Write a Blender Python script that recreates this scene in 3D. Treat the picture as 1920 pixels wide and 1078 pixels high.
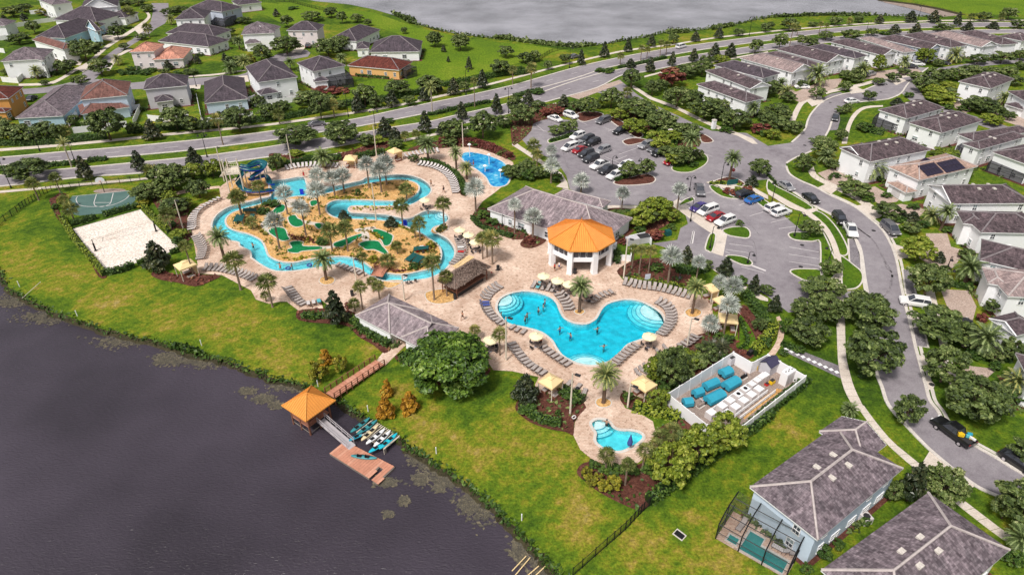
import bpy,bmesh,math,random
import numpy as np
from mathutils import Vector,Matrix,geometry

random.seed(7)
RNG = np.random.default_rng(11)
for o in list(bpy.data.objects):
 bpy.data.objects.remove(o)
SC = bpy.context.scene
COL = SC.collection

# ------------------------------------------------------------------ camera
H,PITCH,FPX = 66.0,math.radians(33.0),1280.0
cam_d = bpy.data.cameras.new('camera')
cam = bpy.data.objects.new('camera',cam_d)
COL.objects.link(cam)
cam.location = (0,0,H)
cam.rotation_euler = (math.pi / 2 - PITCH,0,0)
cam_d.sensor_width = 36
cam_d.lens = FPX / 1920 * 36
cam_d.clip_end = 6000
SC.camera = cam

# ------------------------------------------------------------------ light
SUN_EL,SUN_AZ = math.radians(56),math.radians(215)      # azimuth clockwise from +y (north)
W = bpy.data.worlds.new('World')
SC.world = W
W.use_nodes = True
nt = W.node_tree
nt.nodes.clear()
sky = nt.nodes.new('ShaderNodeTexSky')
sky.sky_type = 'NISHITA'
sky.sun_disc = False
sky.sun_elevation = SUN_EL
sky.sun_rotation = SUN_AZ
sky.air_density = 1.0
sky.dust_density = 4.0
sky.ozone_density = 1.0
hs = nt.nodes.new('ShaderNodeHueSaturation')             # an overcast, nearly white sky
hs.inputs['Saturation'].default_value = 0.22
bgn = nt.nodes.new('ShaderNodeBackground')
bgn.inputs['Strength'].default_value = 0.055
wo = nt.nodes.new('ShaderNodeOutputWorld')
nt.links.new(sky.outputs[0],hs.inputs['Color'])
nt.links.new(hs.outputs[0],bgn.inputs['Color'])
nt.links.new(bgn.outputs[0],wo.inputs['Surface'])
sun_d = bpy.data.lights.new('sun','SUN')
sun_d.energy = 1.5
sun_d.angle = math.radians(10)
sun_d.color = (1.0,0.95,0.88)
sun = bpy.data.objects.new('sun',sun_d)
COL.objects.link(sun)
sdir = Vector((math.sin(SUN_AZ) * math.cos(SUN_EL),math.cos(SUN_AZ) * math.cos(SUN_EL),math.sin(SUN_EL)))
sun.rotation_euler = sdir.to_track_quat('Z','Y').to_euler()
sun.location = sdir * 300
vs = SC.view_settings
vs.view_transform = 'Standard'
vs.look = 'None'
vs.exposure = 1.06
vs.gamma = 1
vs.use_curve_mapping = False
SC.cycles.max_bounces = 6
SC.cycles.transparent_max_bounces = 12
SC.cycles.sample_clamp_indirect = 6

# ------------------------------------------------------------------ survey helpers: photo pixel -> place on the ground
SP,CP = math.sin(PITCH),math.cos(PITCH)
def P(u,v,z=0.0):
 a = (u - 960) / FPX
 b = (v - 539) / FPX
 t = (z - H) / (-SP - b * CP)
 return Vector((a * t,(CP - b * SP) * t,z))
def proj(p):
 x,y,z = p[0],p[1],p[2] - H
 d = y * CP - z * SP
 return 960 + FPX * x / d,539 + FPX * (-(y * SP + z * CP)) / d
def ppm(p):                                             # pixels per metre at a place
 return FPX / (p[1] * CP - (p[2] - H) * SP)
def zat(p,v):                                          # height above p that shows at image row v
 b = (v - 539) / FPX
 return max(0.3,H + p[1] * (-b * CP - SP) / (CP - b * SP))
S4,S6 = 1916 / 480,1916 / 320
CROP = {'r1': (0,0,S4),'r2': (480,0,S4),'r3': (960,0,S4),'r4': (1440,0,S4),'r5': (0,250,S4),'r6': (480,250,S4),
  'r7': (960,250,S4),'r8': (1440,250,S4),'s1': (0,500,S4),'s2': (480,500,S4),'s3': (960,500,S4),
  's4': (1440,500,S4),'s6': (480,700,S4),'s7': (960,760,1627 / 480),'s8': (1340,760,1920 / 580),
  't1': (1290,60,S6),'t2': (1600,30,S6),'t3': (1600,130,S6),'t4': (1600,280,S6),'t5': (1600,440,S6),
  't6': (1600,600,S6),'t7': (0,0,S6),'t8': (260,0,S6),'g1': (640,390,1916 / 240),'g2': (420,290,1916 / 240),
  'g3': (1240,640,1910 / 280),'g4': (1000,390,1916 / 240),'g5': (520,715,1916 / 240),'g6': (860,530,1916 / 240),
  'f': (0,0,1)}
def px(c,x,y):
 o = CROP[c]
 return o[0] + x / o[2],o[1] + y / o[2]
def G(c,x,y,z=0.0):
 return P(*px(c,x,y),z)
def GL(c,pts,z=0.0):
 return [G(c,x,y,z) for x,y in pts]

# ------------------------------------------------------------------ materials
def lin(r,g,b):
 f = lambda c: c / 12.92 if c <= 0.04045 else ((c + 0.055) / 1.055) ** 2.4
 return (f(r / 255),f(g / 255),f(b / 255),1)
def new_mat(name):
 m = bpy.data.materials.new(name)
 m.use_nodes = True
 return m,m.node_tree,m.node_tree.nodes['Principled BSDF']
def ramp(t,stops):
 r = t.nodes.new('ShaderNodeValToRGB')
 e = r.color_ramp.elements
 while len(e) < len(stops):
  e.new(0.5)
 for i,(p,c) in enumerate(stops):
  e[i].position = p
  e[i].color = c if len(c) == 4 else (*c,1)
 return r
def noise(t,scale,detail=4,rough=0.6,vec=None,dist=0.0):
 n = t.nodes.new('ShaderNodeTexNoise')
 n.inputs['Scale'].default_value = scale
 n.inputs['Detail'].default_value = detail
 n.inputs['Roughness'].default_value = rough
 n.inputs['Distortion'].default_value = dist
 if vec is not None:
  t.links.new(vec,n.inputs['Vector'])
 return n
def mixc(t,fac,a,b,mode='MIX'):
 m = t.nodes.new('ShaderNodeMix')
 m.data_type = 'RGBA'
 m.blend_type = mode
 for s,x in ((0,fac),(6,a),(7,b)):
  if hasattr(x,'is_output'):
   t.links.new(x,m.inputs[s])
  else:
   m.inputs[s].default_value = x
 return m.outputs[2]
def math1(t,op,a,b=0.0):
 m = t.nodes.new('ShaderNodeMath')
 m.operation = op
 for i,x in enumerate((a,b)):
  if hasattr(x,'is_output'):
   t.links.new(x,m.inputs[i])
  else:
   m.inputs[i].default_value = x
 return m.outputs[0]
def ocoord(t):
 return t.nodes.new('ShaderNodeTexCoord').outputs['Object']
def bump(t,b,h,strength=0.3,dist=0.1):
 n = t.nodes.new('ShaderNodeBump')
 n.inputs['Strength'].default_value = strength
 n.inputs['Distance'].default_value = dist
 t.links.new(h,n.inputs['Height'])
 t.links.new(n.outputs[0],b.inputs['Normal'])
def flat(name,c,rough=0.6,var=0.12,scale=1.5,metal=0.0,spec=0.3):
 m,t,b = new_mat(name)
 n = noise(t,scale,5,0.65,ocoord(t))
 r = ramp(t,[(0.25,tuple(x * (1 - var) for x in c[:3])),(0.75,tuple(min(1,x * (1 + var)) for x in c[:3]))])
 t.links.new(n.outputs[0],r.inputs[0])
 t.links.new(r.outputs[0],b.inputs['Base Color'])
 b.inputs['Roughness'].default_value = rough
 b.inputs['Metallic'].default_value = metal
 b.inputs['Specular IOR Level'].default_value = spec
 return m
def mottled(name,stops,s1,s2,s3=None,rough=0.9,bs=0.25,w2=0.35,k=.5,mow=0,dry=()):
 m,t,b = new_mat(name)
 oc = ocoord(t)
 n1 = noise(t,s1,6,0.65,oc,0.4)
 n2 = noise(t,s2,5,0.7,oc)
 f = math1(t,'ADD',math1(t,'MULTIPLY',n1.outputs[0],1 - w2),math1(t,'MULTIPLY',n2.outputs[0],w2))
 for u,v,rad,amp in dry:                          # parched (or lusher) patches of ground, each at its own place
  d = t.nodes.new('ShaderNodeVectorMath')
  d.operation = 'DISTANCE'
  t.links.new(oc,d.inputs[0])
  d.inputs[1].default_value = P(u,v)
  mr = t.nodes.new('ShaderNodeMapRange')
  mr.interpolation_type = 'SMOOTHSTEP'
  mr.inputs[1].default_value,mr.inputs[2].default_value = 0,rad
  mr.inputs[3].default_value,mr.inputs[4].default_value = amp,0
  t.links.new(d.outputs['Value'],mr.inputs[0])
  f = math1(t,'ADD',f,mr.outputs[0])
 r = ramp(t,stops)
 t.links.new(f,r.inputs[0])
 col = r.outputs[0]
 if s3:
  n3 = noise(t,s3,3,0.75,oc)
  rr = ramp(t,[(0.3,(1 - k,) * 3),(0.7,(1 + k,) * 3)])
  t.links.new(n3.outputs[0],rr.inputs[0])
  col = mixc(t,1.0,col,rr.outputs[0],'MULTIPLY')
  bump(t,b,n3.outputs[0],bs,0.15)
 if mow:                                             # faint mowing stripes
  mp = t.nodes.new('ShaderNodeMapping')
  mp.inputs['Rotation'].default_value = (0,0,math.radians(mow))
  t.links.new(oc,mp.inputs[0])
  wv = t.nodes.new('ShaderNodeTexWave')
  wv.inputs['Scale'].default_value = .22
  wv.inputs['Distortion'].default_value = 3.5
  wv.inputs['Detail'].default_value = 3
  wv.inputs['Detail Scale'].default_value = .6
  t.links.new(mp.outputs[0],wv.inputs[0])
  rw = ramp(t,[(0.2,(.92,.94,.92)),(0.8,(1.07,1.05,1.05))])
  t.links.new(wv.outputs[1],rw.inputs[0])
  col = mixc(t,1.0,col,rw.outputs[0],'MULTIPLY')
 t.links.new(col,b.inputs['Base Color'])
 b.inputs['Roughness'].default_value = rough
 b.inputs['Specular IOR Level'].default_value = 0.15
 return m

M = {}
M['grass'] = mottled('grass',[(0.35,(.022,.050,.007)),(0.44,(.054,.105,.008)),(0.51,(.100,.160,.010)),(0.565,(.17,.19,.014)),(0.62,(.26,.205,.035)),(0.70,(.36,.27,.11))],0.045,0.6,2.8,0.95,0.7,0.42,.5,40,
 [(60,460,9,.06),(40,500,8,.05),(110,525,9,.10),(213,562,10,.11),(313,588,9,.10),(426,613,9,.09),(543,650,6,.06),(560,560,6,-.05),(690,640,5,.05),(818,818,6,.11),(885,855,7,.10),(893,750,6,-.07),(740,745,5,.05),(760,720,4,.07),(800,770,5,.06),(1019,857,7,.06),(1093,937,5,.10),(1080,990,6,.12),(1137,1055,6,.05),
  (960,770,6,.05),(930,730,5,-.06),(1211,1010,5,.11),(1250,1060,5,.06),(1308,966,4,.08),(1358,1055,5,.12),(1400,850,9,-.04),(1520,760,9,-.05),(1180,1060,5,.05),(1490,680,6,.03),(20,420,9,.04),(130,430,7,-.05)])
M['far_grass'] = mottled('far_grass',[(0.3,(.06,.12,.010)),(0.5,(.115,.19,.010)),(0.65,(.18,.23,.02)),(0.8,(.25,.22,.06))],0.03,0.4,1.6,0.95,0.4)
M['lawn'] = mottled('lawn',[(0.3,(.026,.065,.007)),(0.5,(.06,.125,.008)),(0.65,(.11,.17,.010)),(0.8,(.19,.18,.025))],0.12,0.8,3.0,0.95,0.5)
M['asphalt'] = mottled('asphalt',[(0.32,(.165,.145,.16)),(0.45,(.24,.215,.235)),(0.55,(.28,.255,.273)),(0.7,(.35,.32,.335))],0.08,0.6,5.0,0.9,0.1,0.45,.16)
M['old_asphalt'] = mottled('old_asphalt',[(0.3,(.13,.115,.13)),(0.5,(.21,.19,.205)),(0.7,(.29,.26,.27))],0.3,1.2,5.0,0.9,0.15,0.5)
M['concrete'] = mottled('concrete',[(0.3,(.50,.43,.37)),(0.5,(.62,.54,.47)),(0.7,(.70,.63,.57))],0.3,1.4,6.0,0.85,0.1,.35,.2)
M['kerb'] = mottled('kerb',[(0.3,(.50,.45,.41)),(0.7,(.70,.65,.60))],0.5,2.0,6.0,0.85,0.1,.35,.2)
M['sand'] = mottled('sand',[(0.3,(.63,.52,.44)),(0.5,(.76,.67,.60)),(0.7,(.84,.77,.72))],0.18,1.0,3.0,0.95,0.6,0.5)
M['golf_sand'] = mottled('golf_sand',[(0.3,(.44,.225,.08)),(0.5,(.60,.35,.135)),(0.7,(.70,.49,.25))],0.22,1.1,3.0,0.95,0.5,0.5)
M['mulch'] = mottled('mulch',[(0.3,(.045,.017,.014)),(0.5,(.12,.045,.032)),(0.7,(.22,.10,.075))],0.5,2.2,7.0,0.95,0.9,0.6)
M['driveway'] = mottled('driveway',[(0.3,(.33,.24,.20)),(0.5,(.43,.33,.28)),(0.7,(.52,.42,.37))],0.4,2.5,6.0,0.9,0.2,0.5)
M['court'] = mottled('court',[(0.3,(.065,.125,.115)),(0.6,(.10,.17,.155)),(0.8,(.14,.21,.19))],0.3,1.4,None,0.8)
M['turf'] = mottled('turf',[(0.3,(.004,.14,.045)),(0.7,(.012,.22,.08))],0.5,3.0,8.0,0.95,0.3)
M['bank'] = mottled('bank',[(0.3,(.02,.018,.012)),(0.7,(.07,.06,.03))],0.8,3.0,5.0,0.9,0.6)
M['gravel'] = mottled('gravel',[(0.3,(.20,.15,.13)),(0.7,(.40,.32,.28))],0.6,2.5,6.0,0.95,0.5)
M['plaster'] = flat('plaster',(.76,.84,.86),0.7,0.30,0.9)  # strong mottling stands in for caustics and murk of the rippling water
M['splash_blue'] = mottled('splash_blue',[(0.36,(.004,.10,.36)),(0.47,(.015,.24,.55)),(0.54,(.05,.40,.66)),(0.62,(.30,.58,.74)),(0.7,(.50,.68,.76))],0.35,0.9,None,0.25)
def m_deck():
 m,t,b = new_mat('brick_paving')
 oc = ocoord(t)
 br = t.nodes.new('ShaderNodeTexBrick')
 br.inputs['Scale'].default_value = 1.0
 br.inputs['Brick Width'].default_value = 0.42
 br.inputs['Row Height'].default_value = 0.28
 br.inputs['Mortar Size'].default_value = 0.012
 br.inputs['Color1'].default_value = (.70,.56,.47,1)
 br.inputs['Color2'].default_value = (.60,.44,.355,1)
 br.inputs['Mortar'].default_value = (.40,.27,.21,1)
 br.inputs['Bias'].default_value = 0.1
 t.links.new(oc,br.inputs['Vector'])
 n = noise(t,0.16,6,0.7,oc,0.5)
 r = ramp(t,[(0.32,(.76,.68,.62)),(0.5,(1.0,.97,.93)),(0.66,(1.26,1.28,1.27))])
 t.links.new(n.outputs[0],r.inputs[0])
 n2 = noise(t,1.7,5,0.8,oc)
 r2 = ramp(t,[(0.36,(.52,.45,.40)),(0.46,(1,1,1)),(0.6,(1.0,1.0,1.0)),(0.72,(1.22,1.2,1.17))])
 t.links.new(n2.outputs[0],r2.inputs[0])
 c = mixc(t,1.0,mixc(t,1.0,br.outputs[0],r.outputs[0],'MULTIPLY'),r2.outputs[0],'MULTIPLY')
 t.links.new(c,b.inputs['Base Color'])
 b.inputs['Roughness'].default_value = 0.85
 b.inputs['Specular IOR Level'].default_value = 0.2
 bump(t,b,br.outputs[1],-0.15,0.02)
 return m
M['deck'] = m_deck()
def m_lake(name,base,bscale,rough,streak):
 m,t,b = new_mat(name)
 oc = ocoord(t)
 mp = t.nodes.new('ShaderNodeMapping')
 mp.inputs['Rotation'].default_value = (0,0,math.radians(-28))
 mp.inputs['Scale'].default_value = (1.0,2.2,1)
 t.links.new(oc,mp.inputs[0])
 n1 = noise(t,bscale,3,0.65,mp.outputs[0],0.3)
 n2 = noise(t,0.05,3,0.5,oc)
 f = math1(t,'ADD',n1.outputs[0],math1(t,'MULTIPLY',n2.outputs[0],0.6))
 bump(t,b,f,0.55,streak)
 n3 = noise(t,0.03,3,0.6,oc)
 r = ramp(t,[(0.3,tuple(x * 0.6 for x in base)),(0.7,tuple(x * 1.5 for x in base))])
 t.links.new(n3.outputs[0],r.inputs[0])
 t.links.new(r.outputs[0],b.inputs['Base Color'])
 b.inputs['Roughness'].default_value = rough
 b.inputs['IOR'].default_value = 1.33
 b.inputs['Specular IOR Level'].default_value = 0.6
 return m
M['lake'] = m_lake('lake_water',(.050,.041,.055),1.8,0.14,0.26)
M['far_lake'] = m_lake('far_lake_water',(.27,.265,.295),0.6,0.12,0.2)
def m_pool(name,dens,col):
 m,t,b = new_mat(name)
 t.nodes.remove(b)
 oc = ocoord(t)
 n = noise(t,0.9,4,0.6,oc,0.6)
 bp = t.nodes.new('ShaderNodeBump')
 bp.inputs['Strength'].default_value = 0.8
 bp.inputs['Distance'].default_value = 0.35
 t.links.new(n.outputs[0],bp.inputs['Height'])
 fr = t.nodes.new('ShaderNodeFresnel')
 fr.inputs[0].default_value = 1.33
 t.links.new(bp.outputs[0],fr.inputs['Normal'])
 tr = t.nodes.new('ShaderNodeBsdfTransparent')
 gl = t.nodes.new('ShaderNodeBsdfGlossy')
 gl.inputs['Roughness'].default_value = 0.06
 t.links.new(bp.outputs[0],gl.inputs['Normal'])
 mx = t.nodes.new('ShaderNodeMixShader')
 t.links.new(fr.outputs[0],mx.inputs[0])
 t.links.new(tr.outputs[0],mx.inputs[1])
 t.links.new(gl.outputs[0],mx.inputs[2])
 va = t.nodes.new('ShaderNodeVolumeAbsorption')
 va.inputs['Color'].default_value = (*col,1)
 va.inputs['Density'].default_value = dens
 out = t.nodes['Material Output']
 t.links.new(mx.outputs[0],out.inputs['Surface'])
 t.links.new(va.outputs[0],out.inputs['Volume'])
 return m
M['pool_water'] = m_pool('pool_water',1.15,(.02,.905,.965))
M['river_water'] = m_pool('river_water',0.75,(.10,.86,.93))
M['lanai_water'] = m_pool('dark_pool_water',1.3,(.05,.72,.72))
def m_roof(name,c1,c2,light,grey=0.0):
 m,t,b = new_mat(name)
 uv = t.nodes.new('ShaderNodeUVMap').outputs[0]
 br = t.nodes.new('ShaderNodeTexBrick')
 br.inputs['Scale'].default_value = 1.0
 br.inputs['Brick Width'].default_value = 0.36
 br.inputs['Row Height'].default_value = 0.27
 br.inputs['Mortar Size'].default_value = 0.02
 br.inputs['Mortar Smooth'].default_value = 0.4
 br.inputs['Color1'].default_value = (*c1,1)
 br.inputs['Color2'].default_value = (*c2,1)
 br.inputs['Mortar'].default_value = (*[x * 0.55 for x in c1],1)
 t.links.new(uv,br.inputs['Vector'])
 oc = ocoord(t)
 n = noise(t,0.35,6,0.7,oc,0.6)
 r = ramp(t,[(0.36,(1,1,1)),(0.52,(1.25,1.2,1.2)),(0.70,light)])
 t.links.new(n.outputs[0],r.inputs[0])
 mp = t.nodes.new('ShaderNodeMapping')
 mp.inputs['Scale'].default_value = (2.2,0.5,1)
 t.links.new(uv,mp.inputs[0])
 n2 = noise(t,1.0,4,0.7,mp.outputs[0])
 r2 = ramp(t,[(0.32,(.55,.53,.55)),(0.5,(1,.98,1)),(0.68,(1.65,1.6,1.62))])
 t.links.new(n2.outputs[0],r2.inputs[0])
 c = mixc(t,1.0,mixc(t,1.0,br.outputs[0],r.outputs[0],'MULTIPLY'),r2.outputs[0],'MULTIPLY')
 t.links.new(c,b.inputs['Base Color'])
 b.inputs['Roughness'].default_value = 0.85
 b.inputs['Specular IOR Level'].default_value = 0.2
 bump(t,b,br.outputs[1],-0.4,0.04)
 return m
M['roof_grey'] = m_roof('roof_grey',(.175,.15,.163),(.078,.064,.073),(1.8,1.75,1.75))
M['roof_dark'] = m_roof('roof_dark',(.075,.063,.075),(.05,.042,.05),(1.6,1.5,1.5))
M['roof_plum'] = m_roof('roof_plum',(.108,.084,.09),(.046,.036,.040),(2.1,2.0,2.0))
M['roof_light'] = m_roof('roof_light',(.28,.225,.215),(.20,.16,.155),(1.5,1.45,1.4))
M['roof_tan'] = m_roof('roof_tan',(.36,.26,.21),(.27,.19,.155),(1.35,1.3,1.25))
M['roof_brown'] = m_roof('roof_brown',(.17,.088,.072),(.12,.062,.052),(1.5,1.4,1.4))
M['roof_red'] = m_roof('roof_red',(.115,.035,.026),(.085,.026,.02),(1.4,1.3,1.2))
M['roof_salmon'] = m_roof('roof_salmon',(.46,.235,.17),(.37,.18,.13),(1.3,1.25,1.2))
M['roof_shed'] = m_roof('roof_shed',(.25,.215,.225),(.16,.135,.145),(1.55,1.5,1.5))
M['cap'] = flat('ridge_cap',(.46,.40,.39),0.85,0.25)
M['cap_dark'] = flat('ridge_cap_dark',(.22,.19,.20),0.85,0.25)
M['white'] = flat('white_render',(.87,.87,.89),0.8,0.05,0.6)
M['white_trim'] = flat('white_trim',(.83,.82,.83),0.55,0.03)
M['wall_blue'] = flat('pale_blue_render',(.56,.66,.78),0.8,0.05)
M['wall_aqua'] = flat('aqua_render',(.40,.56,.66),0.8,0.05)
M['wall_grey'] = flat('grey_render',(.52,.50,.53),0.8,0.05)
M['wall_pink'] = flat('blush_render',(.74,.66,.66),0.8,0.05)
M['wall_orange'] = flat('orange_render',(.62,.30,.085),0.8,0.06)
M['wall_peach'] = flat('peach_render',(.74,.42,.17),0.8,0.06)
M['wall_lilac'] = flat('grey_blue_siding',(.52,.56,.66),0.8,0.05)
M['glass'] = flat('window_glass',(.05,.055,.07),0.12,0.3,0.8,0,0.6)
M['blind'] = flat('window_blind',(.28,.34,.36),0.3,0.2,0.8)
M['door'] = flat('painted_door',(.62,.60,.60),0.5,0.05)
M['orange_metal'] = flat('orange_metal_roof',(.72,.30,.06),0.42,0.16,0.5,0.0,0.4)
M['orange_seam'] = flat('orange_seam',(.62,.20,.03),0.45,0.08)
M['wood'] = flat('brown_wood',(.23,.095,.06),0.75,0.3,2.0)
M['plank'] = flat('salmon_plank',(.52,.235,.155),0.8,0.2,2.0)
M['plank2'] = flat('pale_plank',(.58,.29,.20),0.8,0.2,2.0)
M['pile'] = flat('grey_timber',(.20,.17,.15),0.85,0.3,3.0)
M['alu'] = flat('grey_aluminium',(.50,.46,.48),0.5,0.1,1.0,0.2)
M['black'] = flat('black_metal',(.012,.012,.014),0.5,0.2)
M['dark'] = flat('dark_grey',(.035,.033,.036),0.6,0.2)
M['cream_pole'] = flat('cream_concrete_pole',(.66,.58,.48),0.7,0.08)
M['canopy'] = flat('sand_canvas',(.80,.60,.32),0.8,0.05)
M['umbrella'] = flat('cream_canvas',(.86,.76,.50),0.8,0.05)
M['sling'] = flat('tan_sling',(.40,.35,.33),0.75,0.12)
M['sling_pale'] = flat('pale_sling',(.62,.57,.56),0.75,0.1)
M['frame'] = flat('bronze_frame',(.13,.10,.095),0.55,0.1)
M['thatch'] = mottled('thatch',[(0.3,(.11,.075,.06)),(0.5,(.25,.18,.15)),(0.7,(.42,.33,.29))],1.2,5.0,9.0,0.95,1.0,0.6)
M['tank_blue'] = flat('teal_blue_cover',(.035,.33,.47),0.5,0.12)
M['slide_blue'] = flat('royal_blue_slide',(.012,.045,.62),0.3,0.08)
M['slide_teal'] = flat('dark_teal_slide',(.01,.10,.13),0.3,0.15)
M['bench_green'] = flat('dark_green_slats',(.01,.085,.085),0.55,0.15)
M['red'] = flat('red_plastic',(.50,.02,.02),0.5,0.1)
M['yellow'] = flat('yellow_plastic',(.75,.48,.02),0.5,0.1)
M['navy'] = flat('navy_shingle',(.05,.045,.09),0.7,0.15)
M['solar'] = flat('solar_cell',(.022,.016,.035),0.25,0.3,0.7,0,0.5)
M['skin'] = flat('skin',(.45,.24,.16),0.6,0.08)
M['hair'] = flat('dark_hair',(.03,.018,.012),0.7,0.2)
M['cloth_red'] = flat('red_cloth',(.50,.03,.03),0.8,0.1)
M['cloth_white'] = flat('white_cloth',(.75,.73,.72),0.8,0.05)
M['cloth_blue'] = flat('blue_cloth',(.06,.09,.30),0.8,0.1)
M['cloth_black'] = flat('black_cloth',(.02,.02,.025),0.8,0.1)
M['cloth_orange'] = flat('orange_cloth',(.75,.14,.03),0.8,0.1)
M['cloth_teal'] = flat('teal_cloth',(.10,.42,.48),0.8,0.1)
M['paint'] = flat('road_paint',(.62,.58,.58),0.8,0.15,3.0)
M['paint_yellow'] = flat('yellow_paint',(.62,.42,.10),0.8,0.15,3.0)
M['trunk'] = flat('bark',(.13,.085,.06),0.95,0.35,5.0)
M['palm_trunk'] = flat('palm_bark',(.22,.16,.12),0.95,0.35,5.0)
M['pale_trunk'] = flat('pale_palm_bark',(.42,.35,.29),0.95,0.25,5.0)
def m_leaf(name,stops,rough=0.55,spec=0.35):
 m,t,b = new_mat(name)
 a = t.nodes.new('ShaderNodeAttribute')
 a.attribute_name = 'tint'
 oi = t.nodes.new('ShaderNodeObjectInfo')
 f = math1(t,'ADD',math1(t,'MULTIPLY',a.outputs['Fac'],0.78),math1(t,'MULTIPLY',oi.outputs['Random'],0.22))
 r = ramp(t,stops)
 t.links.new(f,r.inputs[0])
 t.links.new(r.outputs[0],b.inputs['Base Color'])
 b.inputs['Roughness'].default_value = rough
 b.inputs['Specular IOR Level'].default_value = spec
 return m
M['leaf_oak'] = m_leaf('leaf_oak',[(0.0,(.014,.024,.008)),(0.35,(.050,.078,.018)),(0.65,(.115,.158,.038)),(0.85,(.22,.265,.085)),(1.0,(.34,.35,.16))])
M['leaf_cone'] = m_leaf('leaf_magnolia',[(0.0,(.008,.015,.007)),(0.5,(.03,.045,.018)),(0.8,(.08,.085,.035)),(1.0,(.18,.15,.07))],0.4,0.5)
M['leaf_light'] = m_leaf('leaf_light',[(0.0,(.03,.05,.008)),(0.45,(.12,.17,.012)),(0.75,(.25,.29,.03)),(1.0,(.42,.42,.09))])
M['leaf_ficus'] = m_leaf('leaf_ficus',[(0.0,(.012,.030,.006)),(0.4,(.045,.095,.010)),(0.7,(.13,.22,.022)),(1.0,(.30,.38,.09))],0.45,0.4)
M['leaf_hedge'] = m_leaf('leaf_hedge',[(0.0,(.012,.03,.006)),(0.5,(.04,.085,.012)),(0.85,(.10,.16,.02)),(1.0,(.2,.25,.05))])
M['leaf_lime'] = m_leaf('leaf_lime',[(0.0,(.07,.10,.008)),(0.5,(.17,.22,.015)),(0.9,(.32,.35,.04)),(1.0,(.42,.42,.09))])
M['leaf_rust'] = m_leaf('leaf_rust',[(0.0,(.12,.05,.006)),(0.5,(.36,.17,.012)),(0.85,(.52,.29,.03)),(1.0,(.30,.31,.04))])
M['leaf_olive'] = m_leaf('leaf_olive',[(0.0,(.05,.05,.006)),(0.5,(.19,.19,.012)),(0.85,(.36,.30,.03)),(1.0,(.45,.33,.05))])
M['leaf_redbush'] = m_leaf('leaf_copper',[(0.0,(.05,.012,.01)),(0.5,(.14,.035,.028)),(0.85,(.26,.09,.05)),(1.0,(.10,.14,.03))])
M['leaf_sabal'] = m_leaf('leaf_fan_palm',[(0.0,(.035,.05,.014)),(0.4,(.13,.165,.04)),(0.7,(.30,.33,.11)),(1.0,(.50,.38,.11))])
M['leaf_date'] = m_leaf('leaf_date_palm',[(0.0,(.03,.05,.016)),(0.45,(.11,.16,.045)),(0.75,(.25,.30,.12)),(1.0,(.50,.38,.07))])
M['leaf_silver'] = m_leaf('leaf_silver_palm',[(0.0,(.10,.11,.09)),(0.4,(.30,.33,.295)),(0.7,(.62,.65,.60)),(1.0,(.70,.68,.60))])
M['algae'] = m_leaf('pond_algae',[(0.0,(.06,.055,.05)),(0.6,(.10,.09,.07)),(1.0,(.17,.145,.10))],.8,.1)
def m_screen(name,op):
 m,t,b = new_mat(name)
 t.nodes.remove(b)
 d = t.nodes.new('ShaderNodeBsdfDiffuse')
 d.inputs[0].default_value = (.05,.048,.06,1)
 tr = t.nodes.new('ShaderNodeBsdfTransparent')
 mx = t.nodes.new('ShaderNodeMixShader')
 mx.inputs[0].default_value = op
 t.links.new(tr.outputs[0],mx.inputs[1])
 t.links.new(d.outputs[0],mx.inputs[2])
 t.links.new(mx.outputs[0],t.nodes['Material Output'].inputs['Surface'])
 return m
M['screen'] = m_screen('insect_screen',.24)
M['screen_shade'] = m_screen('insect_screen_shade',.62)  # extra density paints in the shade inside the distant porches
M['lanai_tile'] = flat('teal_pool',(.035,.25,.235),.12,.15,.5,0,.5)
def car_paint(name,c,metal=0.3):
 m,t,b = new_mat(name)
 b.inputs['Base Color'].default_value = (*c,1)
 b.inputs['Roughness'].default_value = 0.32
 b.inputs['Metallic'].default_value = metal
 b.inputs['Coat Weight'].default_value = 0.6
 return m
PAINT = {k: car_paint('paint_' + k,c,m) for k,c,m in (
 ('white',(.78,.77,.77),0),('black',(.010,.010,.012),0.1),('dark grey',(.05,.05,.058),.4),('silver',(.46,.45,.47),.5),
 ('grey',(.19,.185,.20),.4),('red',(.36,.012,.02),.1),('blue',(.02,.16,.52),.2),('purple',(.06,.035,.22),.2))}

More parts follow.
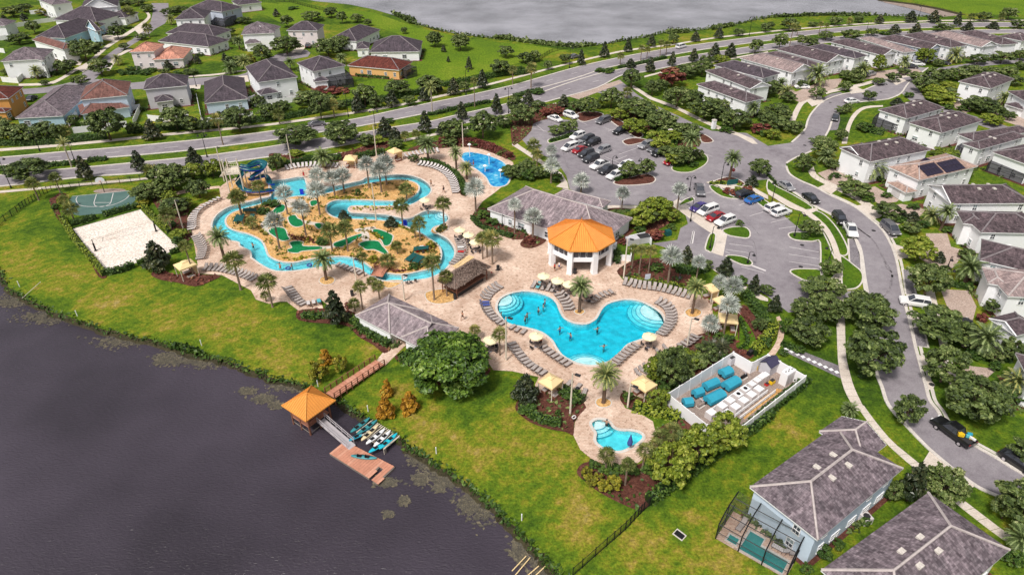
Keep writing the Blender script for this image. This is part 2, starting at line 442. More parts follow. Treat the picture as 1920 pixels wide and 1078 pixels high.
# ------------------------------------------------------------------ mesh helpers
class MB:
 def __init__(s):
  s.v,s.f,s.uv,s.t = [],[],[],[]
 def add(s,vs,fs,uvs=None,tint=None):
  o = len(s.v)
  s.v += [tuple(p) for p in vs]
  for i,f in enumerate(fs):
   s.f.append(tuple(o + k for k in f))
   s.uv.append(uvs[i] if uvs else None)
   s.t.append(tint if tint is not None else 0.5)
  return s
 def quad(s,a,b,c,d,uv=None):
  return s.add([a,b,c,d],[(0,1,2,3)],[uv] if uv else None)
 def box(s,c,d,rz=0.0,taper=1.0):
  x,y,z = d[0] / 2,d[1] / 2,d[2] / 2
  cs,sn = math.cos(rz),math.sin(rz)
  vs = []
  for k,tz in ((-z,1),(z,taper)):
   for i,j in ((-x,-y),(x,-y),(x,y),(-x,y)):
    i,j = i * tz,j * tz
    vs.append((c[0] + i * cs - j * sn,c[1] + i * sn + j * cs,c[2] + k))
  return s.add(vs,[(3,2,1,0),(4,5,6,7),(0,1,5,4),(1,2,6,5),(2,3,7,6),(3,0,4,7)])
 def prism(s,pts,z0,z1,bottom=False):
  if sum(pts[i][0] * pts[i - 1][1] - pts[i - 1][0] * pts[i][1] for i in range(len(pts))) > 0:
   pts = list(pts)[::-1]
  n = len(pts)
  vs = [(p[0],p[1],z0) for p in pts] + [(p[0],p[1],z1) for p in pts]
  fs = [(i,(i + 1) % n,n + (i + 1) % n,n + i) for i in range(n)]
  tri = geometry.tessellate_polygon([[Vector((p[0],p[1],0)) for p in pts]])
  fs += [tuple(n + k for k in t) for t in tri]
  if bottom:
   fs += [tuple(reversed(t)) for t in tri]
  return s.add(vs,fs)
 def tube(s,pts,rad,n=6,cap=True):
  pts = [Vector(p) for p in pts]
  if not hasattr(rad,'__len__'):
   rad = [rad] * len(pts)
  vs = []
  for i,p in enumerate(pts):
   d = (pts[min(i + 1,len(pts) - 1)] - pts[max(i - 1,0)]).normalized()
   a = d.cross(Vector((0,0,1)))
   if a.length < 1e-3:
    a = Vector((1,0,0))
   a.normalize()
   b = d.cross(a)
   for k in range(n):
    q = 2 * math.pi * k / n
    vs.append(p + a * math.cos(q) * rad[i] + b * math.sin(q) * rad[i])
  fs = []
  for i in range(len(pts) - 1):
   for k in range(n):
    k2 = (k + 1) % n
    fs.append((i * n + k,i * n + k2,(i + 1) * n + k2,(i + 1) * n + k))
  if cap:
   fs += [tuple(range(n))[::-1],tuple((len(pts) - 1) * n + k for k in range(n))]
  return s.add(vs,fs)
 def lathe(s,prof,n=12,c=(0,0,0)):
  vs = [(c[0] + r * math.cos(2 * math.pi * k / n),c[1] + r * math.sin(2 * math.pi * k / n),c[2] + z) for r,z in prof for k in range(n)]
  fs = [(i * n + k,i * n + (k + 1) % n,(i + 1) * n + (k + 1) % n,(i + 1) * n + k) for i in range(len(prof) - 1) for k in range(n)]
  fs.append(tuple((len(prof) - 1) * n + k for k in range(n)))
  return s.add(vs,fs)
 def mesh(s,name,mat,smooth=False):
  me = bpy.data.meshes.new(name)
  me.from_pydata(s.v,[],s.f)
  if any(u is not None for u in s.uv):
   ul = me.uv_layers.new(name='UVMap')
   k = 0
   buf = []
   for f,u in zip(s.f,s.uv):
    for j in range(len(f)):
     buf += u[j] if u else (0,0)
   ul.data.foreach_set('uv',buf)
  if any(x != 0.5 for x in s.t):
   at = me.attributes.new('tint','FLOAT','FACE')
   at.data.foreach_set('value',s.t)
  me.materials.append(M[mat] if isinstance(mat,str) else mat)
  if smooth:
   me.polygons.foreach_set('use_smooth',[True] * len(me.polygons))
  me.update()
  return me
 def build(s,name,mat,parent=None,smooth=False):
  return link(name,s.mesh(name,mat,smooth),parent)
def link(name,me,parent=None,loc=None,rz=None,scale=None):
 o = bpy.data.objects.new(name,me)
 COL.objects.link(o)
 if parent:
  o.parent = parent
 if loc is not None:
  o.location = loc
 if rz is not None:
  o.rotation_euler = (0,0,rz)
 if scale is not None:
  o.scale = scale
 return o
def tag(o,label,cat,group=None):
 o['label'] = label
 o['category'] = cat
 if group:
  o['group'] = group
 return o
def thing(name,label,cat,loc=(0,0,0),rz=0.0,group=None):
 o = link(name,None,None,loc,rz)
 return tag(o,label,cat,group)
def struct(o):
 o['kind'] = 'structure'
 return o
def stuff(o):
 o['kind'] = 'stuff'
 return o
def copy_thing(o,loc,rz,label=None,group=None,scale=None):
 def cp(x,par):
  c = x.copy()
  COL.objects.link(c)
  if par:
   c.parent = par
  for ch in list(x.children):
   cp(ch,c)
  return c
 c = cp(o,None)
 c.location = loc
 c.rotation_euler = (0,0,rz)
 if label:
  c['label'] = label
 if group:
  c['group'] = group
 if scale:
  c.scale = scale
 return c
def smooth_loop(pts,k=4,closed=True):
 pts = [Vector(p) for p in pts]
 n = len(pts)
 out = []
 rng = range(n) if closed else range(n - 1)
 for i in rng:
  g = (lambda j: pts[j % n]) if closed else (lambda j: pts[min(max(j,0),n - 1)])
  a,b,c,d = g(i - 1),g(i),g(i + 1),g(i + 2)
  for j in range(k):
   t = j / k
   out.append(0.5 * ((2 * b) + (c - a) * t + (2 * a - 5 * b + 4 * c - d) * t * t + (3 * b - a - 3 * c + d) * t ** 3))
 if not closed:
  out.append(pts[-1])
 return out
def loop_area(l):
 return sum(l[i][0] * l[(i + 1) % len(l)][1] - l[(i + 1) % len(l)][0] * l[i][1] for i in range(len(l))) / 2
def offset(loop,d,closed=True):                       # d > 0: outwards for a counter-clockwise loop
 n = len(loop)
 s = 1 if (not closed or loop_area(loop) > 0) else -1
 out = []
 for i in range(n):
  a = loop[(i - 1) % n] if closed else loop[max(i - 1,0)]
  b = loop[(i + 1) % n] if closed else loop[min(i + 1,n - 1)]
  t = Vector((b[0] - a[0],b[1] - a[1],0))
  t = t.normalized() if t.length > 1e-6 else Vector((1,0,0))
  out.append(Vector((loop[i][0] + t.y * d * s,loop[i][1] - t.x * d * s,0)))
 return out
def tri_sheet(mb,loops,z):
 vs,es = [],[]
 for l in loops:
  o = len(vs)
  vs += [Vector((p[0],p[1])) for p in l]
  es += [(o + i,o + (i + 1) % len(l)) for i in range(len(l))]
 v2,_e,f2,*_ = geometry.delaunay_2d_cdt(vs,es,[],0,1e-5)
 keep = []
 for f in f2:
  c = (sum(v2[k].x for k in f) / len(f),sum(v2[k].y for k in f) / len(f))
  if inside(c,loops[0]) and not any(inside(c,l) for l in loops[1:]):
   keep.append(tuple(f))
 mb.add([(v.x,v.y,z) for v in v2],keep)
def sheet(name,loops,mat,z,parent=None):
 mb = MB()
 tri_sheet(mb,loops,z)
 o = mb.build(name,mat,parent)
 return o if parent else struct(o)
def wall_ring(mb,loop,z0,z1,closed=True):
 n = len(loop)
 vs = [(p[0],p[1],z0) for p in loop] + [(p[0],p[1],z1) for p in loop]
 mb.add(vs,[(i,(i + 1) % n,n + (i + 1) % n,n + i) for i in range(n if closed else n - 1)])
def band(mb,loop,w,z0,z1,closed=True):             # a raised strip (kerb, coping) that follows a line
 a,b = offset(loop,w / 2,closed),offset(loop,-w / 2,closed)
 n = len(loop)
 vs = [(p.x,p.y,z) for l,z in ((a,z0),(a,z1),(b,z1),(b,z0)) for p in l]
 fs = []
 for i in range(n if closed else n - 1):
  j = (i + 1) % n
  for k in range(3):
   fs.append((k * n + i,k * n + j,(k + 1) * n + j,(k + 1) * n + i))
 mb.add(vs,fs)
def inside(p,loop):
 c = False
 n = len(loop)
 for i in range(n):
  a,b = loop[i],loop[i - 1]
  if (a[1] > p[1]) != (b[1] > p[1]) and p[0] < (b[0] - a[0]) * (p[1] - a[1]) / (b[1] - a[1]) + a[0]:
   c = not c
 return c
def scatter(loop,n):
 xs,ys = [p[0] for p in loop],[p[1] for p in loop]
 out = []
 tries = 0
 while len(out) < n and tries < n * 40:
  tries += 1
  p = (random.uniform(min(xs),max(xs)),random.uniform(min(ys),max(ys)))
  if inside(p,loop):
   out.append(p)
 return out
# ================================================================== GROUND, WATER, ROADS
near_shore = GL('f',[(-900,380),(-300,440),(-60,490),(0,507),(8,522),(25,545),(50,557),(92,577),(140,599),(190,614),(240,629),(290,638),(323,648),(361,663),
 (405,669),(436,679),(480,694),(505,703),(545,714),(578,723),(612,738),(643,754),(670,773),(705,793),(750,823),(780,843),(816,868),
 (856,890),(891,915),(921,940),(943,965),(962,986),(1001,1022),(1022,1049),(1045,1070),(1062,1090)])
near_shore = smooth_loop(near_shore,5,False)
for i,p in enumerate(near_shore):
 p.x += random.gauss(0,.16)
 p.y += random.gauss(0,.22)
near_lake = near_shore + [Vector((14,30,0)),Vector((14,-60,0)),Vector((-400,-60,0))]
far_lake = GL('f',[(592,3),(655,9),(695,17),(730,27),(778,45),(830,59),(880,67),(925,72),(960,75),(1002,80),(1065,86),(1110,85),(1150,81),(1173,75),(1210,70),
 (1248,61),(1290,59),(1336,53),(1373,47),(1393,43),(1445,32),(1553,29),(1630,29),(1700,31),(1770,32),(1812,28),(1763,16),(1715,7),(1655,0),(1580,-30),
 (1300,-75),(900,-90),(560,-60),(510,-15)])
BED_FLOOR = {}
main_pool = smooth_loop(GL('s3',[(0,435),(-60,402),(-103,340),(-112,300),(-90,245),(-20,205),(60,188),(100,185),(180,194),(250,215),(300,240),(335,280),(355,330),(390,388),(470,425),
 (560,430),(620,400),(645,370),(680,310),(740,270),(850,248),(960,262),(1060,310),(1120,360),(1142,430),(1100,490),(980,540),(870,580),(810,640),(740,700),
 (660,732),(590,740),(520,730),(470,715),(380,665),(330,600),(300,550),(220,490),(100,455)]),3)
small_pool = smooth_loop(GL('s7',[(505,112),(540,90),(590,93),(620,112),(645,142),(690,160),(760,162),(815,178),(832,205),(800,240),(750,268),(690,292),(610,285),(545,245),(531,215),(535,175),(515,145)]),4)
splash_pad = smooth_loop(GL('r6',[(1545,160),(1580,145),(1650,150),(1760,178),(1850,220),(1892,280),(1900,335),(1870,388),(1800,402),(1755,387),(1722,330),(1660,278),(1590,235),(1545,195)]),4)
r_outer = GL('r6',[(110,475),(105,430),(110,362),(220,347),(352,328),(378,385),(450,408),(600,395),(750,365),(800,352),(835,332),(1000,313),(1130,314),(1230,342),(1290,383),(1310,425),(1290,462),
 (1240,492),(1185,524),(1120,540),(900,545),(740,543),(700,553),(688,575),(712,596),(800,602),(960,611),(1030,624),(1110,640),(1165,636),(1230,600),(1280,582),(1370,583),(1420,608),(1440,640),
 (1420,667),(1370,692),(1336,708),(1330,730),(1375,762),(1430,792),(1480,858),(1481,925),(1445,985),(1390,1040),(1300,1082),(1220,1096),(1090,1112),(950,1102),(880,1074),(840,1058),(770,1012),(700,1000),(640,985),(560,985),(420,1010),(280,1030),(150,1030),
 (60,995),(-20,940)]) + GL('r5',[(1885,930),(1872,880),(1800,845),(1788,815),(1700,795),(1612,745),(1588,685),(1620,618),(1700,560),(1800,530),(1916,503)]) + GL('r6',[(40,488)])
r_inner = GL('r6',[(140,512),(240,482),(310,472),(372,472),(480,462),(600,432),(650,420),(760,392),(900,366),(1020,350),(1100,350),(1170,361),(1215,386),(1225,420),(1200,458),(1150,490),(1090,505),(1000,509),(800,502),(700,499),
 (605,503),(548,524),(527,562),(545,602),(605,632),(700,640),(940,652),(1050,672),(1160,712),(1240,750),(1300,790),(1370,840),(1391,893),(1385,945),(1350,990),(1290,1020),(1220,1036),(1090,1060),(960,1046),(890,1032),(810,972),(720,932),(560,926),
 (400,947),(280,970),(170,960),(92,920),(70,870),(42,812),(-10,778)]) + GL('r5',[(1840,752),(1760,733),(1700,700),(1684,652),(1720,606),(1800,572),(1916,540)]) + GL('r6',[(60,523)])
river_outer = smooth_loop(r_outer,3)
river_inner = smooth_loop(r_inner,3)

# lawn ground, cut for both lakes and for the basins
big = [Vector((-2500,-400,0)),Vector((2500,-400,0)),Vector((2500,4500,0)),Vector((-2500,4500,0))]
sheet('ground',[big,near_lake,far_lake,main_pool,small_pool,river_outer],'grass',0.0)
mb = MB()
for lp,d in ((near_lake,1.3),(far_lake,3.0)):
 b = offset(lp,-d)
 n = len(lp)
 vs = [(p.x,p.y,0.0) for p in lp] + [(p.x,p.y,-1.0) for p in b]
 mb.add(vs,[(i,n + i,n + (i + 1) % n,(i + 1) % n) for i in range(n)])
struct(mb.build('lake_bank','bank'))
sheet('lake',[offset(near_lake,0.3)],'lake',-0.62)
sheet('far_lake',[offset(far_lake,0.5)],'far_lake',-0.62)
sheet('lake_bed',[offset(near_lake,0.3)],'bank',-2.2)
sheet('far_meadow',[GL('f',[(400,-5),(520,8),(560,3),(600,12),(700,24),(780,52),(880,74),(1000,86),(1065,95),(1000,112),(960,122),(800,165),(720,185),(640,165),(780,128),(790,80),(690,45),(610,30),(560,60),(500,30),(380,5)])],'far_grass',0.012)
sheet('far_field',[GL('f',[(1815,27),(1720,5),(1690,-8),(2100,-30),(2200,35)])],'far_grass',0.012)

# ---- boulevard
def strip(name,top,bot,mat,z,k=4):
 return sheet(name,[smooth_loop([P(*p) for p in top],k,False) + smooth_loop([P(*p) for p in reversed(bot)],k,False)],mat,z)
bu_t = [(-260,312),(0,296),(100,287),(200,279),(300,270),(436,256),(520,245),(660,225),(730,210),(806,194),(881,179),(960,161),(1010,147),(1085,126),(1160,109),(1235,95),(1310,84),(1440,67),(1540,56),(1640,48),(1740,44),(1920,43),(2200,46)]
bu_b = [(-260,330),(0,311),(90,304),(175,298),(275,290),(350,283),(416,275),(520,262),(590,250),(670,238),(785,216),(856,201),(931,186),(970,176),(1020,164),(1080,147),(1135,129),(1198,115),(1248,106),(1323,93),(1440,77),(1540,64),(1615,58),(1703,54),(1790,52),(1920,51),(2200,54)]
bl_t = [(-260,350),(0,329),(95,320),(175,313),(250,306),(313,300),(400,291),(505,276),(590,262),(680,249),(745,238),(808,228),(850,218),(931,200),(965,191),(1010,176),(1070,155),(1123,139),(1153,133),(1185,126),(1250,113),(1323,101),(1440,84),(1540,73),(1615,66),(1703,60),(1920,56),(2200,60)]
bl_b = [(-260,372),(0,350),(95,339),(175,331),(265,325),(380,312),(480,298),(560,287),(660,270),(747,252),(827,239),(890,228),(960,212),(997,199),(1045,186),(1120,165),(1165,142),(1205,136),(1255,126),(1320,113),(1440,95),(1540,82),(1640,74),(1740,67),(1920,63),(2200,68)]
strip('boulevard',bu_t,bu_b,'asphalt',0.03)
strip('boulevard',bl_t,bl_b,'asphalt',0.03)
sheet('boulevard_crossing',[GL('f',[(972,176),(1020,163),(1080,147),(1128,132),(1118,140),(1070,156),(1012,176),(985,186)])],'asphalt',0.034)
mb = MB()
for e,s in ((bu_t,1),(bu_b,-1),(bl_t,1),(bl_b,-1)):
 l = smooth_loop([P(*p) for p in e],4,False)
 band(mb,l,0.55,0.0,0.14,False)
struct(mb.build('boulevard_kerb','kerb'))
mb = MB()                                              # lane dashes
for e1,e2 in ((bu_t,bu_b),(bl_t,bl_b)):
 l = smooth_loop([(P(*a) + P(*b)) / 2 for a,b in zip(e1,[min(e2,key=lambda q: abs(q[0] - a[0])) for a in e1])],6,False)
 acc = 0
 for a,b in zip(l[:-1],l[1:]):
  d = (b - a)
  if d.length < 0.1:
   continue
  acc += d.length
  if acc > 12:
   acc = 0
   t = d.normalized() * 1.6
   nrm = Vector((-t.y,t.x,0)).normalized() * 0.08
   c = (a + b) / 2
   mb.quad(*[(q.x,q.y,0.038) for q in (c - t - nrm,c + t - nrm,c + t + nrm,c - t + nrm)])
struct(mb.build('lane_marking','paint'))
sw_t = [(-200,292),(0,279),(104,271),(205,262),(326,249),(480,235),(600,219),(730,199),(806,183),(881,166),(960,146),(1048,123),(1110,108),(1173,94),(1260,83),(1336,71),(1440,59),(1540,50),(1640,43),(1740,39),(1790,38),(1920,38),(2200,40)]
sw_b = [(u,v + d) for (u,v),d in zip(sw_t,[5,5,5,4.5,4.5,4,4,4,4,3.5,3.5,3,3,3,2.5,2.5,2.2,2,2,2,2,2,2])]
strip('sidewalk',sw_t,sw_b,'concrete',0.035)
ns_t = [(-200,374),(0,358),(100,349),(175,342),(295,331),(430,314),(590,294),(680,279),(755,262),(828,248),(890,235),(960,218),(997,205),(1043,193)]
strip('sidewalk',ns_t,[(u,v + 4.2) for u,v in ns_t],'concrete',0.035)
ns2 = [(1208,143),(1253,132),(1336,115),(1440,97)]
strip('sidewalk',ns2,[(u,v + 3) for u,v in ns2],'concrete',0.035)

# ---- residential streets and the car park
main_l = [(1690,124),(1676,150),(1655,155),(1613,172),(1580,177),(1545,190),(1524,210),(1515,225),(1508,245),(1484,268)]
main_r = [(1740,128),(1705,155),(1690,175),(1670,185),(1653,188),(1595,195),(1572,212),(1561,225),(1552,248),(1529,279),(1490,297),(1474,307)]
lower_r = [(1474,312),(1480,326),(1498,338),(1528,351),(1553,365),(1600,387),(1630,410),(1653,430),(1670,458),(1680,485),(1687,520),(1690,538),(1698,575),(1708,613),(1716,650),(1728,695),(1736,725),(1743,750),(1758,770),(1772,793),(1817,829),(1866,857),(1920,890),(2050,960)]
lower_l = [(1440,337),(1462,346),(1488,360),(1527,386),(1563,405),(1588,428),(1603,448),(1613,470),(1620,520),(1625,548),(1630,600),(1636,650),(1643,698),(1653,725),(1666,760),(1700,799),(1742,842),(1790,882),(1830,911),(1854,923),(1920,953),(2050,1030)]
sheet('street',[smooth_loop([P(*p) for p in main_l],4,False) + GL('f',[(1440,274),(1400,250),(1335,246),(1322,285),(1330,330),(1380,345),(1420,338)]) +
     smooth_loop([P(*p) for p in lower_l],4,False) + smooth_loop([P(*p) for p in reversed(lower_r)],4,False) + smooth_loop([P(*p) for p in reversed(main_r)],4,False)],'asphalt',0.026)
sheet('street',[GL('f',[(1690,175),(1670,185),(1676,150),(1705,152),(1760,128),(1840,116),(1960,106),(1960,114),(1850,124),(1775,138),(1720,165),(1738,190),(1780,205),(1840,222),(1960,260),(1960,278),(1830,233),(1760,212),(1715,196)])],'asphalt',0.022)
car_park = GL('f',[(979,262),(996,246),(1000,231),(1030,222),(1080,227),(1120,221),(1146,226),(1170,240),(1196,257),(1232,283),(1262,300),(1290,285),(1330,272),(1345,300),(1360,330),(1395,350),(1440,381),(1470,405),(1498,428),(1520,448),(1537,455),(1537,508),(1512,530),
 (1540,545),(1580,546),(1626,545),(1626,562),(1600,556),(1582,562),(1540,580),(1478,586),(1440,556),(1380,520),(1325,500),(1290,480),(1240,462),(1222,457),(1270,450),(1276,428),(1290,420),(1281,388),(1262,378),(1240,372),(1210,385),(1135,386),(1100,370),(1068,355),(1062,330),(1042,300),(1012,290),(990,275)])
sheet('car_park',[car_park],'asphalt',0.022)
entry_l = [(1045,187),(1110,172),(1160,182),(1200,205),(1245,240),(1292,266),(1320,288)]
entry_r = [(1162,150),(1195,178),(1222,195),(1268,216),(1310,236),(1345,250)]
sheet('entry_road',[[P(*p) for p in entry_l] + [P(*p) for p in reversed(entry_r)]],'asphalt',0.019)
sheet('brick_crossing',[GL('f',[(1065,181),(1160,151),(1168,156),(1085,187)])],'driveway',0.04)
mb = MB()
for e in (main_l,main_r,lower_r):
 band(mb,smooth_loop([P(*p) for p in e],4,False),0.5,0,0.13,False)
band(mb,smooth_loop([P(*p) for p in lower_l[10:]],4,False),0.5,0,0.13,False)
band(mb,smooth_loop([P(*p) for p in lower_l[:10]],4,False),0.8,0,0.036,False)
struct(mb.build('street_kerb','kerb'))
band_lr = MB()
band(band_lr,offset(smooth_loop([P(*p) for p in lower_r[4:]],4,False),-0.75,False),0.5,0,0.034,False)
struct(band_lr.build('gutter','kerb'))

def island(name,loop,mat,hgt=0.13,kerb=0.28):
 mb = MB()
 tri_sheet(mb,[loop],hgt - 0.02)
 o = struct(mb.build(name,mat))
 k = MB()
 band(k,loop,kerb,0,hgt + 0.01)
 k.build('kerb','kerb',o)
 return o
isl = lambda c,pts: smooth_loop(GL(c,pts),3)
island('planting_island',isl('r7',[(268,65),(285,45),(400,15),(500,-5),(515,8),(480,25),(330,68),(285,78)]),'lawn')
island('planting_island',isl('r7',[(760,372),(800,348),(900,330),(960,312),(1030,312),(1068,335),(1070,360),(1030,380),(900,392),(800,390)]),'mulch')
island('planting_island',isl('r7',[(828,62),(900,40),(985,45),(1010,60),(960,75),(870,92)]),'mulch')
island('planting_island',isl('r7',[(1195,262),(1230,200),(1300,150),(1390,140),(1450,165),(1466,200),(1440,242),(1350,290),(1270,296),(1215,285)]),'lawn')
island('mulch_bed',isl('r3',[(480,880),(500,850),(600,838),(680,855),(660,880),(560,912),(510,908)]),'mulch')
island('mulch_bed',isl('r3',[(735,905),(760,880),(900,960),(980,1010),(940,1035),(850,985)]),'mulch')
island('mulch_bed',isl('r3',[(1405,1010),(1450,1015),(1505,1055),(1480,1072),(1420,1065)]),'mulch')
island('lawn_island',isl('r7',[(1480,395),(1540,400),(1640,470),(1700,478),(1760,440),(1916,520),(1916,590),(1860,540),(1780,500),(1640,490),(1560,470),(1500,430)]),'lawn')
island('mulch_bed',isl('r7',[(1515,370),(1540,350),(1640,330),(1730,370),(1735,390),(1650,398),(1560,390)]),'mulch',0.16)
island('lawn_island',isl('r7',[(1245,545),(1290,500),(1350,483),(1360,505),(1300,530)]),'lawn')
island('lawn_island',isl('r7',[(1575,728),(1650,705),(1740,705),(1780,740),(1770,785),(1690,780),(1610,762)]),'lawn')
island('lawn_island',isl('r7',[(1600,922),(1650,916),(1740,930),(1795,965),(1785,992),(1720,985),(1640,950)]),'lawn')
island('lawn_island',isl('r7',[(1480,760),(1525,765),(1500,885),(1465,882),(1445,860)]),'lawn')
island('lawn_island',isl('r8',[(152,765),(180,745),(300,740),(375,700),(440,800),(480,900),(500,950),(490,1078),(400,1078),(390,820),(330,812),(200,800)]),'lawn')
island('lawn_island',isl('s4',[(165,42),(200,22),(300,20),(390,30),(400,90),(300,110),(230,85)]),'lawn')
island('lawn_island',isl('s4',[(540,-60),(560,-70),(640,-10),(700,45),(705,110),(665,160),(600,172),(560,165),(548,80)]),'lawn')
island('lawn_island',isl('r8',[(0,355),(60,400),(180,460),(330,555),(300,575),(240,570),(100,500),(0,440)]),'lawn')
island('lawn_island',isl('r8',[(285,605),(350,582),(430,620),(520,720),(590,850),(590,910),(530,905),(470,780),(400,690)]),'lawn')
sheet('sidewalk',[smooth_loop(GL('r8',[(0,460),(160,560),(270,600),(380,690),(450,790),(490,900),(490,960),(500,1078)]) ,3,False) + smooth_loop(GL('r8',[(560,1078),(548,960),(535,900),(500,800),(430,690),(300,585),(190,530),(0,425)]),3,False)],'concrete',0.15)
sheet('sidewalk',[GL('r8',[(250,600),(360,560),(375,580),(280,620)])],'concrete',0.155)
sheet('sidewalk',[GL('r7',[(1180,530),(1240,492),(1440,620),(1610,762),(1580,922),(1488,892),(1520,770),(1400,690)])],'concrete',0.05)
sheet('sidewalk',[GL('r7',[(1450,372),(1510,355),(1620,395),(1800,405),(1916,470),(1916,500),(1760,420),(1640,430),(1530,405)])],'concrete',0.14)
sheet('sidewalk',[GL('r7',[(0,50),(75,105),(200,185),(260,235),(370,300),(415,370),(425,420),(330,400),(370,370),(340,310),(230,240),(0,90)])],'concrete',0.05)
sheet('sidewalk',[GL('r7',[(690,545),(760,540),(1000,548),(1170,520),(1190,535),(1000,565),(740,570),(690,570)])],'concrete',0.05)
sheet('sidewalk',[GL('s3',[(1450,-20),(1480,5),(1700,120),(1916,240),(1916,262),(1860,250),(1640,130)])],'concrete',0.05)
sheet('sidewalk',[GL('r3',[(905,640),(940,660),(1050,730),(1240,800),(1420,890),(1560,950),(1700,1000),(1800,1040),(1840,1080),(1800,1078),(1690,1020),(1540,970),(1400,905),(1220,815),(1030,745),(900,660)])],'concrete',0.035)
sheet('sidewalk',[smooth_loop(GL('r4',[(160,905),(210,800),(260,745),(400,690),(560,655),(680,630),(850,590),(1160,545)]),3,False) + smooth_loop(GL('r4',[(1160,562),(850,610),(690,650),(570,675),(420,712),(290,765),(245,815),(205,905)]),3,False)],'concrete',0.035)
sheet('driveway',[GL('r4',[(270,740),(390,700),(420,770),(330,800)])],'concrete',0.04)
sheet('driveway',[GL('r4',[(600,655),(640,640),(740,690),(620,705)])],'concrete',0.04)
sheet('driveway',[GL('r4',[(880,590),(960,575),(1040,605),(960,640)])],'concrete',0.04)
sheet('sidewalk',[smooth_loop(GL('r4',[(550,1078),(590,940),(640,850),(720,800),(860,790)]),3,False) + smooth_loop(GL('r4',[(860,802),(735,815),(670,860),(620,945),(590,1078)]),3,False)],'concrete',0.035)
sheet('parking_bay',[GL('r4',[(468,870),(500,838),(535,840),(540,900),(520,975),(450,980)])],'old_asphalt',0.035)
sheet('parking_bay',[GL('r4',[(390,745),(470,705),(540,692),(560,700),(430,760)])],'old_asphalt',0.035)

# streets of the estate at upper left
sheet('street',[GL('t7',[(1700,40),(1720,130),(1690,250),(1600,350),(1480,450),(1300,550),(1200,620),(1080,720),(1000,780),(930,820),(880,905),(700,950),(500,985),(250,1002),(-100,1010),(-100,1080),(290,1062),(600,1040),(900,1005),(1080,880),(1130,830),(1250,720),(1300,630),(1400,560),(1660,400),(1740,330),(1850,270),(1900,200),(1890,40)])],'asphalt',0.02)
sheet('street',[GL('t7',[(860,930),(1100,890),(1300,960),(1500,930),(1620,920)]) + GL('t8',[(80,905),(545,885),(800,868),(1110,850),(1200,825),(1330,720),(1480,650),(1560,610),(1750,590),(1880,560),(1930,600),(1900,640),(1780,660),(1640,690),(1420,800),(1250,900),(1130,920),(680,962),(300,1000)]) + GL('t7',[(1500,1005),(900,1010)])],'asphalt',0.023)
sheet('sidewalk',[smooth_loop(GL('t7',[(210,945),(540,928),(700,862),(830,780),(980,700),(1150,545),(1300,445),(1540,290),(1655,195),(1630,140)]),3,False) + smooth_loop(GL('t7',[(1660,135),(1690,200),(1570,310),(1330,465),(1185,565),(1020,715),(860,800),(720,885),(550,955),(210,968)]),3,False)],'concrete',0.035)
sheet('sidewalk',[smooth_loop(GL('t8',[(545,855),(700,845),(880,830),(1100,800),(1230,780)]),3,False) + smooth_loop(GL('t8',[(1230,795),(1100,815),(880,848),(700,862),(545,872)]),3,False)],'concrete',0.035)
for q in ([(1490,560),(1330,640),(1230,800),(1180,790),(1280,640),(1450,545)],):
 sheet('sidewalk',[GL('t7',q)],'concrete',0.034)
for c,q in (('t7',[(640,640),(700,640),(930,690),(900,740),(640,690)]),('t7',[(850,770),(990,720),(1050,740),(930,815)]),('t7',[(1060,440),(1180,400),(1420,400),(1300,470)]),('t8',[(1700,590),(1880,470),(1916,480),(1820,600)]),('t7',[(1500,330),(1640,280),(1690,300),(1560,390)]),('t8',[(1120,860),(1220,850),(1240,920),(1150,930)]),('t8',[(560,965),(700,950),(690,1000),(570,1010)])):
 sheet('driveway',[GL(c,q)],'concrete',0.04)
# right-hand verge: sidewalk slabs, aprons, driveways, parking bays
def drive(c,pts,mat='driveway',z=0.045,name='driveway'):
 return sheet(name,[GL(c,pts)],mat,z)
drive('r8',[(370,300),(480,262),(620,330),(700,345),(560,370),(530,405),(480,385)])
drive('r8',[(740,410),(800,400),(980,500),(960,515),(830,530),(740,470)])
drive('r8',[(370,408),(450,375),(535,410),(470,458)],'concrete')
drive('r8',[(645,545),(735,532),(860,610),(840,630),(785,648),(760,640)],'concrete')
drive('r8',[(835,560),(1000,530),(1180,570),(1110,660),(960,650)])
drive('r8',[(1180,750),(1340,750),(1370,850),(1480,880),(1400,990),(1300,1078),(1240,1000),(1120,930),(1200,870)])
drive('r8',[(925,825),(1010,850),(1130,930),(1020,935),(970,948)],'concrete')
drive('r4',[(60,700),(150,660),(210,690),(330,640),(440,600),(560,590),(520,655),(300,745),(240,770),(180,740)])
drive('r4',[(700,610),(800,540),(960,520),(1120,520),(1160,545),(900,590),(850,585),(740,595)])
drive('r4',[(1370,750),(1480,770),(1520,830),(1480,850),(1400,810)])
drive('r4',[(1620,800),(1760,860),(1916,880),(1916,960),(1740,900)])
drive('s4',[(1290,170),(1500,180),(1560,300),(1530,410),(1480,420),(1340,300)])
drive('s4',[(1380,420),(1500,400),(1560,480),(1560,640),(1450,600)])
drive('s4',[(1440,790),(1480,740),(1660,760),(1700,780),(1620,850),(1500,850)])
drive('s4',[(1115,652),(1190,690),(1270,720),(1330,765),(1145,760)],'concrete')
drive('s4',[(1045,330),(1100,330),(1170,390),(1150,415),(1075,418)],'concrete')
drive('s4',[(1150,790),(1200,830),(1250,885),(1240,905),(1200,925),(1188,950)],'concrete',0.042,'gutter_apron')
drive('s8',[(1335,280),(1480,390),(1620,500),(1500,550),(1440,580),(1230,560),(1200,470),(1280,370)],'concrete',0.045)
def bay(c,pts):
 l = GL(c,pts)
 sheet('parking_bay',[l],'old_asphalt',0.036)
 k = MB()
 band(k,l,0.3,0,0.05)
 struct(k.build('bay_kerb','kerb'))
bay('s4',[(1005,20),(1070,30),(1110,215),(1030,205)])
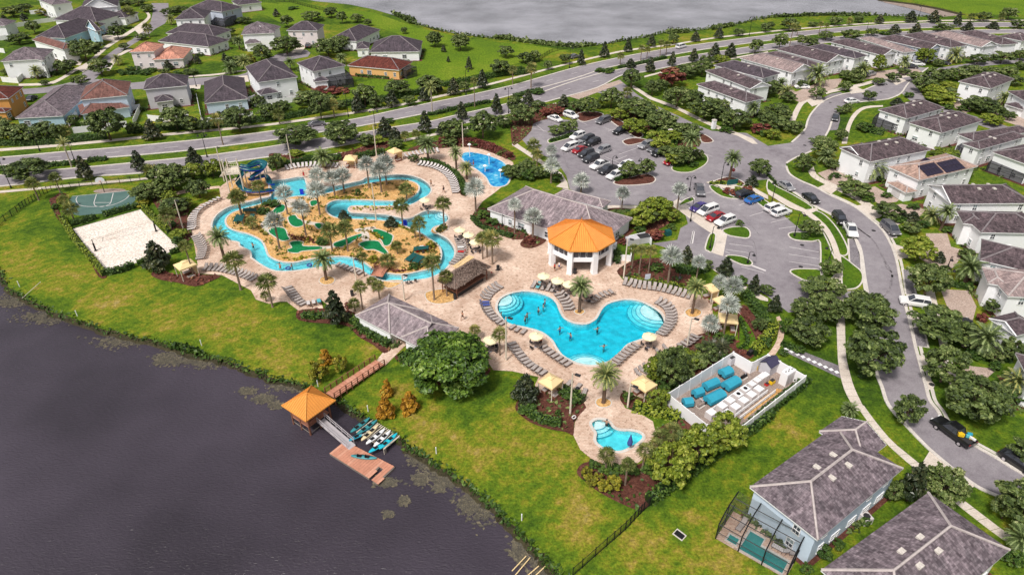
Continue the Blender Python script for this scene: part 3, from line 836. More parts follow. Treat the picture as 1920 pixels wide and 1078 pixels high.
bay('s4',[(1075,450),(1165,460),(1200,605),(1100,592)])
bay('r8',[(830,680),(880,675),(960,740),(960,780),(905,785)])
bay('r8',[(600,790),(650,790),(690,900),(700,1030),(640,1000),(610,970)])
bay('s8',[(1740,325),(1780,292),(1900,360),(1916,420)])
WALK = struct(link('slab_walk',None))
SLABS = {}
def slab_walk(c,left,right,step=1.5):
 l,r = smooth_loop(GL(c,left),12,False),smooth_loop(GL(c,right),12,False)
 def resample(q,n):
  d = [0]
  for a,b in zip(q[:-1],q[1:]):
   d.append(d[-1] + (b - a).length)
  out = []
  for i in range(n + 1):
   t = d[-1] * i / n
   k = max(j for j in range(len(d)) if d[j] <= t + 1e-9)
   k = min(k,len(q) - 2)
   f = (t - d[k]) / max(1e-6,d[k + 1] - d[k])
   out.append(q[k].lerp(q[k + 1],f))
  return out,d[-1]
 n = int(resample(l,4)[1] / step)
 L,R = resample(l,n)[0],resample(r,n)[0]
 for i in range(n):
  g = 0.02
  a,b,cc,d = L[i].lerp(L[i + 1],g),R[i].lerp(R[i + 1],g),R[i + 1].lerp(R[i],g),L[i + 1].lerp(L[i],g)
  mb = MB()
  mb.prism([a,b,cc,d],0.0,0.05 + random.uniform(-.008,.008))
  mb.build('slab','concrete',WALK)
slab_walk('s4',[(497,60),(515,250),(513,420),(520,640),(528,740),(560,890),(610,1000),(660,1078)],[(545,60),(565,250),(575,420),(582,640),(598,740),(640,890),(690,1000),(730,1078)])
slab_walk('s8',[(880,0),(950,100),(1060,230),(1180,340),(1280,420),(1380,500),(1450,570),(1600,690),(1730,790),(1800,840)],[(925,0),(990,90),(1100,220),(1220,320),(1320,400),(1420,475),(1510,560),(1640,660),(1790,775),(1860,820)])
slab_walk('s4',[(1170,150),(1195,250),(1260,480),(1290,620),(1330,780),(1360,890)],[(1240,150),(1260,250),(1325,480),(1350,620),(1400,780),(1420,890)])
slab_walk('r8',[(300,285),(330,330),(430,385),(540,440),(640,490),(740,560),(870,600),(970,690)],[(340,250),(370,315),(470,370),(580,415),(680,460),(800,550),(900,600),(1010,670)])
sheet('path',[smooth_loop(GL('s4',[(85,370),(120,450),(110,560),(60,650),(20,690)]),4,False) + smooth_loop(GL('s4',[(-50,690),(10,640),(65,550),(75,460),(60,380)]),4,False)],'deck',0.05)
stepping = sheet('stepping_path',[GL('s4',[(125,580),(530,740),(548,838),(115,632)])],'old_asphalt',0.03)
for i in range(10):
 c = G('s4',136 + i * 42,619 + i * 19)
 mb = MB()
 mb.box((c.x,c.y,0.05),(0.55,0.55,0.06),0.3)
 mb.build('stepping_stone','white_trim',stepping)
sheet('rock_bank',[GL('r4',[(850,0),(1100,22),(1290,60),(1490,112),(1400,134),(1240,104),(1090,62),(880,14)])],'gravel',-.55)
# parking stall lines
mb = MB()
def line(a,b,w=0.12,z=0.032):
 d = (b - a).normalized()
 n = Vector((-d.y,d.x,0)) * w / 2
 mb.quad(*[(q.x,q.y,z) for q in (a - n,b - n,b + n,a + n)])
for c,pts in (('r7',[((1625,828),(1800,850)),((1600,870),(1770,895)),((1520,300),(1590,330)),((1640,470),(1700,490)),((1700,540),(1750,520)),((1780,620),(1880,590)),((1330,420),(1450,390)),((1330,475),(1500,440)),((1400,445),(1440,380)),((1360,730),(1340,830)),
      ((360,130),(420,150)),((640,190),(700,230)),((700,180),(850,240)),((760,210),(860,170)),((800,160),(940,110)),((560,120),(600,150)),((1420,150),(1500,175)),((1595,885),(1630,900))]),
    ('r8',[((160,852),(380,890)),((155,905),(380,940)),((155,960),(385,995)),((80,715),(225,695)),((20,670),(160,635)),((-200,1000),(-30,1045))]),('r3',[((150,960),(260,985)),((180,935),(240,985)),((700,960),(800,1000)),((820,1060),(900,1020)),((720,985),(780,965)),((420,1010),(360,985)),((480,900),(560,935))])):
 for a,b in pts:
  line(G(c,*a),G(c,*b))
for a,b in (((1795,990),(1900,1030)),((1360,735),(1345,825))):
 line(G('r7',*a),G('r7',*b),0.5)
struct(mb.build('stall_marking','paint'))
# tyre marks on the curved street
mb = MB()
for pts in ([(590,620),(650,690),(720,750),(770,780)],[(640,690),(740,760),(800,820),(860,930),(920,1030),(930,1078)],[(930,1060),(915,1150),(870,1220)],[(620,800),(640,850),(660,900)],[(925,1040),(890,1010),(870,960)]):
 l = smooth_loop(GL('r8',pts),5,False)
 for a,b in zip(l[:-1],l[1:]):
  line(a,b,0.35,0.0305)
for pts in ([(1300,560),(1450,640),(1620,700),(1800,800),(1830,950)],[(1250,420),(1330,480),(1500,560),(1700,600),(1850,760)],[(480,420),(640,480),(900,470),(1150,440),(1300,350)],[(700,80),(820,150),(960,250),(1080,300),(1250,330),(1450,300)],[(380,130),(420,260),(520,360),(600,420)]):
 l = smooth_loop(GL('r7',pts),6,False)
 for a,b in zip(l[:-1],l[1:]):
  line(a,b,0.14,0.027)
struct(mb.build('tyre_mark','old_asphalt'))

# ================================================================== POOL DECK AND BASINS
deck = GL('f',[(426,341),(500,309),(511,322),(538,312),(630,308),(643,298),(728,284),(756,286),(826,278),(871,275),(906,281),(943,293),(962,305),(965,330),(930,360),(905,378),(886,405),(891,423),(915,435),(960,448),(985,440),(1020,430),
 (1090,430),(1143,480),(1170,482),(1182,490),(1168,500),(1158,513),(1168,525),(1285,548),(1325,556),(1335,575),(1338,610),(1315,632),(1275,652),(1225,668),(1214,695),(1236,715),(1212,750),(1180,738),(1163,748),(1172,765),
 (1200,775),(1224,790),(1229,810),(1225,845),(1196,868),(1149,873),(1113,864),(1088,843),(1075,816),(1078,792),(1092,768),(1095,755),(1053,730),(1040,742),(1008,738),(1003,722),(1010,707),(960,696),(925,694),(905,665),(880,645),(800,620),
 (758,650),(722,686),(706,676),(731,645),(700,600),(655,585),(620,576),(600,561),(610,590),(560,583),(538,566),(525,566),(505,570),(480,562),(471,545),(448,533),(416,516),(371,513),(345,512),(332,503),(371,498),(366,468),(361,443),(351,430),(351,410),(360,396),(376,383),(414,371),(411,352)])
sheet('pool_deck',[deck,main_pool,small_pool,river_outer],'deck',0.05)
golf = river_inner
sheet('golf_island',[golf],'golf_sand',0.05)
for n,l in (('main_pool',main_pool),('small_pool',small_pool)):
 deep = -1.35 if n == 'main_pool' else -0.8
 mb = MB()
 wall_ring(mb,l,deep,0.05)
 tri_sheet(mb,[l],deep)
 b = struct(mb.build(n,'plaster'))
 k = MB()
 band(k,offset(l,0.12),0.42,0.0,0.10)
 k.build('coping','kerb',b)
 w = MB()
 ll = offset(l,-0.02)
 w.prism(ll,deep - 0.3,-0.04,True)
 w.build('water','pool_water',b)
 BED_FLOOR[n] = b
mb = MB()
wall_ring(mb,river_outer,-0.85,0.05)
wall_ring(mb,river_inner,-0.85,0.05)
tri_sheet(mb,[river_outer,river_inner],-0.85)
lazy = struct(mb.build('lazy_river','plaster'))
k = MB()
band(k,offset(river_outer,0.12),0.36,0.0,0.10)
band(k,offset(river_inner,-0.12),0.36,0.0,0.10)
k.build('coping','kerb',lazy)
w = MB()
ro,ri = offset(river_outer,-0.02),offset(river_inner,0.02)
tri_sheet(w,[ro,ri],-0.05)
tri_sheet(w,[ro,ri],-1.1)
wall_ring(w,ro,-1.1,-0.05)
wall_ring(w,ri,-1.1,-0.05)
w.build('water','river_water',lazy)
pad = sheet('splash_pad',[splash_pad],'splash_blue',0.062)
k = MB()
band(k,offset(splash_pad,0.15),0.4,0.0,0.085)
k.build('coping','kerb',pad)
# entry steps: quarter rings of plaster, each a step lower
def steps(parent,loop,c0,dirpts,radii,z_top,rise):
 for i,r in enumerate(radii):
  z = z_top - rise * i
  pts = []
  for k in range(49):
   a = 2 * math.pi * k / 48
   p = (c0.x + r * math.cos(a),c0.y + r * math.sin(a))
   if inside(p,loop):
    pts.append((a,p))
  if len(pts) < 4:
   continue
  angs = [a for a,_ in pts]
  gap = max(range(len(angs)),key=lambda q: (angs[q] - angs[q - 1]) % (2 * math.pi))
  pts = pts[gap:] + pts[:gap]
  poly = [p for _,p in pts] + [(c0.x,c0.y)]
  m2 = MB()
  m2.prism(poly,-1.2,z)
  m2.build('step','plaster',parent)
  e = MB()
  ring = [Vector((q[0],q[1],0)) for _,q in pts]
  band(e,offset(ring,0,False),0.10,z - 0.02,z + 0.015,False)
  e.build('step_edge','tank_blue',parent)
mp_ = BED_FLOOR['main_pool']
steps(mp_,main_pool,G('g6',635,240),None,(2.0,2.6,3.2,3.8),-0.18,0.2)
steps(mp_,main_pool,G('s3',1075,330),None,(2.6,3.3,4.0,4.7),-0.18,0.2)
steps(mp_,main_pool,G('s3',560,742),None,(2.4,3.1,3.8),-0.2,0.25)
steps(BED_FLOOR['small_pool'],small_pool,G('s7',530,95),None,(1.6,2.2,2.8),-0.15,0.18)
steps(lazy,river_outer,G('r6',1420,600),None,(1.3,1.9,2.5),-0.15,0.2)

# golf greens and their paths
GREENS = []
for pts in ([(112,606),(150,560),(190,535),(218,550),(208,582),(170,600)],[(242,630),(290,615),(312,640),(342,655),(352,690),(300,702),(258,680)],
   [(95,735),(140,705),(212,716),(236,770),(250,795),(200,806),(150,780)],[(255,822),(300,808),(352,816),(352,846),(480,850),(486,870),(350,882),(310,897),(248,890),(240,872),(272,858)],
   [(585,825),(650,800),(700,782),(782,755),(790,770),(740,800),(700,826),(640,852),(590,850)],[(880,722),(930,726),(1012,760),(1022,785),(1002,832),(962,842),(940,802),(882,745)],
   [(772,830),(830,808),(912,810),(942,845),(982,890),(970,906),(890,872),(830,872),(795,852)],[(440,682),(480,675),(492,700),(468,716)],[(408,512),(452,504),(458,530),(418,548)]):
 l = smooth_loop(GL('r6',pts),3)
 GREENS.append(offset(l,.35))
 o = sheet('putting_green',[l],'turf',0.075)
 k = MB()
 band(k,offset(l,0.1),0.22,0.04,0.10)
 k.build('edging','kerb',o)
for pts in ([(40,670),(90,640),(120,660),(80,700),(120,740),(90,760),(40,700)],[(360,655),(430,665),(540,680),(520,700),(440,690),(370,680)],[(740,720),(880,700),(890,720),(800,730),(760,745)],[(780,745),(830,735),(850,770),(840,810),(800,810)],
   [(220,500),(300,495),(290,540),(240,560)],[(480,850),(570,845),(575,862),(490,868)]):
 sheet('golf_path',[smooth_loop(GL('r6',pts),3)],'concrete',0.064)
for c,pts in (('r6',[(1310,735),(1340,700),(1420,685),(1440,710),(1400,745),(1345,755)]),('s2',[(475,100),(500,78),(560,75),(590,98),(570,130),(510,138),(478,120)]),('s3',[(465,335),(490,318),(525,318),(545,340),(520,360),(480,355)]),('s3',[(1293,345),(1310,322),(1360,312),(1412,330),(1414,360),(1370,382),(1320,375)]),
    ('s3',[(625,1020),(640,990),(690,982),(738,1005),(738,1040),(690,1056),(645,1048)]),('s2',[(940,140),(960,110),(1090,105),(1085,130),(1000,165)]),('s2',[(1265,210),(1300,185),(1420,170),(1490,210),(1480,260),(1370,282),(1290,262)])):
 l = smooth_loop(GL(c,pts),4)
 o = sheet('sand_ring',[l],'golf_sand' if c != 's9' else 'mulch',0.085)
 k = MB()
 band(k,l,0.16,0.04,0.12)
 k.build('edging','kerb',o)

# planting beds
BEDS = []
def bed(c,pts,mat='mulch',z=0.075,name='mulch_bed'):
 l = smooth_loop(GL(c,pts),3)
 BEDS.append(l)
 return sheet(name,[l],mat,z + .003 * len(BEDS))
bed('s7',[(412,430),(440,375),(520,358),(640,388),(790,378),(895,320),(905,180),(960,130),(1090,90),(1230,125),(1330,150),(1420,140),(1430,235),(1290,330),(1080,470),(870,640),(810,668),(700,628),(560,556),(470,490)])
bed('s7',[(20,10),(70,-60),(200,-80),(460,-10),(430,60),(395,110),(390,190),(340,170),(230,150),(120,110),(50,60)])
bed('s3',[(810,1000),(840,940),(1000,1000),(1080,890),(1200,900),(1160,980),(1230,1078),(1000,1090),(880,1060)])
bed('s2',[(300,360),(340,325),(520,315),(600,345),(700,330),(780,400),(800,470),(1000,590),(960,650),(880,590),(760,520),(690,450),(560,430),(420,420),(320,400)])
bed('s2',[(1040,692),(1100,655),(1220,700),(1400,800),(1700,790),(1760,760),(1700,830),(1400,900),(1230,790)])
bed('s1',[(1130,60),(1200,20),(1310,60),(1480,62),(1650,70),(1580,110),(1460,150),(1320,120),(1200,100)])
bed('s3',[(785,35),(880,-30),(1000,-60),(1250,-50),(1345,40),(1310,130),(1290,175),(1150,130),(870,95)])
bed('r6',[(1620,615),(1700,560),(1900,640),(1916,700),(2010,730),(2010,790),(1916,795),(1820,760),(1700,715),(1640,690)])
bed('r7',[(62,825),(110,780),(180,750),(255,790),(230,830),(150,862),(80,855)])
bed('r7',[(0,690),(60,690),(110,735),(60,770),(0,800)])
bed('r6',[(1210,240),(1230,210),(1330,205),(1450,260),(1540,330),(1590,400),(1580,470),(1530,460),(1510,400),(1440,310),(1340,250)])
bed('s3',[(1310,560),(1440,500),(1540,560),(1640,640),(1500,740),(1330,850),(1180,930),(1080,890),(1040,800),(1060,700),(1200,640)])
bed('s3',[(1500,480),(1560,500),(1690,560),(1660,620),(1560,560),(1490,520)])
bed('s3',[(1690,330),(1760,300),(1880,480),(1916,560),(1800,680),(1740,690),(1640,640),(1690,560)])
bed('r7',[(720,570),(800,560),(1000,575),(1180,540),(1230,620),(1140,700),(1000,740),(880,690),(860,620),(750,590)],'mulch',0.04)
bed('r3',[(0,880),(100,800),(300,780),(480,790),(500,850),(280,890),(160,930),(140,985),(60,1060),(0,1078)],'mulch',0.012)
bed('r3',[(760,880),(900,930),(1040,1000),(1180,1078),(1400,1100),(1380,1000),(1250,930),(900,830),(760,830)],'mulch',0.012)
bed('r6',[(1130,130),(1340,60),(1650,40),(1916,150),(1916,205),(1700,125),(1560,105),(1390,115)],'mulch',0.04)
bed('r6',[(100,190),(230,225),(640,210),(740,200),(980,110),(980,60),(640,150),(440,195),(140,150)],'mulch',0.04)
bed('r5',[(1150,480),(1420,500),(1400,640),(1440,770),(1350,820),(1260,730),(1200,600)],'mulch',0.04)
bed('r5',[(370,510),(400,480),(450,450),(500,460),(420,500),(470,640),(600,840),(760,1020),(800,1075),(740,1078),(660,930),(560,790),(430,640)],'mulch',0.03)
sheet('park_lawn',[smooth_loop(GL('s3',[(1700,380),(1730,390),(1820,540),(1790,610),(1720,625),(1675,600),(1700,520)]),4)],'lawn',0.2)

# sports courts
court = sheet('basketball_court',[GL('r5',[(455,590),(540,472),(1020,425),(1045,470),(960,560),(780,600),(600,618)])],'court',0.03)
mb = MB()
def court_line(pts,w=0.14,sm=True):
 l = smooth_loop(GL('r5',pts),6,False) if sm else GL('r5',pts)
 for a,b in zip(l[:-1],l[1:]):
  line(a,b,w,0.037)
court_line([(580,475),(570,500),(600,540),(700,550),(830,540),(930,500),(980,450),(990,428)])
court_line([(722,460),(703,520),(830,520),(848,448)],0.14,False)
court_line([(703,520),(715,545),(770,550),(815,535),(830,520)])
court_line([(540,473),(1020,426)],0.12,False)
mb.build('court_marking','paint',court)
sand_l = GL('r5',[(550,718),(1052,575),(1110,640),(1345,868),(1290,885),(800,1040)])
sandc = sheet('volleyball_court',[sand_l],'sand',0.045)
k = MB()
band(k,sand_l,0.2,0,0.1)
k.build('edging','kerb',sandc)
mb = MB()
for a,b in (((770,780),(1060,700)),((770,810),(1080,730)),((770,780),(770,810))):
 line(G('r5',*a),G('r5',*b),0.08,0.052)
mb.build('court_rope','cloth_black',sandc)
sheet('dirt_patch',[smooth_loop(GL('r5',[(700,440),(740,420),(900,415),(940,430),(840,445),(760,450)]),4)],'gravel',0.015)
sheet('brick_path',[GL('r5',[(1180,470),(1440,410),(1640,395),(1660,410),(1470,430),(1200,490)])],'deck',0.02)
# ================================================================== HOUSES
LAND = []                                              # landmarks that labels of nearby trees can refer to: (name, place)
CAMP = Vector((0,0,H))
def rect(c,A,B,C,h):
 a,b,d = G(c,*A,h),G(c,*B,h),G(c,*C,h)
 e = (b - a).normalized()
 n = Vector((-e.y,e.x,0))
 if n.dot(d - a) < 0:
  n = -n
 Wd = n.dot(d - a)
 L = (b - a).length
 ctr = (a + b) / 2 + n * Wd / 2
 ang = math.atan2(n.y,n.x) - math.pi / 2              # local +y runs from edge AB into the depth
 return Vector((ctr.x,ctr.y,0)),L,Wd,ang
def slope(mb,p0,p1,t0,t1,course=0.45,lift=0.045):
 p0,p1,t0,t1 = map(Vector,(p0,p1,t0,t1))
 sl = ((t0 + t1) / 2 - (p0 + p1) / 2).length
 n = max(2,int(sl / course))
 e = (p1 - p0).normalized()
 up = Vector((0,0,lift))
 for k in range(n):
  a,b = p0.lerp(t0,k / n),p1.lerp(t1,k / n)
  a2,b2 = p0.lerp(t0,(k + 1) / n),p1.lerp(t1,(k + 1) / n)
  u = [((q - p0).dot(e),sl * kk / n) for q,kk in ((a,k),(b,k),(b2,k + 1),(a2,k + 1))]
  mb.quad(a + up,b + up,b2 + up * 0.2,a2 + up * 0.2,u)
  mb.quad(a - up * 0.5,b - up * 0.5,b + up,a + up,[u[0],u[1],u[1],u[0]])
def roof_parts(L,W,h,pitch,gable_f=False,gable_b=False,along=None,course=0.45):
 R,K,Gb = MB(),MB(),MB()
 x,y = L / 2,W / 2
 a,b,c,d = (-x,-y,h),(x,-y,h),(x,y,h),(-x,y,h)
 if along is None:
  along = 'y' if (W > L or gable_f or gable_b) else 'x'
 if along == 'y':
  z = h + pitch * x
  y0 = -y + (0 if gable_f else min(x,y * 0.98))
  y1 = y - (0 if gable_b else min(x,y * 0.98))
  r0,r1 = (0,y0,z),(0,y1,z)
  slope(R,d,a,r1,r0,course)
  slope(R,b,c,r0,r1,course)
  hips = []
  if gable_f:
   Gb.add([(-x + .4,-y + .42,h - .1),(x - .4,-y + .42,h - .1),(0,-y + .42,z - .12)],[(0,1,2)])
  else:
   slope(R,a,b,r0,r0,course)
   hips += [(a,r0),(b,r0)]
  if gable_b:
   Gb.add([(-x + .4,y - .42,h - .1),(x - .4,y - .42,h - .1),(0,y - .42,z - .12)],[(0,1,2)])
  else:
   slope(R,c,d,r1,r1,course)
   hips += [(c,r1),(d,r1)]
 else:
  z = h + pitch * y
  x0 = -x + (0 if gable_f else min(y,x * 0.98))
  r0,r1 = (x0,0,z),(-x0,0,z)
  slope(R,a,b,r0,r1,course)
  slope(R,c,d,r1,r0,course)
  hips = []
  if not gable_f:
   slope(R,d,a,r0,r0,course)
   slope(R,b,c,r1,r1,course)
   hips = [(a,r0),(d,r0),(b,r1),(c,r1)]
 up = Vector((0,0,.05))
 for p,q in hips + [(r0,r1)]:
  if (Vector(p) - Vector(q)).length > .2:
   K.tube([Vector(p) + up,Vector(q) + up],.15,5)
 return R,K,Gb,z
WIN = {}
FOUND = []
HS = .79                                               # storey scale that matches the wall heights seen in the photo
def win_mesh(w,hh):
 k = (w,hh)
 if k not in WIN:
  f = MB()
  t = .09
  for cx,cz,sx,sz in ((0,hh / 2,w + 2 * t,t),(0,-hh / 2,w + 2 * t,t),(-w / 2,0,t,hh),(w / 2,0,t,hh),(0,0,w,.06),(0,0,.05,hh)):
   f.box((cx,-.03,cz),(sx,.1,sz))
  p = MB()
  p.box((0,0.0,0),(w,.06,hh))
  pb = p.mesh('pane','glass')
  q = MB()
  q.box((0,-0.008,hh * .24),(w,.06,hh * .5))
  WIN[k] = (f.mesh('window','white_trim'),pb,q.mesh('blind','blind'))
 return WIN[k]
def add_window(root,x,y,z,rz,w=1.05,hh=1.5):
 f,p,bl = win_mesh(w,hh)
 o = link('window',f,root,(x,y,z),rz)
 link('pane',p,o)
 if random.random() < .4:
  link('blind',bl,o)
def house(name,label,c,A,B,C,h,roof='roof_grey',wall='white',pitch=.42,gf=False,gb=False,along=None,wings=(),garage=None,vents=0,cap='cap_dark',solar=(),land=None,wins=True,course=0.45,bedw=1.2,hs=None):
 hs = hs or HS
 h *= hs
 wings = [dict(w,h=w['h'] * hs) for w in wings]
 ctr,L,W,ang = rect(c,A,B,C,h)
 t = thing(name,label,'house' if 'house' in name else 'building',ctr,ang)
 if land:
  LAND.append((land,ctr.copy()))
 allw = [(Vector((0,0,0)),L,W,0.0,h,gf,gb,along,roof,wall,garage)]
 ca,sa = math.cos(-ang),math.sin(-ang)
 for wg in wings:
  c2,L2,W2,a2 = rect(wg.get('c',c),wg['A'],wg['B'],wg['C'],wg['h'])
  d = c2 - ctr
  allw.append((Vector((d.x * ca - d.y * sa,d.x * sa + d.y * ca,0)),L2,W2,a2 - ang,wg['h'],wg.get('gf',False),wg.get('gb',False),wg.get('along'),wg.get('roof',roof),None if wg.get('nowall') else wg.get('wall',wall),wg.get('garage')))
 for i,(d,L2,W2,a2,h2,g1,g2,al,rf,wl,gar) in enumerate(allw):
  R,K,Gb,zr = roof_parts(L2,W2,h2,pitch,g1,g2,al,course)
  ro = R.build('roof',rf,t)
  ro.location,ro.rotation_euler = d,(0,0,a2)
  kc = K.build('ridge_cap',cap,ro)
  Wm = MB()
  o = .42
  hx,hy = L2 / 2 - o,W2 / 2 - o
  cs = [(-hx,-hy,0),(hx,-hy,0),(hx,hy,0),(-hx,hy,0)]
  wall_ring(Wm,cs,0,h2 - .06)
  if Gb.v:
   Wm.add(Gb.v,Gb.f)
  if wl:
   wo_ = Wm.build('wall',wl,t)
   wo_.location,wo_.rotation_euler = d,(0,0,a2)
   if bedw and i == 0:
    FOUND.append((ctr.copy(),L + bedw,W + bedw,ang))
  F = MB()
  x,y = L2 / 2,W2 / 2
  oc = [Vector((-x,-y,0)),Vector((x,-y,0)),Vector((x,y,0)),Vector((-x,y,0))]
  wall_ring(F,oc,h2 - .2,h2 - .01)
  F.quad((-x,-y,h2 - .2),(-x,y,h2 - .2),(x,y,h2 - .2),(x,-y,h2 - .2))
  if g1 and al != 'x':
   for s in (-1,1):
    F.tube([(s * x,-y + .02,h2 - .08),(0,-y + .02,zr - .08)],.12,4)
  fo = F.build('fascia','white_trim',t)
  fo.location,fo.rotation_euler = d,(0,0,a2)
  if wins:
   wa = ang + a2
   wc = ctr + Vector((d.x * math.cos(ang) - d.y * math.sin(ang),d.x * math.sin(ang) + d.y * math.cos(ang),0))
   for side,(nx,ny,ln,off) in enumerate(((0,-1,L2,hy),(1,0,W2,hx),(0,1,L2,hy),(-1,0,W2,hx))):
    wn = Vector((nx * math.cos(wa) - ny * math.sin(wa),nx * math.sin(wa) + ny * math.cos(wa),0))
    fc = wc + wn * off
    if wn.dot((CAMP - fc).normalized()) < .12:
     continue
    n = max(1,int((ln - 1.2) / 3.0))
    rz = math.atan2(ny,nx) + math.pi / 2
    for st,zc in ((0,1.58 * hs),(1,4.6 * hs)):
     if zc + .75 > h2:
      continue
     for k in range(n):
      if random.random() < .3:
       continue
      q = (k + .5) / n * (ln - 1.4) - (ln - 1.4) / 2 + random.uniform(-.25,.25)
      if gar and side == 0 and st == 0:
       continue
      lx,ly = nx * (off + .03) + (-ny) * q,ny * (off + .03) + nx * q
      pt = Vector((d.x + lx * math.cos(a2) - ly * math.sin(a2),d.y + lx * math.sin(a2) + ly * math.cos(a2),zc))
      bad = False
      for j,(d3,L3,W3,a3,h3,*_r) in enumerate(allw):
       if j == i:
        continue
       e = pt - d3
       ex,ey = e.x * math.cos(-a3) - e.y * math.sin(-a3),e.x * math.sin(-a3) + e.y * math.cos(-a3)
       if abs(ex) < L3 / 2 + .5 and abs(ey) < W3 / 2 + .5 and zc - .8 < h3 + pitch * min(L3,W3) / 2:
        bad = True
      if not bad:
       add_window(t,pt.x,pt.y,zc,rz + a2,random.choice((.85,.85,1.5)) if st == 0 else .85,random.choice((1.25,1.25,1.0)))
  if gar:
   gd = MB()
   for k in range(4):
    gd.box((0,-hy - .03,.25 + k * .45),(4.0 if L2 > 6 else 2.4,.08,.42))
   go = gd.build('garage_door','door',t)
   go.location,go.rotation_euler = d,(0,0,a2)
  for k in range(vents if i == 0 else 0):
   v = MB()
   v.box((0,0,0),(.75,.55,.26))
   s = 1 if k % 2 else -1
   q = (k // 2 - .4) * 3.2
   if (al or ('y' if (W2 > L2 or g1 or g2) else 'x')) == 'y':
    px_,py_,zz = s * L2 * .11,q,zr - pitch * L2 * .11 + .12
   else:
    px_,py_,zz = q,s * W2 * .11,zr - pitch * W2 * .11 + .12
   vo = v.build('roof_vent','kerb',t)
   vo.location,vo.rotation_euler = d + Vector((px_,py_,zz)),(0,0,a2)
 # solar panels lie on the slope of the main roof
 for (side,u0,v0,nu,nv) in solar:
  al = along or ('y' if (W > L or gf or gb) else 'x')
  run = (L if al == 'y' else W) / 2
  th = math.atan(pitch)
  pm = WIN.setdefault('solar',None)
  if pm is None:
   s1 = MB()
   s1.box((0,0,0),(.98,1.6,.06))
   pm = WIN['solar'] = s1.mesh('solar_panel','solar')
  for i in range(nu):
   for j in range(nv):
    u,v = u0 + i * 1.04,v0 + j * 1.68
    e = v * math.cos(th)
    zz = h + pitch * e + .16
    ln = {'right': (run - e,u,math.pi / 2),'left': (-run + e,u,-math.pi / 2),'front': (u,-run + e,0),'back': (u,run - e,math.pi)}[side]
    p = link('solar_panel',pm,t,(ln[0],ln[1],zz))
    p.rotation_mode = 'ZYX' if False else 'XYZ'
    p.rotation_euler = (Matrix.Rotation(ln[2],3,'Z') @ Matrix.Rotation(th,3,'X')).to_euler()
 return t,ctr,L,W,ang
def lanai(par,ang,ctr,c,A,B,C,h=2.9,rise=1.1,name='screen_enclosure',scr='screen_shade'):
 c2,L,W,a = rect(c,A,B,C,0.0)
 d = c2 - ctr
 loc = Vector((d.x * math.cos(-ang) - d.y * math.sin(-ang),d.x * math.sin(-ang) + d.y * math.cos(-ang),0))
 nb = max(2,int(round(L / 2.6)))
 prof = [(-W / 2,h),(-W / 4,h + rise * .7),(0,h + rise),(W / 4,h + rise),(W / 2,h + rise)]
 fr = MB()
 for i in range(nb + 1):
  x = -L / 2 + L * i / nb
  fr.tube([(x,-W / 2,0)] + [(x,yy,zz) for yy,zz in prof],.07,4)
 for yy,zz in prof[:4]:
  fr.tube([(-L / 2,yy,zz),(L / 2,yy,zz)],.07,4)
 for s in (-1,1):
  for yy,zz in ((-W / 2,h),(0,h + rise)):
   fr.tube([(s * L / 2,yy,0),(s * L / 2,yy,zz)],.06,4)
  fr.tube([(s * L / 2,-W / 2,1.2),(s * L / 2,W / 2,1.2)],.05,4)
 fr.tube([(-L / 2,-W / 2,1.2),(L / 2,-W / 2,1.2)],.05,4)
 f = fr.build(name,'black',par)
 f.location,f.rotation_euler = loc,(0,0,a - ang)
 sc = MB()
 sc.quad((-L / 2,-W / 2,0),(L / 2,-W / 2,0),(L / 2,-W / 2,h),(-L / 2,-W / 2,h))
 sc.build('screen_panel',scr,f)
 for s in (-1,1):
  m2 = MB()
  x = s * L / 2
  m2.add([(x,-W / 2,0),(x,W / 2,0)] + [(x,yy,zz) for yy,zz in reversed(prof)],[tuple(range(7))])
  m2.build('screen_panel',scr,f)
 m2 = MB()
 for (y0,z0),(y1,z1) in zip(prof[:-1],prof[1:]):
  m2.quad((-L / 2,y0,z0),(L / 2,y0,z0),(L / 2,y1,z1),(-L / 2,y1,z1))
 m2.build('screen_roof',scr,f)
 return c2,L,W,a

hs_ = house
# --- the two large houses in the foreground
F1 = hs_('house','large pale blue house with grey hip roof and screened pool at lower right','s8',(640,835),(218,505),(1165,390),6.2,'roof_grey','wall_blue',.47,vents=4,cap='cap',bedw=.3,land='the house with the screened pool',
   wings=({'A': (1066,243),'B': (788,66),'C': (930,350),'h': 6.17,'gf': True},))
lanai_info = lanai(F1[0],F1[4],F1[1],'s8',(440,1075),(5,825),(600,920),2.5,1.0,scr='screen')
hs_('house','grey hip-roofed house cut off by the bottom edge, four white roof vents','s8',(1325,540),(660,1020),(1855,875),6.2,'roof_grey','white',.45,vents=4,cap='cap',along='x',land='the grey-roofed house at the bottom edge')
# --- right-hand block
H1 = hs_('house','white two-storey house with plum roof and arched screen porch, beside the curved lawn path','t3',(600,555),(280,455),(1025,437),6.0,'roof_plum','white',.42,vents=4,land='the corner house with the arched porch')
lanai(H1[0],H1[4],H1[1],'t3',(530,735),(200,640),(640,700),2.3,.9)
H2 = hs_('house','white two-storey house with plum roof, behind the tan-roofed solar house','t3',(990,717),(622,600),(1478,585),6.0,'roof_plum','white',.42,vents=4,land='the second plum-roofed house')
lanai(H2[0],H2[4],H2[1],'t3',(915,905),(575,790),(1030,870),2.3,.9)
H3 = hs_('house','white two-storey house with stepped plum roof and triple dark window','t3',(1420,902),(1225,835),(1915,752),6.0,'roof_plum','white',.42,vents=2,
   wings=({'A': (1345,800),'B': (1172,730),'C': (1790,620),'h': 6.0},),land='the stepped plum-roofed house')
lanai(H3[0],H3[4],H3[1],'t3',(1330,1050),(1130,960),(1420,990),2.3,.8)
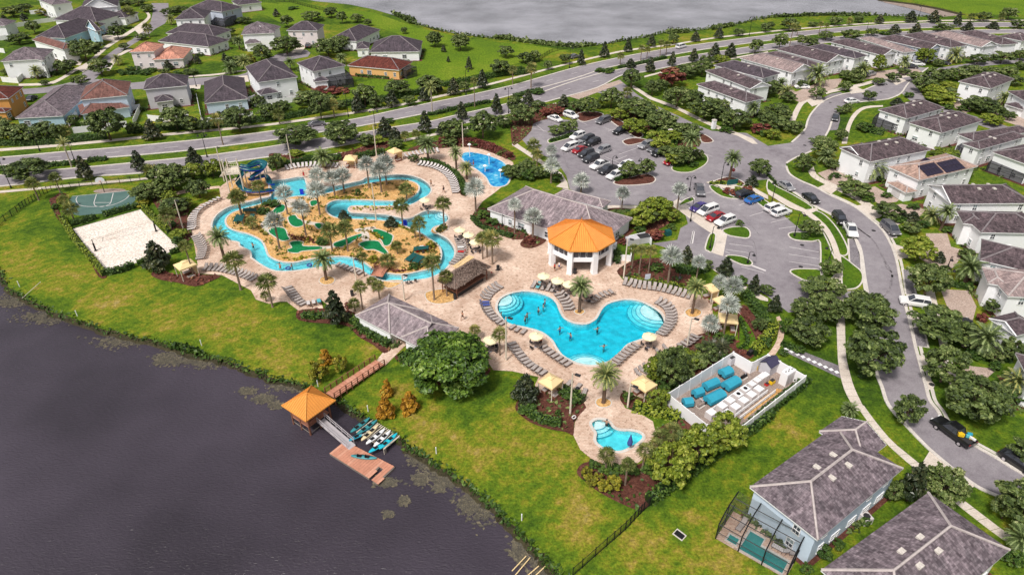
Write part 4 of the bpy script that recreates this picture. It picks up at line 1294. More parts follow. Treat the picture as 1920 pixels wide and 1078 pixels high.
H4 = hs_('house','white house with plum roof and black screened porch, cut by the right edge','t3',(1995,1085),(1562,930),(2600,950),6.0,'roof_plum','white',.42,land='the porch house at the right edge')
lanai(H4[0],H4[4],H4[1],'t4',(1880,390),(1480,250),(1960,310),2.3,.9)
hs_('house','white house with blue-grey base and plum roof on the curve of the street','r8',(765,213),(535,108),(1158,100),6.0,'roof_plum','white',.42,vents=4,hs=.95,land='the house with the blue-grey base',
 wings=({'A': (684,172),'B': (536,106),'C': (830,130),'h': 6.0,'gf': True},))
hs_('house','white house with tan roof carrying dark solar panels and a tan garage wing','t4',(742,350),(388,196),(1452,214),6.0,'roof_tan','white',.40,cap='roof_tan' if False else 'cap',land='the tan solar house',
 solar=(('right',-6.0,1.2,5,2),('right',-0.3,0.9,6,2),('front',-1.5,1.2,2,2)),
 wings=({'A': (592,490),'B': (375,372),'C': (700,460),'h': 3.0,'garage': True},))
hs_('house','white gabled house with mottled plum roof beyond two date palms','t4',(1100,612),(832,400),(1915,527),6.0,'roof_plum','white',.42,gf=True,vents=4,land='the gabled plum-roofed house')
hs_('house','white house with striped plum roof facing the paved forecourt, cut by the right edge','t4',(1435,932),(1165,690),(2350,1060),6.0,'roof_plum','white',.40,land='the house above the forecourt',
 wings=({'A': (1235,830),'B': (1165,695),'C': (1500,860),'h': 6.0},))
hs_('house','white house with long plum roof below the paved forecourt','t5',(1422,285),(1440,55),(2300,420),6.0,'roof_plum','white',.40,land='the house below the forecourt')
hs_('house','white house with pale striped tile roof at the right edge','t5',(1738,690),(1445,368),(2450,800),6.0,'roof_light','white',.40,cap='cap',land='the pale-roofed house',
 wings=({'A': (1512,545),'B': (1445,375),'C': (1740,590),'h': 6.0},))
hs_('house','white gabled house with dark plum roof behind a date palm at the right edge','t6',(1832,175),(1525,-20),(2500,330),5.2,'roof_plum','white',.45,gf=True,land='the dark gabled house')
hs_('house','white house at the right edge beside two leaning date palms','t6',(1985,690),(1822,372),(2500,700),6.0,'roof_plum','white',.40,land='the house at the lower right edge')
hs_('house','white house with dusty plum roof across the far side street','t2',(1540,817),(1180,735),(1890,732),6.0,'roof_plum','white',.40,vents=4,hs=.95,land='the far side-street house')
hs_('house','white house with small dark garage roof at the upper right edge','t3',(2080,440),(1735,250),(2350,330),6.0,'roof_plum','white',.40,land='the garage-wing house',
 wings=({'A': (1905,455),'B': (1700,392),'C': (1960,425),'h': 3.0,'garage': True},))
# --- the long row along the boulevard
row = [('t1',(650,792),(120,585),(850,748),'roof_plum',False,'nearest of the boulevard row, plum roof, long side to the trees'),
  ('t1',(700,640),(182,440),(935,602),'roof_plum',True,'second of the row, with a white front gable and two roof vents'),
  ('t1',(845,522),(440,335),(1035,466),'roof_dark',False,'third of the row, darkest roof'),
  ('t1',(1172,460),(592,293),(1400,405),'roof_light',True,'fourth of the row, pale dusty roof with white front gable'),
  ('t1',(1350,408),(890,240),(1512,372),'roof_plum',False,'fifth of the row, behind a clump of date palms'),
  ('t1',(1560,348),(1115,170),(1780,300),'roof_plum',True,'sixth of the row, tall gable over a small garage'),
  ('t1',(1880,302),(1440,150),(2010,268),'roof_dark',False,'seventh of the row, dark roof with white skylights'),
  ('t2',(335,447),(-120,270),(500,415),'roof_plum',True,'eighth of the row, white gable with two paired windows'),
  ('t2',(565,412),(110,250),(705,398),'roof_light',False,'ninth of the row, dusty rose roof behind a palm'),
  ('t2',(850,385),(400,228),(1000,352),'roof_plum',True,'tenth of the row, blue-grey gables'),
  ('t2',(1095,358),(705,200),(1275,332),'roof_plum',False,'eleventh of the row, dark roof with pale ridge'),
  ('t2',(1440,352),(945,190),(1620,325),'roof_light',True,'twelfth of the row, pale roof beside a tall tree'),
  ('t2',(1665,326),(1335,178),(1850,312),'roof_plum',False,'last full house of the row, reddish ribbed roof'),
  ('t2',(1900,285),(1780,200),(2060,250),'roof_plum',False,'set apart beyond the end of the boulevard row')]
for i,(c,A,B,C,rf,g,lab) in enumerate(row):
 hs_('row_house','white row house, ' + lab,c,A,C,B,6.0,rf,'wall_lilac' if i == 9 else 'white',.38,gf=g,vents=2,land='the ' + ('first','second','third','fourth','fifth','sixth','seventh','eighth','ninth','tenth','eleventh','twelfth','last','outlying')[i] + ' row house',course=.8)
# --- the estate at upper left
L_ = lambda *a,**k: hs_('house',*a,course=.8,hs=1.0,**k)
L_('orange house with red tile roof at the left edge','r1',(62,738),(175,652),(-190,690),6.0,'roof_red','wall_orange',.42,land='the orange house',wings=({'A': (40,840),'B': (85,815),'C': (-60,800),'h': 3.0},))
L_('single-storey aqua house with broad grey roof beside the orange house','r1',(475,868),(112,887),(630,655),3.2,'roof_grey','wall_aqua',.42,land='the aqua single-storey house')
L_('pale blue two-storey house with brown roof and brown porch','r1',(952,714),(595,750),(1002,612),6.0,'roof_brown','wall_blue',.5,land='the brown-roofed blue house',wings=({'A': (970,800),'B': (603,858),'C': (990,730),'h': 3.0},))
L_('grey two-storey house with dark roof and small hooded terrace','r1',(1400,642),(1072,672),(1392,572),6.0,'roof_dark','wall_grey',.48,land='the grey terrace house',wings=({'A': (1300,750),'B': (1160,768),'C': (1300,715),'h': 3.2},))
L_('low pale blue house with steep dark roof behind a white fence','r1',(1858,740),(1530,775),(1790,590),3.3,'roof_dark','wall_blue',.5,along='y',land='the low dark-roofed house')
L_('white two-storey house with dark pyramid roof and little porch roof','r2',(312,577),(12,618),(200,468),6.0,'roof_dark','white',.5,land='the dark pyramid-roofed house',wings=({'A': (165,690),'B': (35,712),'C': (165,660),'h': 3.0},))
l7 = L_('white house with black solar panels on dark roof and screened patio','r2',(425,537),(672,492),(290,477),6.0,'roof_dark','white',.45,land='the solar house with the patio',solar=(('front',-3,1.0,5,1),('front',-2,3.0,3,1)),wings=({'A': (545,602),'B': (432,612),'C': (535,580),'h': 3.0},))
lanai(l7[0],l7[4],l7[1],'r2',(735,655),(560,680),(690,600),2.8,.8)
l8 = L_('peach single-storey house with dark red roof and screen porch','r2',(1072,527),(682,492),(1160,465),3.3,'roof_red','wall_peach',.45,land='the peach house')
lanai(l8[0],l8[4],l8[1],'r2',(1130,595),(1065,575),(1180,565),2.7,.5)
L_('long white single-storey house with slate roof facing the green','r2',(1225,388),(848,392),(1205,312),3.3,'roof_dark','white',.5,land='the long slate-roofed house',wings=({'A': (845,365),'B': (748,368),'C': (845,325),'h': 3.0},))
L_('white gabled house with slate roof at the top of the close','r2',(752,312),(930,226),(652,250),3.6,'roof_dark','white',.5,land='the slate gabled house')
L_('cream two-storey house with dark hip roof at the end of the close','r2',(460,232),(228,230),(530,190),6.0,'roof_dark','wall_pink',.48,land='the cream two-storey house',wings=({'A': (350,290),'B': (295,290),'C': (352,270),'h': 3.0},))
L_('white two-storey house with grey gables and arched upper window','t8',(1525,372),(1150,390),(1598,290),6.0,'roof_grey','white',.5,land='the arched-window house',wings=({'A': (1370,480),'B': (1195,495),'C': (1370,450),'h': 3.0},{'A': (1480,360),'B': (1260,350),'C': (1480,300),'h': 6.0,'gf': True}))
L_('blush house with salmon roofs on several levels','r1',(1372,440),(1142,450),(1500,362),3.3,'roof_salmon','wall_pink',.45,cap='roof_salmon',land='the salmon-roofed house',wings=({'A': (1155,388),'B': (966,392),'C': (1160,335),'h': 6.0},))
L_('low house with wide charcoal roof behind the salmon-roofed house','r1',(1562,352),(1182,310),(1612,290),3.3,'roof_dark','white',.5,land='the charcoal-roofed bungalow')
L_('second low charcoal-roofed house, further back with a white end wall','r1',(1600,276),(1240,250),(1656,222),3.3,'roof_dark','white',.5,land='the further charcoal bungalow')
l15 = L_('white two-storey house with slate roof and round black patio screen','r1',(1530,140),(1305,148),(1592,85),6.0,'roof_dark','white',.5,land='the slate-roofed white house')
lanai(l15[0],l15[4],l15[1],'r1',(1690,215),(1590,210),(1720,175),2.6,.8)
L_('grey-blue two-storey house with dark roof at the top','r1',(1660,92),(1420,60),(1736,46),6.0,'roof_dark','wall_lilac',.48,land='the grey-blue house')
L_('dark-roofed house by the blue covered pool at the top edge','r1',(1960,20),(1780,40),(1990,-15),3.5,'roof_dark','white',.4,land='the house at the top edge')
L_('white two-storey house with grey roof and porch at the left','r1',(322,442),(2,462),(422,372),6.0,'roof_grey','white',.42,land='the white porch house',along='x',wings=({'A': (345,440),'B': (320,452),'C': (440,380),'h': 6.0},))
L_('house with faded brown roof behind the white porch house','r1',(470,372),(240,300),(520,330),5.0,'roof_brown','white',.45,land='the faded brown-roofed house')
L_('pale blue house with dark roofs and white dormers','r1',(485,288),(265,280),(660,178),3.6,'roof_dark','wall_aqua',.55,land='the dormer house',wings=({'A': (720,235),'B': (640,200),'C': (690,200),'h': 5.5,'gf': True},))
L_('dark-roofed house behind the dormer house','r1',(720,168),(400,150),(790,100),4.0,'roof_dark','white',.5,land='the house behind the dormers',wings=({'A': (935,135),'B': (800,132),'C': (935,95),'h': 3.2},))
L_('tall white house with dark steep roof at the top of the estate street','r1',(880,50),(600,70),(860,0),6.5,'roof_dark','white',.55,along='y',gf=True,land='the tall white gable house')
L_('big white house cut by the top edge at left','r1',(540,20),(390,40),(580,-40),6.5,'roof_grey','white',.45,land='the big white house at the top')
L_('white house with porch cut by the left edge','r1',(40,195),(-160,200),(60,160),5.0,'roof_grey','white',.45,land='the house at the left edge')
L_('white house half hidden by trees at the top left edge','r1',(430,-6),(330,0),(450,-40),5.0,'roof_grey','white',.45,land='the hidden house')

# ================================================================== CLUBHOUSE, ROTUNDA, CHANGING ROOMS
hs_('clubhouse','long white clubhouse under weathered grey tile roof behind the orange rotunda','f',(1121,461),(914,392),(1183,409),3.5,'roof_shed','white',.52,along='x',cap='cap',course=.5,land='the clubhouse',
 wings=({'A': (1130,390.5),'B': (1040,366),'C': (1141,377),'h': 3.3},))
hs_('changing_rooms','white changing room block with striped grey tile roofs beside the big round tree','s2',(1000,497),(742,365),(1255,331),3.3,'roof_shed','white',.52,cap='cap',course=.5,land='the changing rooms',wins=False,
 wings=({'A': (1303,629),'B': (1087,529),'C': (1545,471),'h': 3.3},{'A': (1197,591),'B': (872,428),'C': (1250,331),'h': 3.24,'along': 'x','gf': True,'nowall': True}))
rc = P(1089,440,5.2)
ROT = thing('rotunda','octagonal white rotunda with orange ribbed metal roof beside the pool deck','pavilion',(rc.x,rc.y,0))
LAND.append(('the orange rotunda',Vector((rc.x,rc.y,0))))
RR = 6.6
def octo(r,z,n=8):
 return [Vector((r * math.cos(math.pi / 8 + k * math.pi / 4),r * math.sin(math.pi / 8 + k * math.pi / 4),z)) for k in range(n)]
rf = MB()
eo = octo(RR,5.2)
for k in range(8):
 rf.add([eo[k],eo[(k + 1) % 8],(0,0,8.1)],[(0,1,2)])
 rf.quad(eo[k] - Vector((0,0,.25)),eo[(k + 1) % 8] - Vector((0,0,.25)),eo[(k + 1) % 8],eo[k])
ro = rf.build('roof','orange_metal',ROT)
se = MB()
ap = Vector((0,0,8.1))
for k in range(8):
 a,b = eo[k],eo[(k + 1) % 8]
 for j in range(1,13):
  q = a.lerp(b,j / 13)
  f = 1 - abs(j / 13 - .5) * 2
  top = q.lerp(ap,0) + (ap - (a + b) / 2) * (f * .97)
  se.tube([q + Vector((0,0,.03)),top + Vector((0,0,.03))],.035,4)
stuff(se.build('roof_seam','orange_seam',ROT))
for k in range(8):
 h_ = MB()
 h_.tube([eo[k] + Vector((0,0,.05)),ap + Vector((0,0,.05))],.09,5)
 h_.build('hip_seam','orange_seam',ROT)
fi = MB()
fi.lathe([(.25,7.95),(.12,8.2),(.05,8.7),(.0,8.9)],8)
fi.build('finial','orange_seam',ROT)
wl = octo(5.75,0)
for k in range(8):
 c_ = MB()
 q = wl[k]
 c_.box((q.x,q.y,2.6),(.95,.95,5.2),math.pi / 8 + k * math.pi / 4)
 c_.box((q.x,q.y,.2),(1.02,1.02,.4),math.pi / 8 + k * math.pi / 4)
 c_.build('column','white',ROT)
 a,b = wl[k],wl[(k + 1) % 8]
 m = (a + b) / 2
 ln = (b - a).length - .9
 rz = math.atan2(b.y - a.y,b.x - a.x)
 for z0,z1 in ((2.6,3.35),(4.85,5.15)):
  bm_ = MB()
  bm_.box((m.x,m.y,(z0 + z1) / 2),(ln,.45,z1 - z0),rz)
  bm_.build('beam','white',ROT)
 for j in (-1,0,1):
  w_,p_,b_ = win_mesh(1.0,1.4)
  o = link('window',w_,ROT,(m.x + math.cos(rz) * j * 1.25,m.y + math.sin(rz) * j * 1.25,4.1),rz + math.pi)
  link('pane',p_,o)
  bl = MB()
  bl.box((0,-.02,.3),(1.0,.07,.8))
  bl.build('blind','wall_aqua',o)
fl = MB()
fl.prism([(p.x * .97,p.y * .97) for p in octo(5.9,0)],0,.1)
fl.build('floor','deck',ROT)
cl = MB()
cl.prism([(p.x * .95,p.y * .95) for p in octo(5.9,0)],2.9,3.0,True)
cl.build('ceiling','dark',ROT)

# ================================================================== DOCK, BOARDWALK, KAYAKS
GZ = 2.9
gc,gl_,gw,ga = rect('g5',(425,600),(60,360),(865,277),GZ)
DOCK = thing('dock_pavilion','square timber pavilion on piles over the lake with orange ribbed roof','pavilion',gc,ga)
LAND.append(('the dock pavilion',gc.copy()))
x,y = gl_ / 2,gw / 2
rf,se = MB(),MB()
cs4 = [Vector((-x,-y,GZ)),Vector((x,-y,GZ)),Vector((x,y,GZ)),Vector((-x,y,GZ))]
ap = Vector((0,0,GZ + 1.75))
for k in range(4):
 a,b = cs4[k],cs4[(k + 1) % 4]
 rf.add([a,b,ap],[(0,1,2)])
 rf.quad(a - Vector((0,0,.15)),b - Vector((0,0,.15)),b,a)
 for j in range(1,14):
  q = a.lerp(b,j / 14)
  f = 1 - abs(j / 14 - .5) * 2
  se = MB()
  se.tube([q + Vector((0,0,.03)),q + (ap - (a + b) / 2) * (f * .96) + Vector((0,0,.03))],.035,4)
  se.build('roof_rib','orange_seam',DOCK)
rf.build('roof','orange_metal',DOCK)
for k in range(4):
 h_ = MB()
 h_.tube([cs4[k] + Vector((0,0,.05)),ap + Vector((0,0,.05))],.07,5)
 h_.build('hip_seam','orange_metal',DOCK)
px_,py_ = x - .75,y - .75
dz = .75
fl = MB()
for i in range(int(2 * px_ / .42)):
 pl = MB()
 pl.box((-px_ + .21 + i * .42,0,dz - .05),(.39,2 * py_,.09))
 pl.build('floor_plank','plank',DOCK)
for i in range(3):
 for j in range(3):
  if i == 1 and j == 1:
   continue
  p = MB()
  X,Y = (i - 1) * px_,(j - 1) * py_
  p.box((X,Y,(GZ - 2.6) / 2),(.2,.2,GZ + 2.6))
  p.build('post','wood',DOCK)
for (ax,ay,bx,by) in ((-1,-1,1,-1),(-1,-1,-1,1),(1,-1,1,.0),(-1,1,.2,1)):
 r = MB()
 for z in (dz + .15,dz + .55,dz + 1.05):
  r.tube([(ax * px_,ay * py_,z),(bx * px_,by * py_,z)],.06,4)
 r.build('rail','wood',DOCK)
 pn = MB()
 ln = math.hypot((bx - ax) * px_,(by - ay) * py_)
 pn.box(((ax + bx) / 2 * px_,(ay + by) / 2 * py_,dz + .55),(abs(bx - ax) * px_ or .03,abs(by - ay) * py_ or .03,.8))
 pn.build('rail_panel','wood',DOCK)
br_ = MB()
br_.tube([(-px_,-py_,-.1),(px_,-py_,-.25)],.06,4)
br_.tube([(px_,-py_,-.25),(px_,py_,-.1)],.06,4)
br_.tube([(-px_,-py_,-.1),(-px_,py_,-.2)],.06,4)
br_.build('cross_brace','pile',DOCK)
# boardwalk
ba = P(*px('g5',790,215),.7)
bb = P(*px('s2',928,715),.25)
bd = (bb - ba)
bl_ = Vector((bd.x,bd.y,0)).length
BW = thing('boardwalk','salmon plank boardwalk with brown rails from the dock pavilion to the lawn','boardwalk',(ba.x,ba.y,0),math.atan2(bd.y,bd.x))
np_ = int(bl_ / .55)
for i in range(np_):
 pl = MB()
 z = ba.z + (bb.z - ba.z) * (i + .5) / np_
 pl.box(((i + .5) * bl_ / np_,0,z + random.uniform(-.006,.006)),(.52,1.9,.08))
 pl.build('plank',random.choice(('plank','plank','plank2')),BW)
for s in (-1,1):
 for zz in (.25,.6,1.0):
  r = MB()
  r.tube([(0,s * .98,ba.z + zz),(bl_,s * .98,bb.z + zz)],.05 if zz < 1 else .075,4)
  r.build('rail','wood',BW)
 n = 9
 for i in range(n + 1):
  z = ba.z + (bb.z - ba.z) * i / n
  p = MB()
  p.box((bl_ * i / n,s * .98,z - .2 if i > 4 else z - .9),(.13,.13,2.3 if i > 4 else 3.9))
  p.build('post','wood',BW)
# gangway and floating dock
ga_,gb_ = P(*px('g5',655,580),.7),P(*px('g5',1125,985),-.2)
gd_ = gb_ - ga_
gl2 = Vector((gd_.x,gd_.y,0)).length
GW = thing('gangway','grey aluminium gangway sloping from the pavilion to the floating dock','gangway',(ga_.x,ga_.y,0),math.atan2(gd_.y,gd_.x))
p = MB()
p.add([(0,-.55,.7),(gl2,-.55,-.2),(gl2,.55,-.2),(0,.55,.7),(0,-.55,.6),(gl2,-.55,-.3),(gl2,.55,-.3),(0,.55,.6)],[(0,1,2,3),(7,6,5,4),(0,4,5,1),(1,5,6,2),(2,6,7,3),(3,7,4,0)])
p.build('ramp','alu',GW)
for s in (-1,1):
 r = MB()
 for zz in (.5,.95):
  r.tube([(0,s * .6,.7 + zz),(gl2 * .94,s * .6,-.15 + zz)],.045,5)
 for k in range(6):
  f = k / 5 * .94
  r.tube([(gl2 * f,s * .6,.7 - .9 * f),(gl2 * f,s * .6,1.62 - .88 * f)],.035,5)
 r.build('handrail','alu',GW)
fd = GL('s6',[(550,597),(648,528),(745,545),(1040,697),(908,825),(872,800),(952,714),(925,698),(845,783)],-.25)
fc = sum(fd,Vector()) / len(fd)
FD = thing('floating_dock','salmon plank floating dock with a square notch at its outer end','dock',(fc.x,fc.y,0))
m2 = MB()
m2.prism([(q.x - fc.x,q.y - fc.y) for q in fd],-.75,-.3)
m2.build('float','pile',FD)
dd = (G('s6',845,783) - G('s6',550,597)).normalized()
dn = Vector((-dd.y,dd.x,0))
# planks run across the dock, clipped to its outline
ss = [(q - fc).dot(dd) for q in fd]
k = min(ss)
loc_fd = [q - fc for q in fd]
while k < max(ss):
 def span(s):
  tt = []
  for i in range(len(loc_fd)):
   a,b = loc_fd[i],loc_fd[i - 1]
   sa,sb = a.dot(dd),b.dot(dd)
   if (sa > s) != (sb > s):
    tt.append(a.dot(dn) + (b.dot(dn) - a.dot(dn)) * (s - sa) / (sb - sa))
  tt.sort()
  return list(zip(tt[::2],tt[1::2]))
 for t0,t1 in span(k + .2):
  m2 = MB()
  q = dd * (k + .2) + dn * (t0 + t1) / 2
  m2.box((q.x,q.y,-.26),(.37,t1 - t0,.07),math.atan2(dd.y,dd.x))
  m2.build('plank',random.choice(('plank','plank','plank2')),FD)
 k += .4
# kayak rack
ka,kb = G('g5',1400,570,.2),G('g5',1830,830,.2)
kc_ = G('g5',1125,800,.2)
kd = (kb - ka)
kl = kd.length
kn = Vector((-kd.y,kd.x,0)).normalized()
if kn.dot(kc_ - ka) < 0:
 kn = -kn
KR = thing('kayak_rack','low white-slatted rack at the shore carrying a row of kayaks','rack',(ka.x,ka.y,0),math.atan2(kd.y,kd.x))
sgn = 1 if Vector((-kd.y,kd.x,0)).dot(kn) > 0 else -1
for i in range(16):
 m2 = MB()
 m2.box((kl * (i + .5) / 16,sgn * 1.3,.12),(.12,3.0,.08))
 m2.build('slat','cream_pole',KR)
for s in (0.1,2.6):
 m2 = MB()
 m2.box((kl / 2,sgn * s,.03),(kl,.12,.12))
 m2.build('bearer','pile',KR)
for i in range(5):
 for s in (.1,2.6):
  m2 = MB()
  m2.box((kl * i / 4,sgn * s,-.9),(.14,.14,1.9))
  m2.build('leg','pile',KR)
m2 = MB()
m2.tube([(kl,sgn * .0,.5),(kl,sgn * 2.9,.5)],.05,4)
m2.tube([(kl,sgn * .0,.5),(kl,0,-.6)],.05,4)
m2.tube([(kl,sgn * 2.9,.5),(kl,sgn * 2.9,-1)],.05,4)
m2.build('end_rail','cream_pole',KR)
def kayak_mesh(mat,tw=1.0):
 sec = [(-1.7,.02,.2),(-1.5,.16,.2),(-1.0,.30,.18),(-.3,.38,.17),(.3,.38,.17),(1.0,.30,.18),(1.5,.15,.22),(1.72,.02,.26)]
 m2 = MB()
 vs = []
 for X,w,zt in sec:
  vs += [(X,-w,zt),(X,-w * .75,.03),(X,0,-.04),(X,w * .75,.03),(X,w,zt),(X,0,zt + .03)]
 fs = [(i * 6 + k,i * 6 + (k + 1) % 6,i * 6 + 6 + (k + 1) % 6,i * 6 + 6 + k) for i in range(7) for k in range(6)]
 m2.add(vs,fs)
 return m2
def kayak(label,loc,rz,mat):
 t = thing('kayak',label,'kayak',loc,rz,'kayaks kept at the dock')
 kayak_mesh(mat).build('hull',mat,t,True)
 for X in (-.55,.5):
  s = MB()
  s.box((X,0,.23),(.55,.42,.05))
  s.box((X - .27,0,.33),(.08,.4,.24))
  s.build('seat','black',t)
 return t
M['kayak_teal'] = flat('teal_kayak',(.045,.25,.28),.4,.1)
M['kayak_cream'] = flat('cream_kayak',(.72,.60,.38),.4,.1)
M['kayak_white'] = flat('white_kayak',(.80,.80,.82),.4,.04)
M['kayak_cyan'] = flat('cyan_kayak',(.02,.48,.62),.4,.1)
for lab,(x1,y1),(x2,y2),mt,z in (('dark teal kayak at the pavilion end of the rack',(1120,755),(1360,575),'kayak_teal',.22),('dark teal kayak second from the pavilion end of the rack',(1210,790),(1480,600),'kayak_teal',.24),
         ('cream kayak between the teal and the white kayaks',(1290,865),(1480,690),'kayak_cream',.22),('white kayak beside the cream one on the rack',(1350,930),(1590,740),'kayak_white',.22),
         ('white kayak beside the bright cyan ones',(1470,960),(1670,770),'kayak_white',.24),('bright cyan kayak at the end of the rack',(1540,1010),(1780,800),'kayak_cyan',.22),
         ('bright blue-cyan kayak poking out lowest from the rack end',(1420,1040),(1640,900),'kayak_cyan',.02),('blue kayak stern poking out under the cream kayak',(1160,850),(1330,760),'tank_blue',-.05)):
 a,b = G('g5',x1,y1,z),G('g5',x2,y2,z)
 kayak(lab,((a.x + b.x) / 2,(a.y + b.y) / 2,z),math.atan2(b.y - a.y,b.x - a.x),mt)
a,b = G('s6',710,620,-.2),G('s6',905,640,-.2)
kayak('teal two-seat kayak lying on the floating dock',((a.x + b.x) / 2,(a.y + b.y) / 2,-.18),math.atan2(b.y - a.y,b.x - a.x),'kayak_teal')
# ================================================================== VEGETATION
def leaves_mesh(name,mat,pts,nrm,size,tint,aspect=1.6,jit=.5):
 n = len(pts)
 nr = nrm + RNG.normal(0,jit,(n,3))
 nr /= np.linalg.norm(nr,axis=1,keepdims=True) + 1e-9
 a = np.cross(nr,RNG.normal(0,1,(n,3)))
 a /= np.linalg.norm(a,axis=1,keepdims=True) + 1e-9
 b = np.cross(nr,a)
 s = size[:,None] if hasattr(size,'__len__') else size
 a,b = a * s * .5 * aspect,b * s * .5
 v = np.empty((n,4,3))
 v[:,0],v[:,1],v[:,2],v[:,3] = pts - a,pts - b + nr * s * .12,pts + a,pts + b + nr * s * .12
 me = bpy.data.meshes.new(name)
 me.from_pydata(v.reshape(-1,3).tolist(),[],np.arange(4 * n).reshape(n,4).tolist())
 at = me.attributes.new('tint','FLOAT','FACE')
 at.data.foreach_set('value',np.clip(tint,0,1).astype(np.float32))
 me.materials.append(M[mat])
 me.update()
 return me
def blobs(centres,radii,per,size,flatten=.8,core=.12):
 P_,N_,T_,S_ = [],[],[],[]
 for c,r in zip(centres,radii):
  k = int(per * (r / np.mean(radii)) ** 2)
  d = RNG.normal(0,1,(k,3))
  d /= np.linalg.norm(d,axis=1,keepdims=True)
  d[:,2] = np.where(d[:,2] < -.3,-d[:,2] * .6,d[:,2])
  rr = r * RNG.uniform(.6,1.12,(k,1))
  q = np.array(c) + d * rr * np.array((1,1,flatten))
  P_.append(q)
  N_.append(d + np.array((0,0,.35)))
  T_.append(np.full(k,RNG.uniform(.3,.72)) + RNG.normal(0,.22,k))
  S_.append(RNG.uniform(.7,1.3,k) * size)
 return np.concatenate(P_),np.concatenate(N_),np.concatenate(S_),np.concatenate(T_)
def crown_round(mat,n=16,per=70,size=.085,lo=.24,squash=1.0,spread=.36,rl=.075,rh=.185):
 cs,rs = [],[]
 for i in range(n):
  f = (i + .5) / n
  a = i * 2.399 + RNG.uniform(-.4,.4)
  zz = 1 - 1.75 * f
  rad = math.sqrt(max(0,1 - (zz * .9) ** 2)) * spread * RNG.uniform(.6,1.28)
  cs.append((rad * math.cos(a),rad * math.sin(a),(1 + lo) / 2 + zz * (1 - lo) * .42 * squash))
  rs.append(RNG.uniform(rl,rh))
 p,nn,s,t = blobs(cs,rs,per,size,.75)
 return leaves_mesh('crown',mat,p,nn,s,t),cs
def crown_cone(mat,n=26,per=46,size=.075,lo=.14):
 cs,rs = [],[]
 for i in range(n):
  f = (i + .5) / n
  a = i * 2.399
  w = (1 - f) ** .75 * .36 + .03
  cs.append((w * math.cos(a) * RNG.uniform(.75,1.1),w * math.sin(a) * RNG.uniform(.75,1.1),lo + (1 - lo) * f * .96))
  rs.append(.06 + .13 * (1 - f))
 p,nn,s,t = blobs(cs,rs,per,size,.6)
 return leaves_mesh('crown',mat,p,nn,s,t,1.9),cs
def trunk_mesh(cs,mat='trunk',top=.55,r=.028):
 m = MB()
 m.tube([(0,0,-.02),(.005,0,.15),(-.004,.006,.3),(0,0,top)],[r * 1.4,r,r * .85,r * .4],7)
 for c in cs[::3][:7]:
  m.tube([(0,0,.22 + .1 * random.random()),(c[0] * .5,c[1] * .5,c[2] * .75),c],[r * .5,r * .35,r * .15],4)
 return m.mesh('trunk',mat)
TREE = {}
def tree_kind(k,n,f):
 TREE[k] = []
 for i in range(n):
  me,cs = f()
  TREE[k].append((me,trunk_mesh(cs,'trunk',.62 if k != 'c' else .9)))
tree_kind('o',5,lambda: crown_round('leaf_oak',40,52,.066,.2,spread=.39,rl=.05,rh=.15))
tree_kind('O',4,lambda: crown_round('leaf_oak',64,58,.05,.16,spread=.40,rl=.045,rh=.14))
tree_kind('l',3,lambda: crown_round('leaf_light',46,62,.055,.14,spread=.39,rl=.05,rh=.15))
tree_kind('c',4,lambda: crown_cone('leaf_cone'))
tree_kind('D',2,lambda: crown_round('leaf_oak',70,75,.045,.12,spread=.39,rl=.05,rh=.14))
tree_kind('F',1,lambda: crown_round('leaf_ficus',75,170,.044,.10,squash=1.1,spread=.40))
tree_kind('y',2,lambda: crown_round('leaf_olive',16,80,.10,.08))
tree_kind('Y',3,lambda: crown_cone('leaf_rust',20,60,.10,.06))
tree_kind('b',2,lambda: crown_round('leaf_hedge',14,60,.10,.05))
tree_kind('r',2,lambda: crown_round('leaf_redbush',14,60,.10,.05))
def frond_feather(m,az,el,ln,droop,nl,lw,tint):
 ca,sa = math.cos(az),math.sin(az)
 pts = []
 for i in range(8):
  f = i / 7
  e = el - droop * f * f
  if i == 0:
   q = [0.0,0.0]
  else:
   q = [q[0] + math.cos(e) * ln / 7,q[1] + math.sin(e) * ln / 7]
  pts.append(Vector((q[0] * ca,q[0] * sa,q[1])))
 side = Vector((-sa,ca,0))
 for i in range(1,nl):
  f = i / nl
  k = f * 7
  j = min(6,int(k))
  p = pts[j].lerp(pts[j + 1],k - j)
  d = (pts[j + 1] - pts[j]).normalized()
  L = lw * (math.sin(math.pi * min(1,.15 + f * .85)) ** .6)
  for s in (-1,1):
   tip = p + (side * s * .8 + d * .75 + Vector((0,0,-.12 + random.uniform(-.1,.25)))) * L
   w = d * ln * .028
   m.add([p - w,p + w,tip],[(0,1,2)],None,min(1,max(0,tint + random.gauss(0,.12))))
 for a,b in zip(pts[:-1],pts[1:]):
  w = side * .035
  m.add([a - w,a + w,b + w,b - w],[(0,1,2,3)],None,.85)
def crown_date(mat='leaf_date',n=46,ln=1.0):
 m = MB()
 for i in range(n):
  f = i / n
  el = 1.35 - 1.75 * f + random.uniform(-.12,.12)
  frond_feather(m,i * 2.399 + random.uniform(-.2,.2),el,ln * random.uniform(.88,1.08),1.0 + .3 * f,15,.27 * ln,.42 + (.5 if f > .86 else 0) * random.random() + random.uniform(-.12,.12))
 return m.mesh('crown',mat)
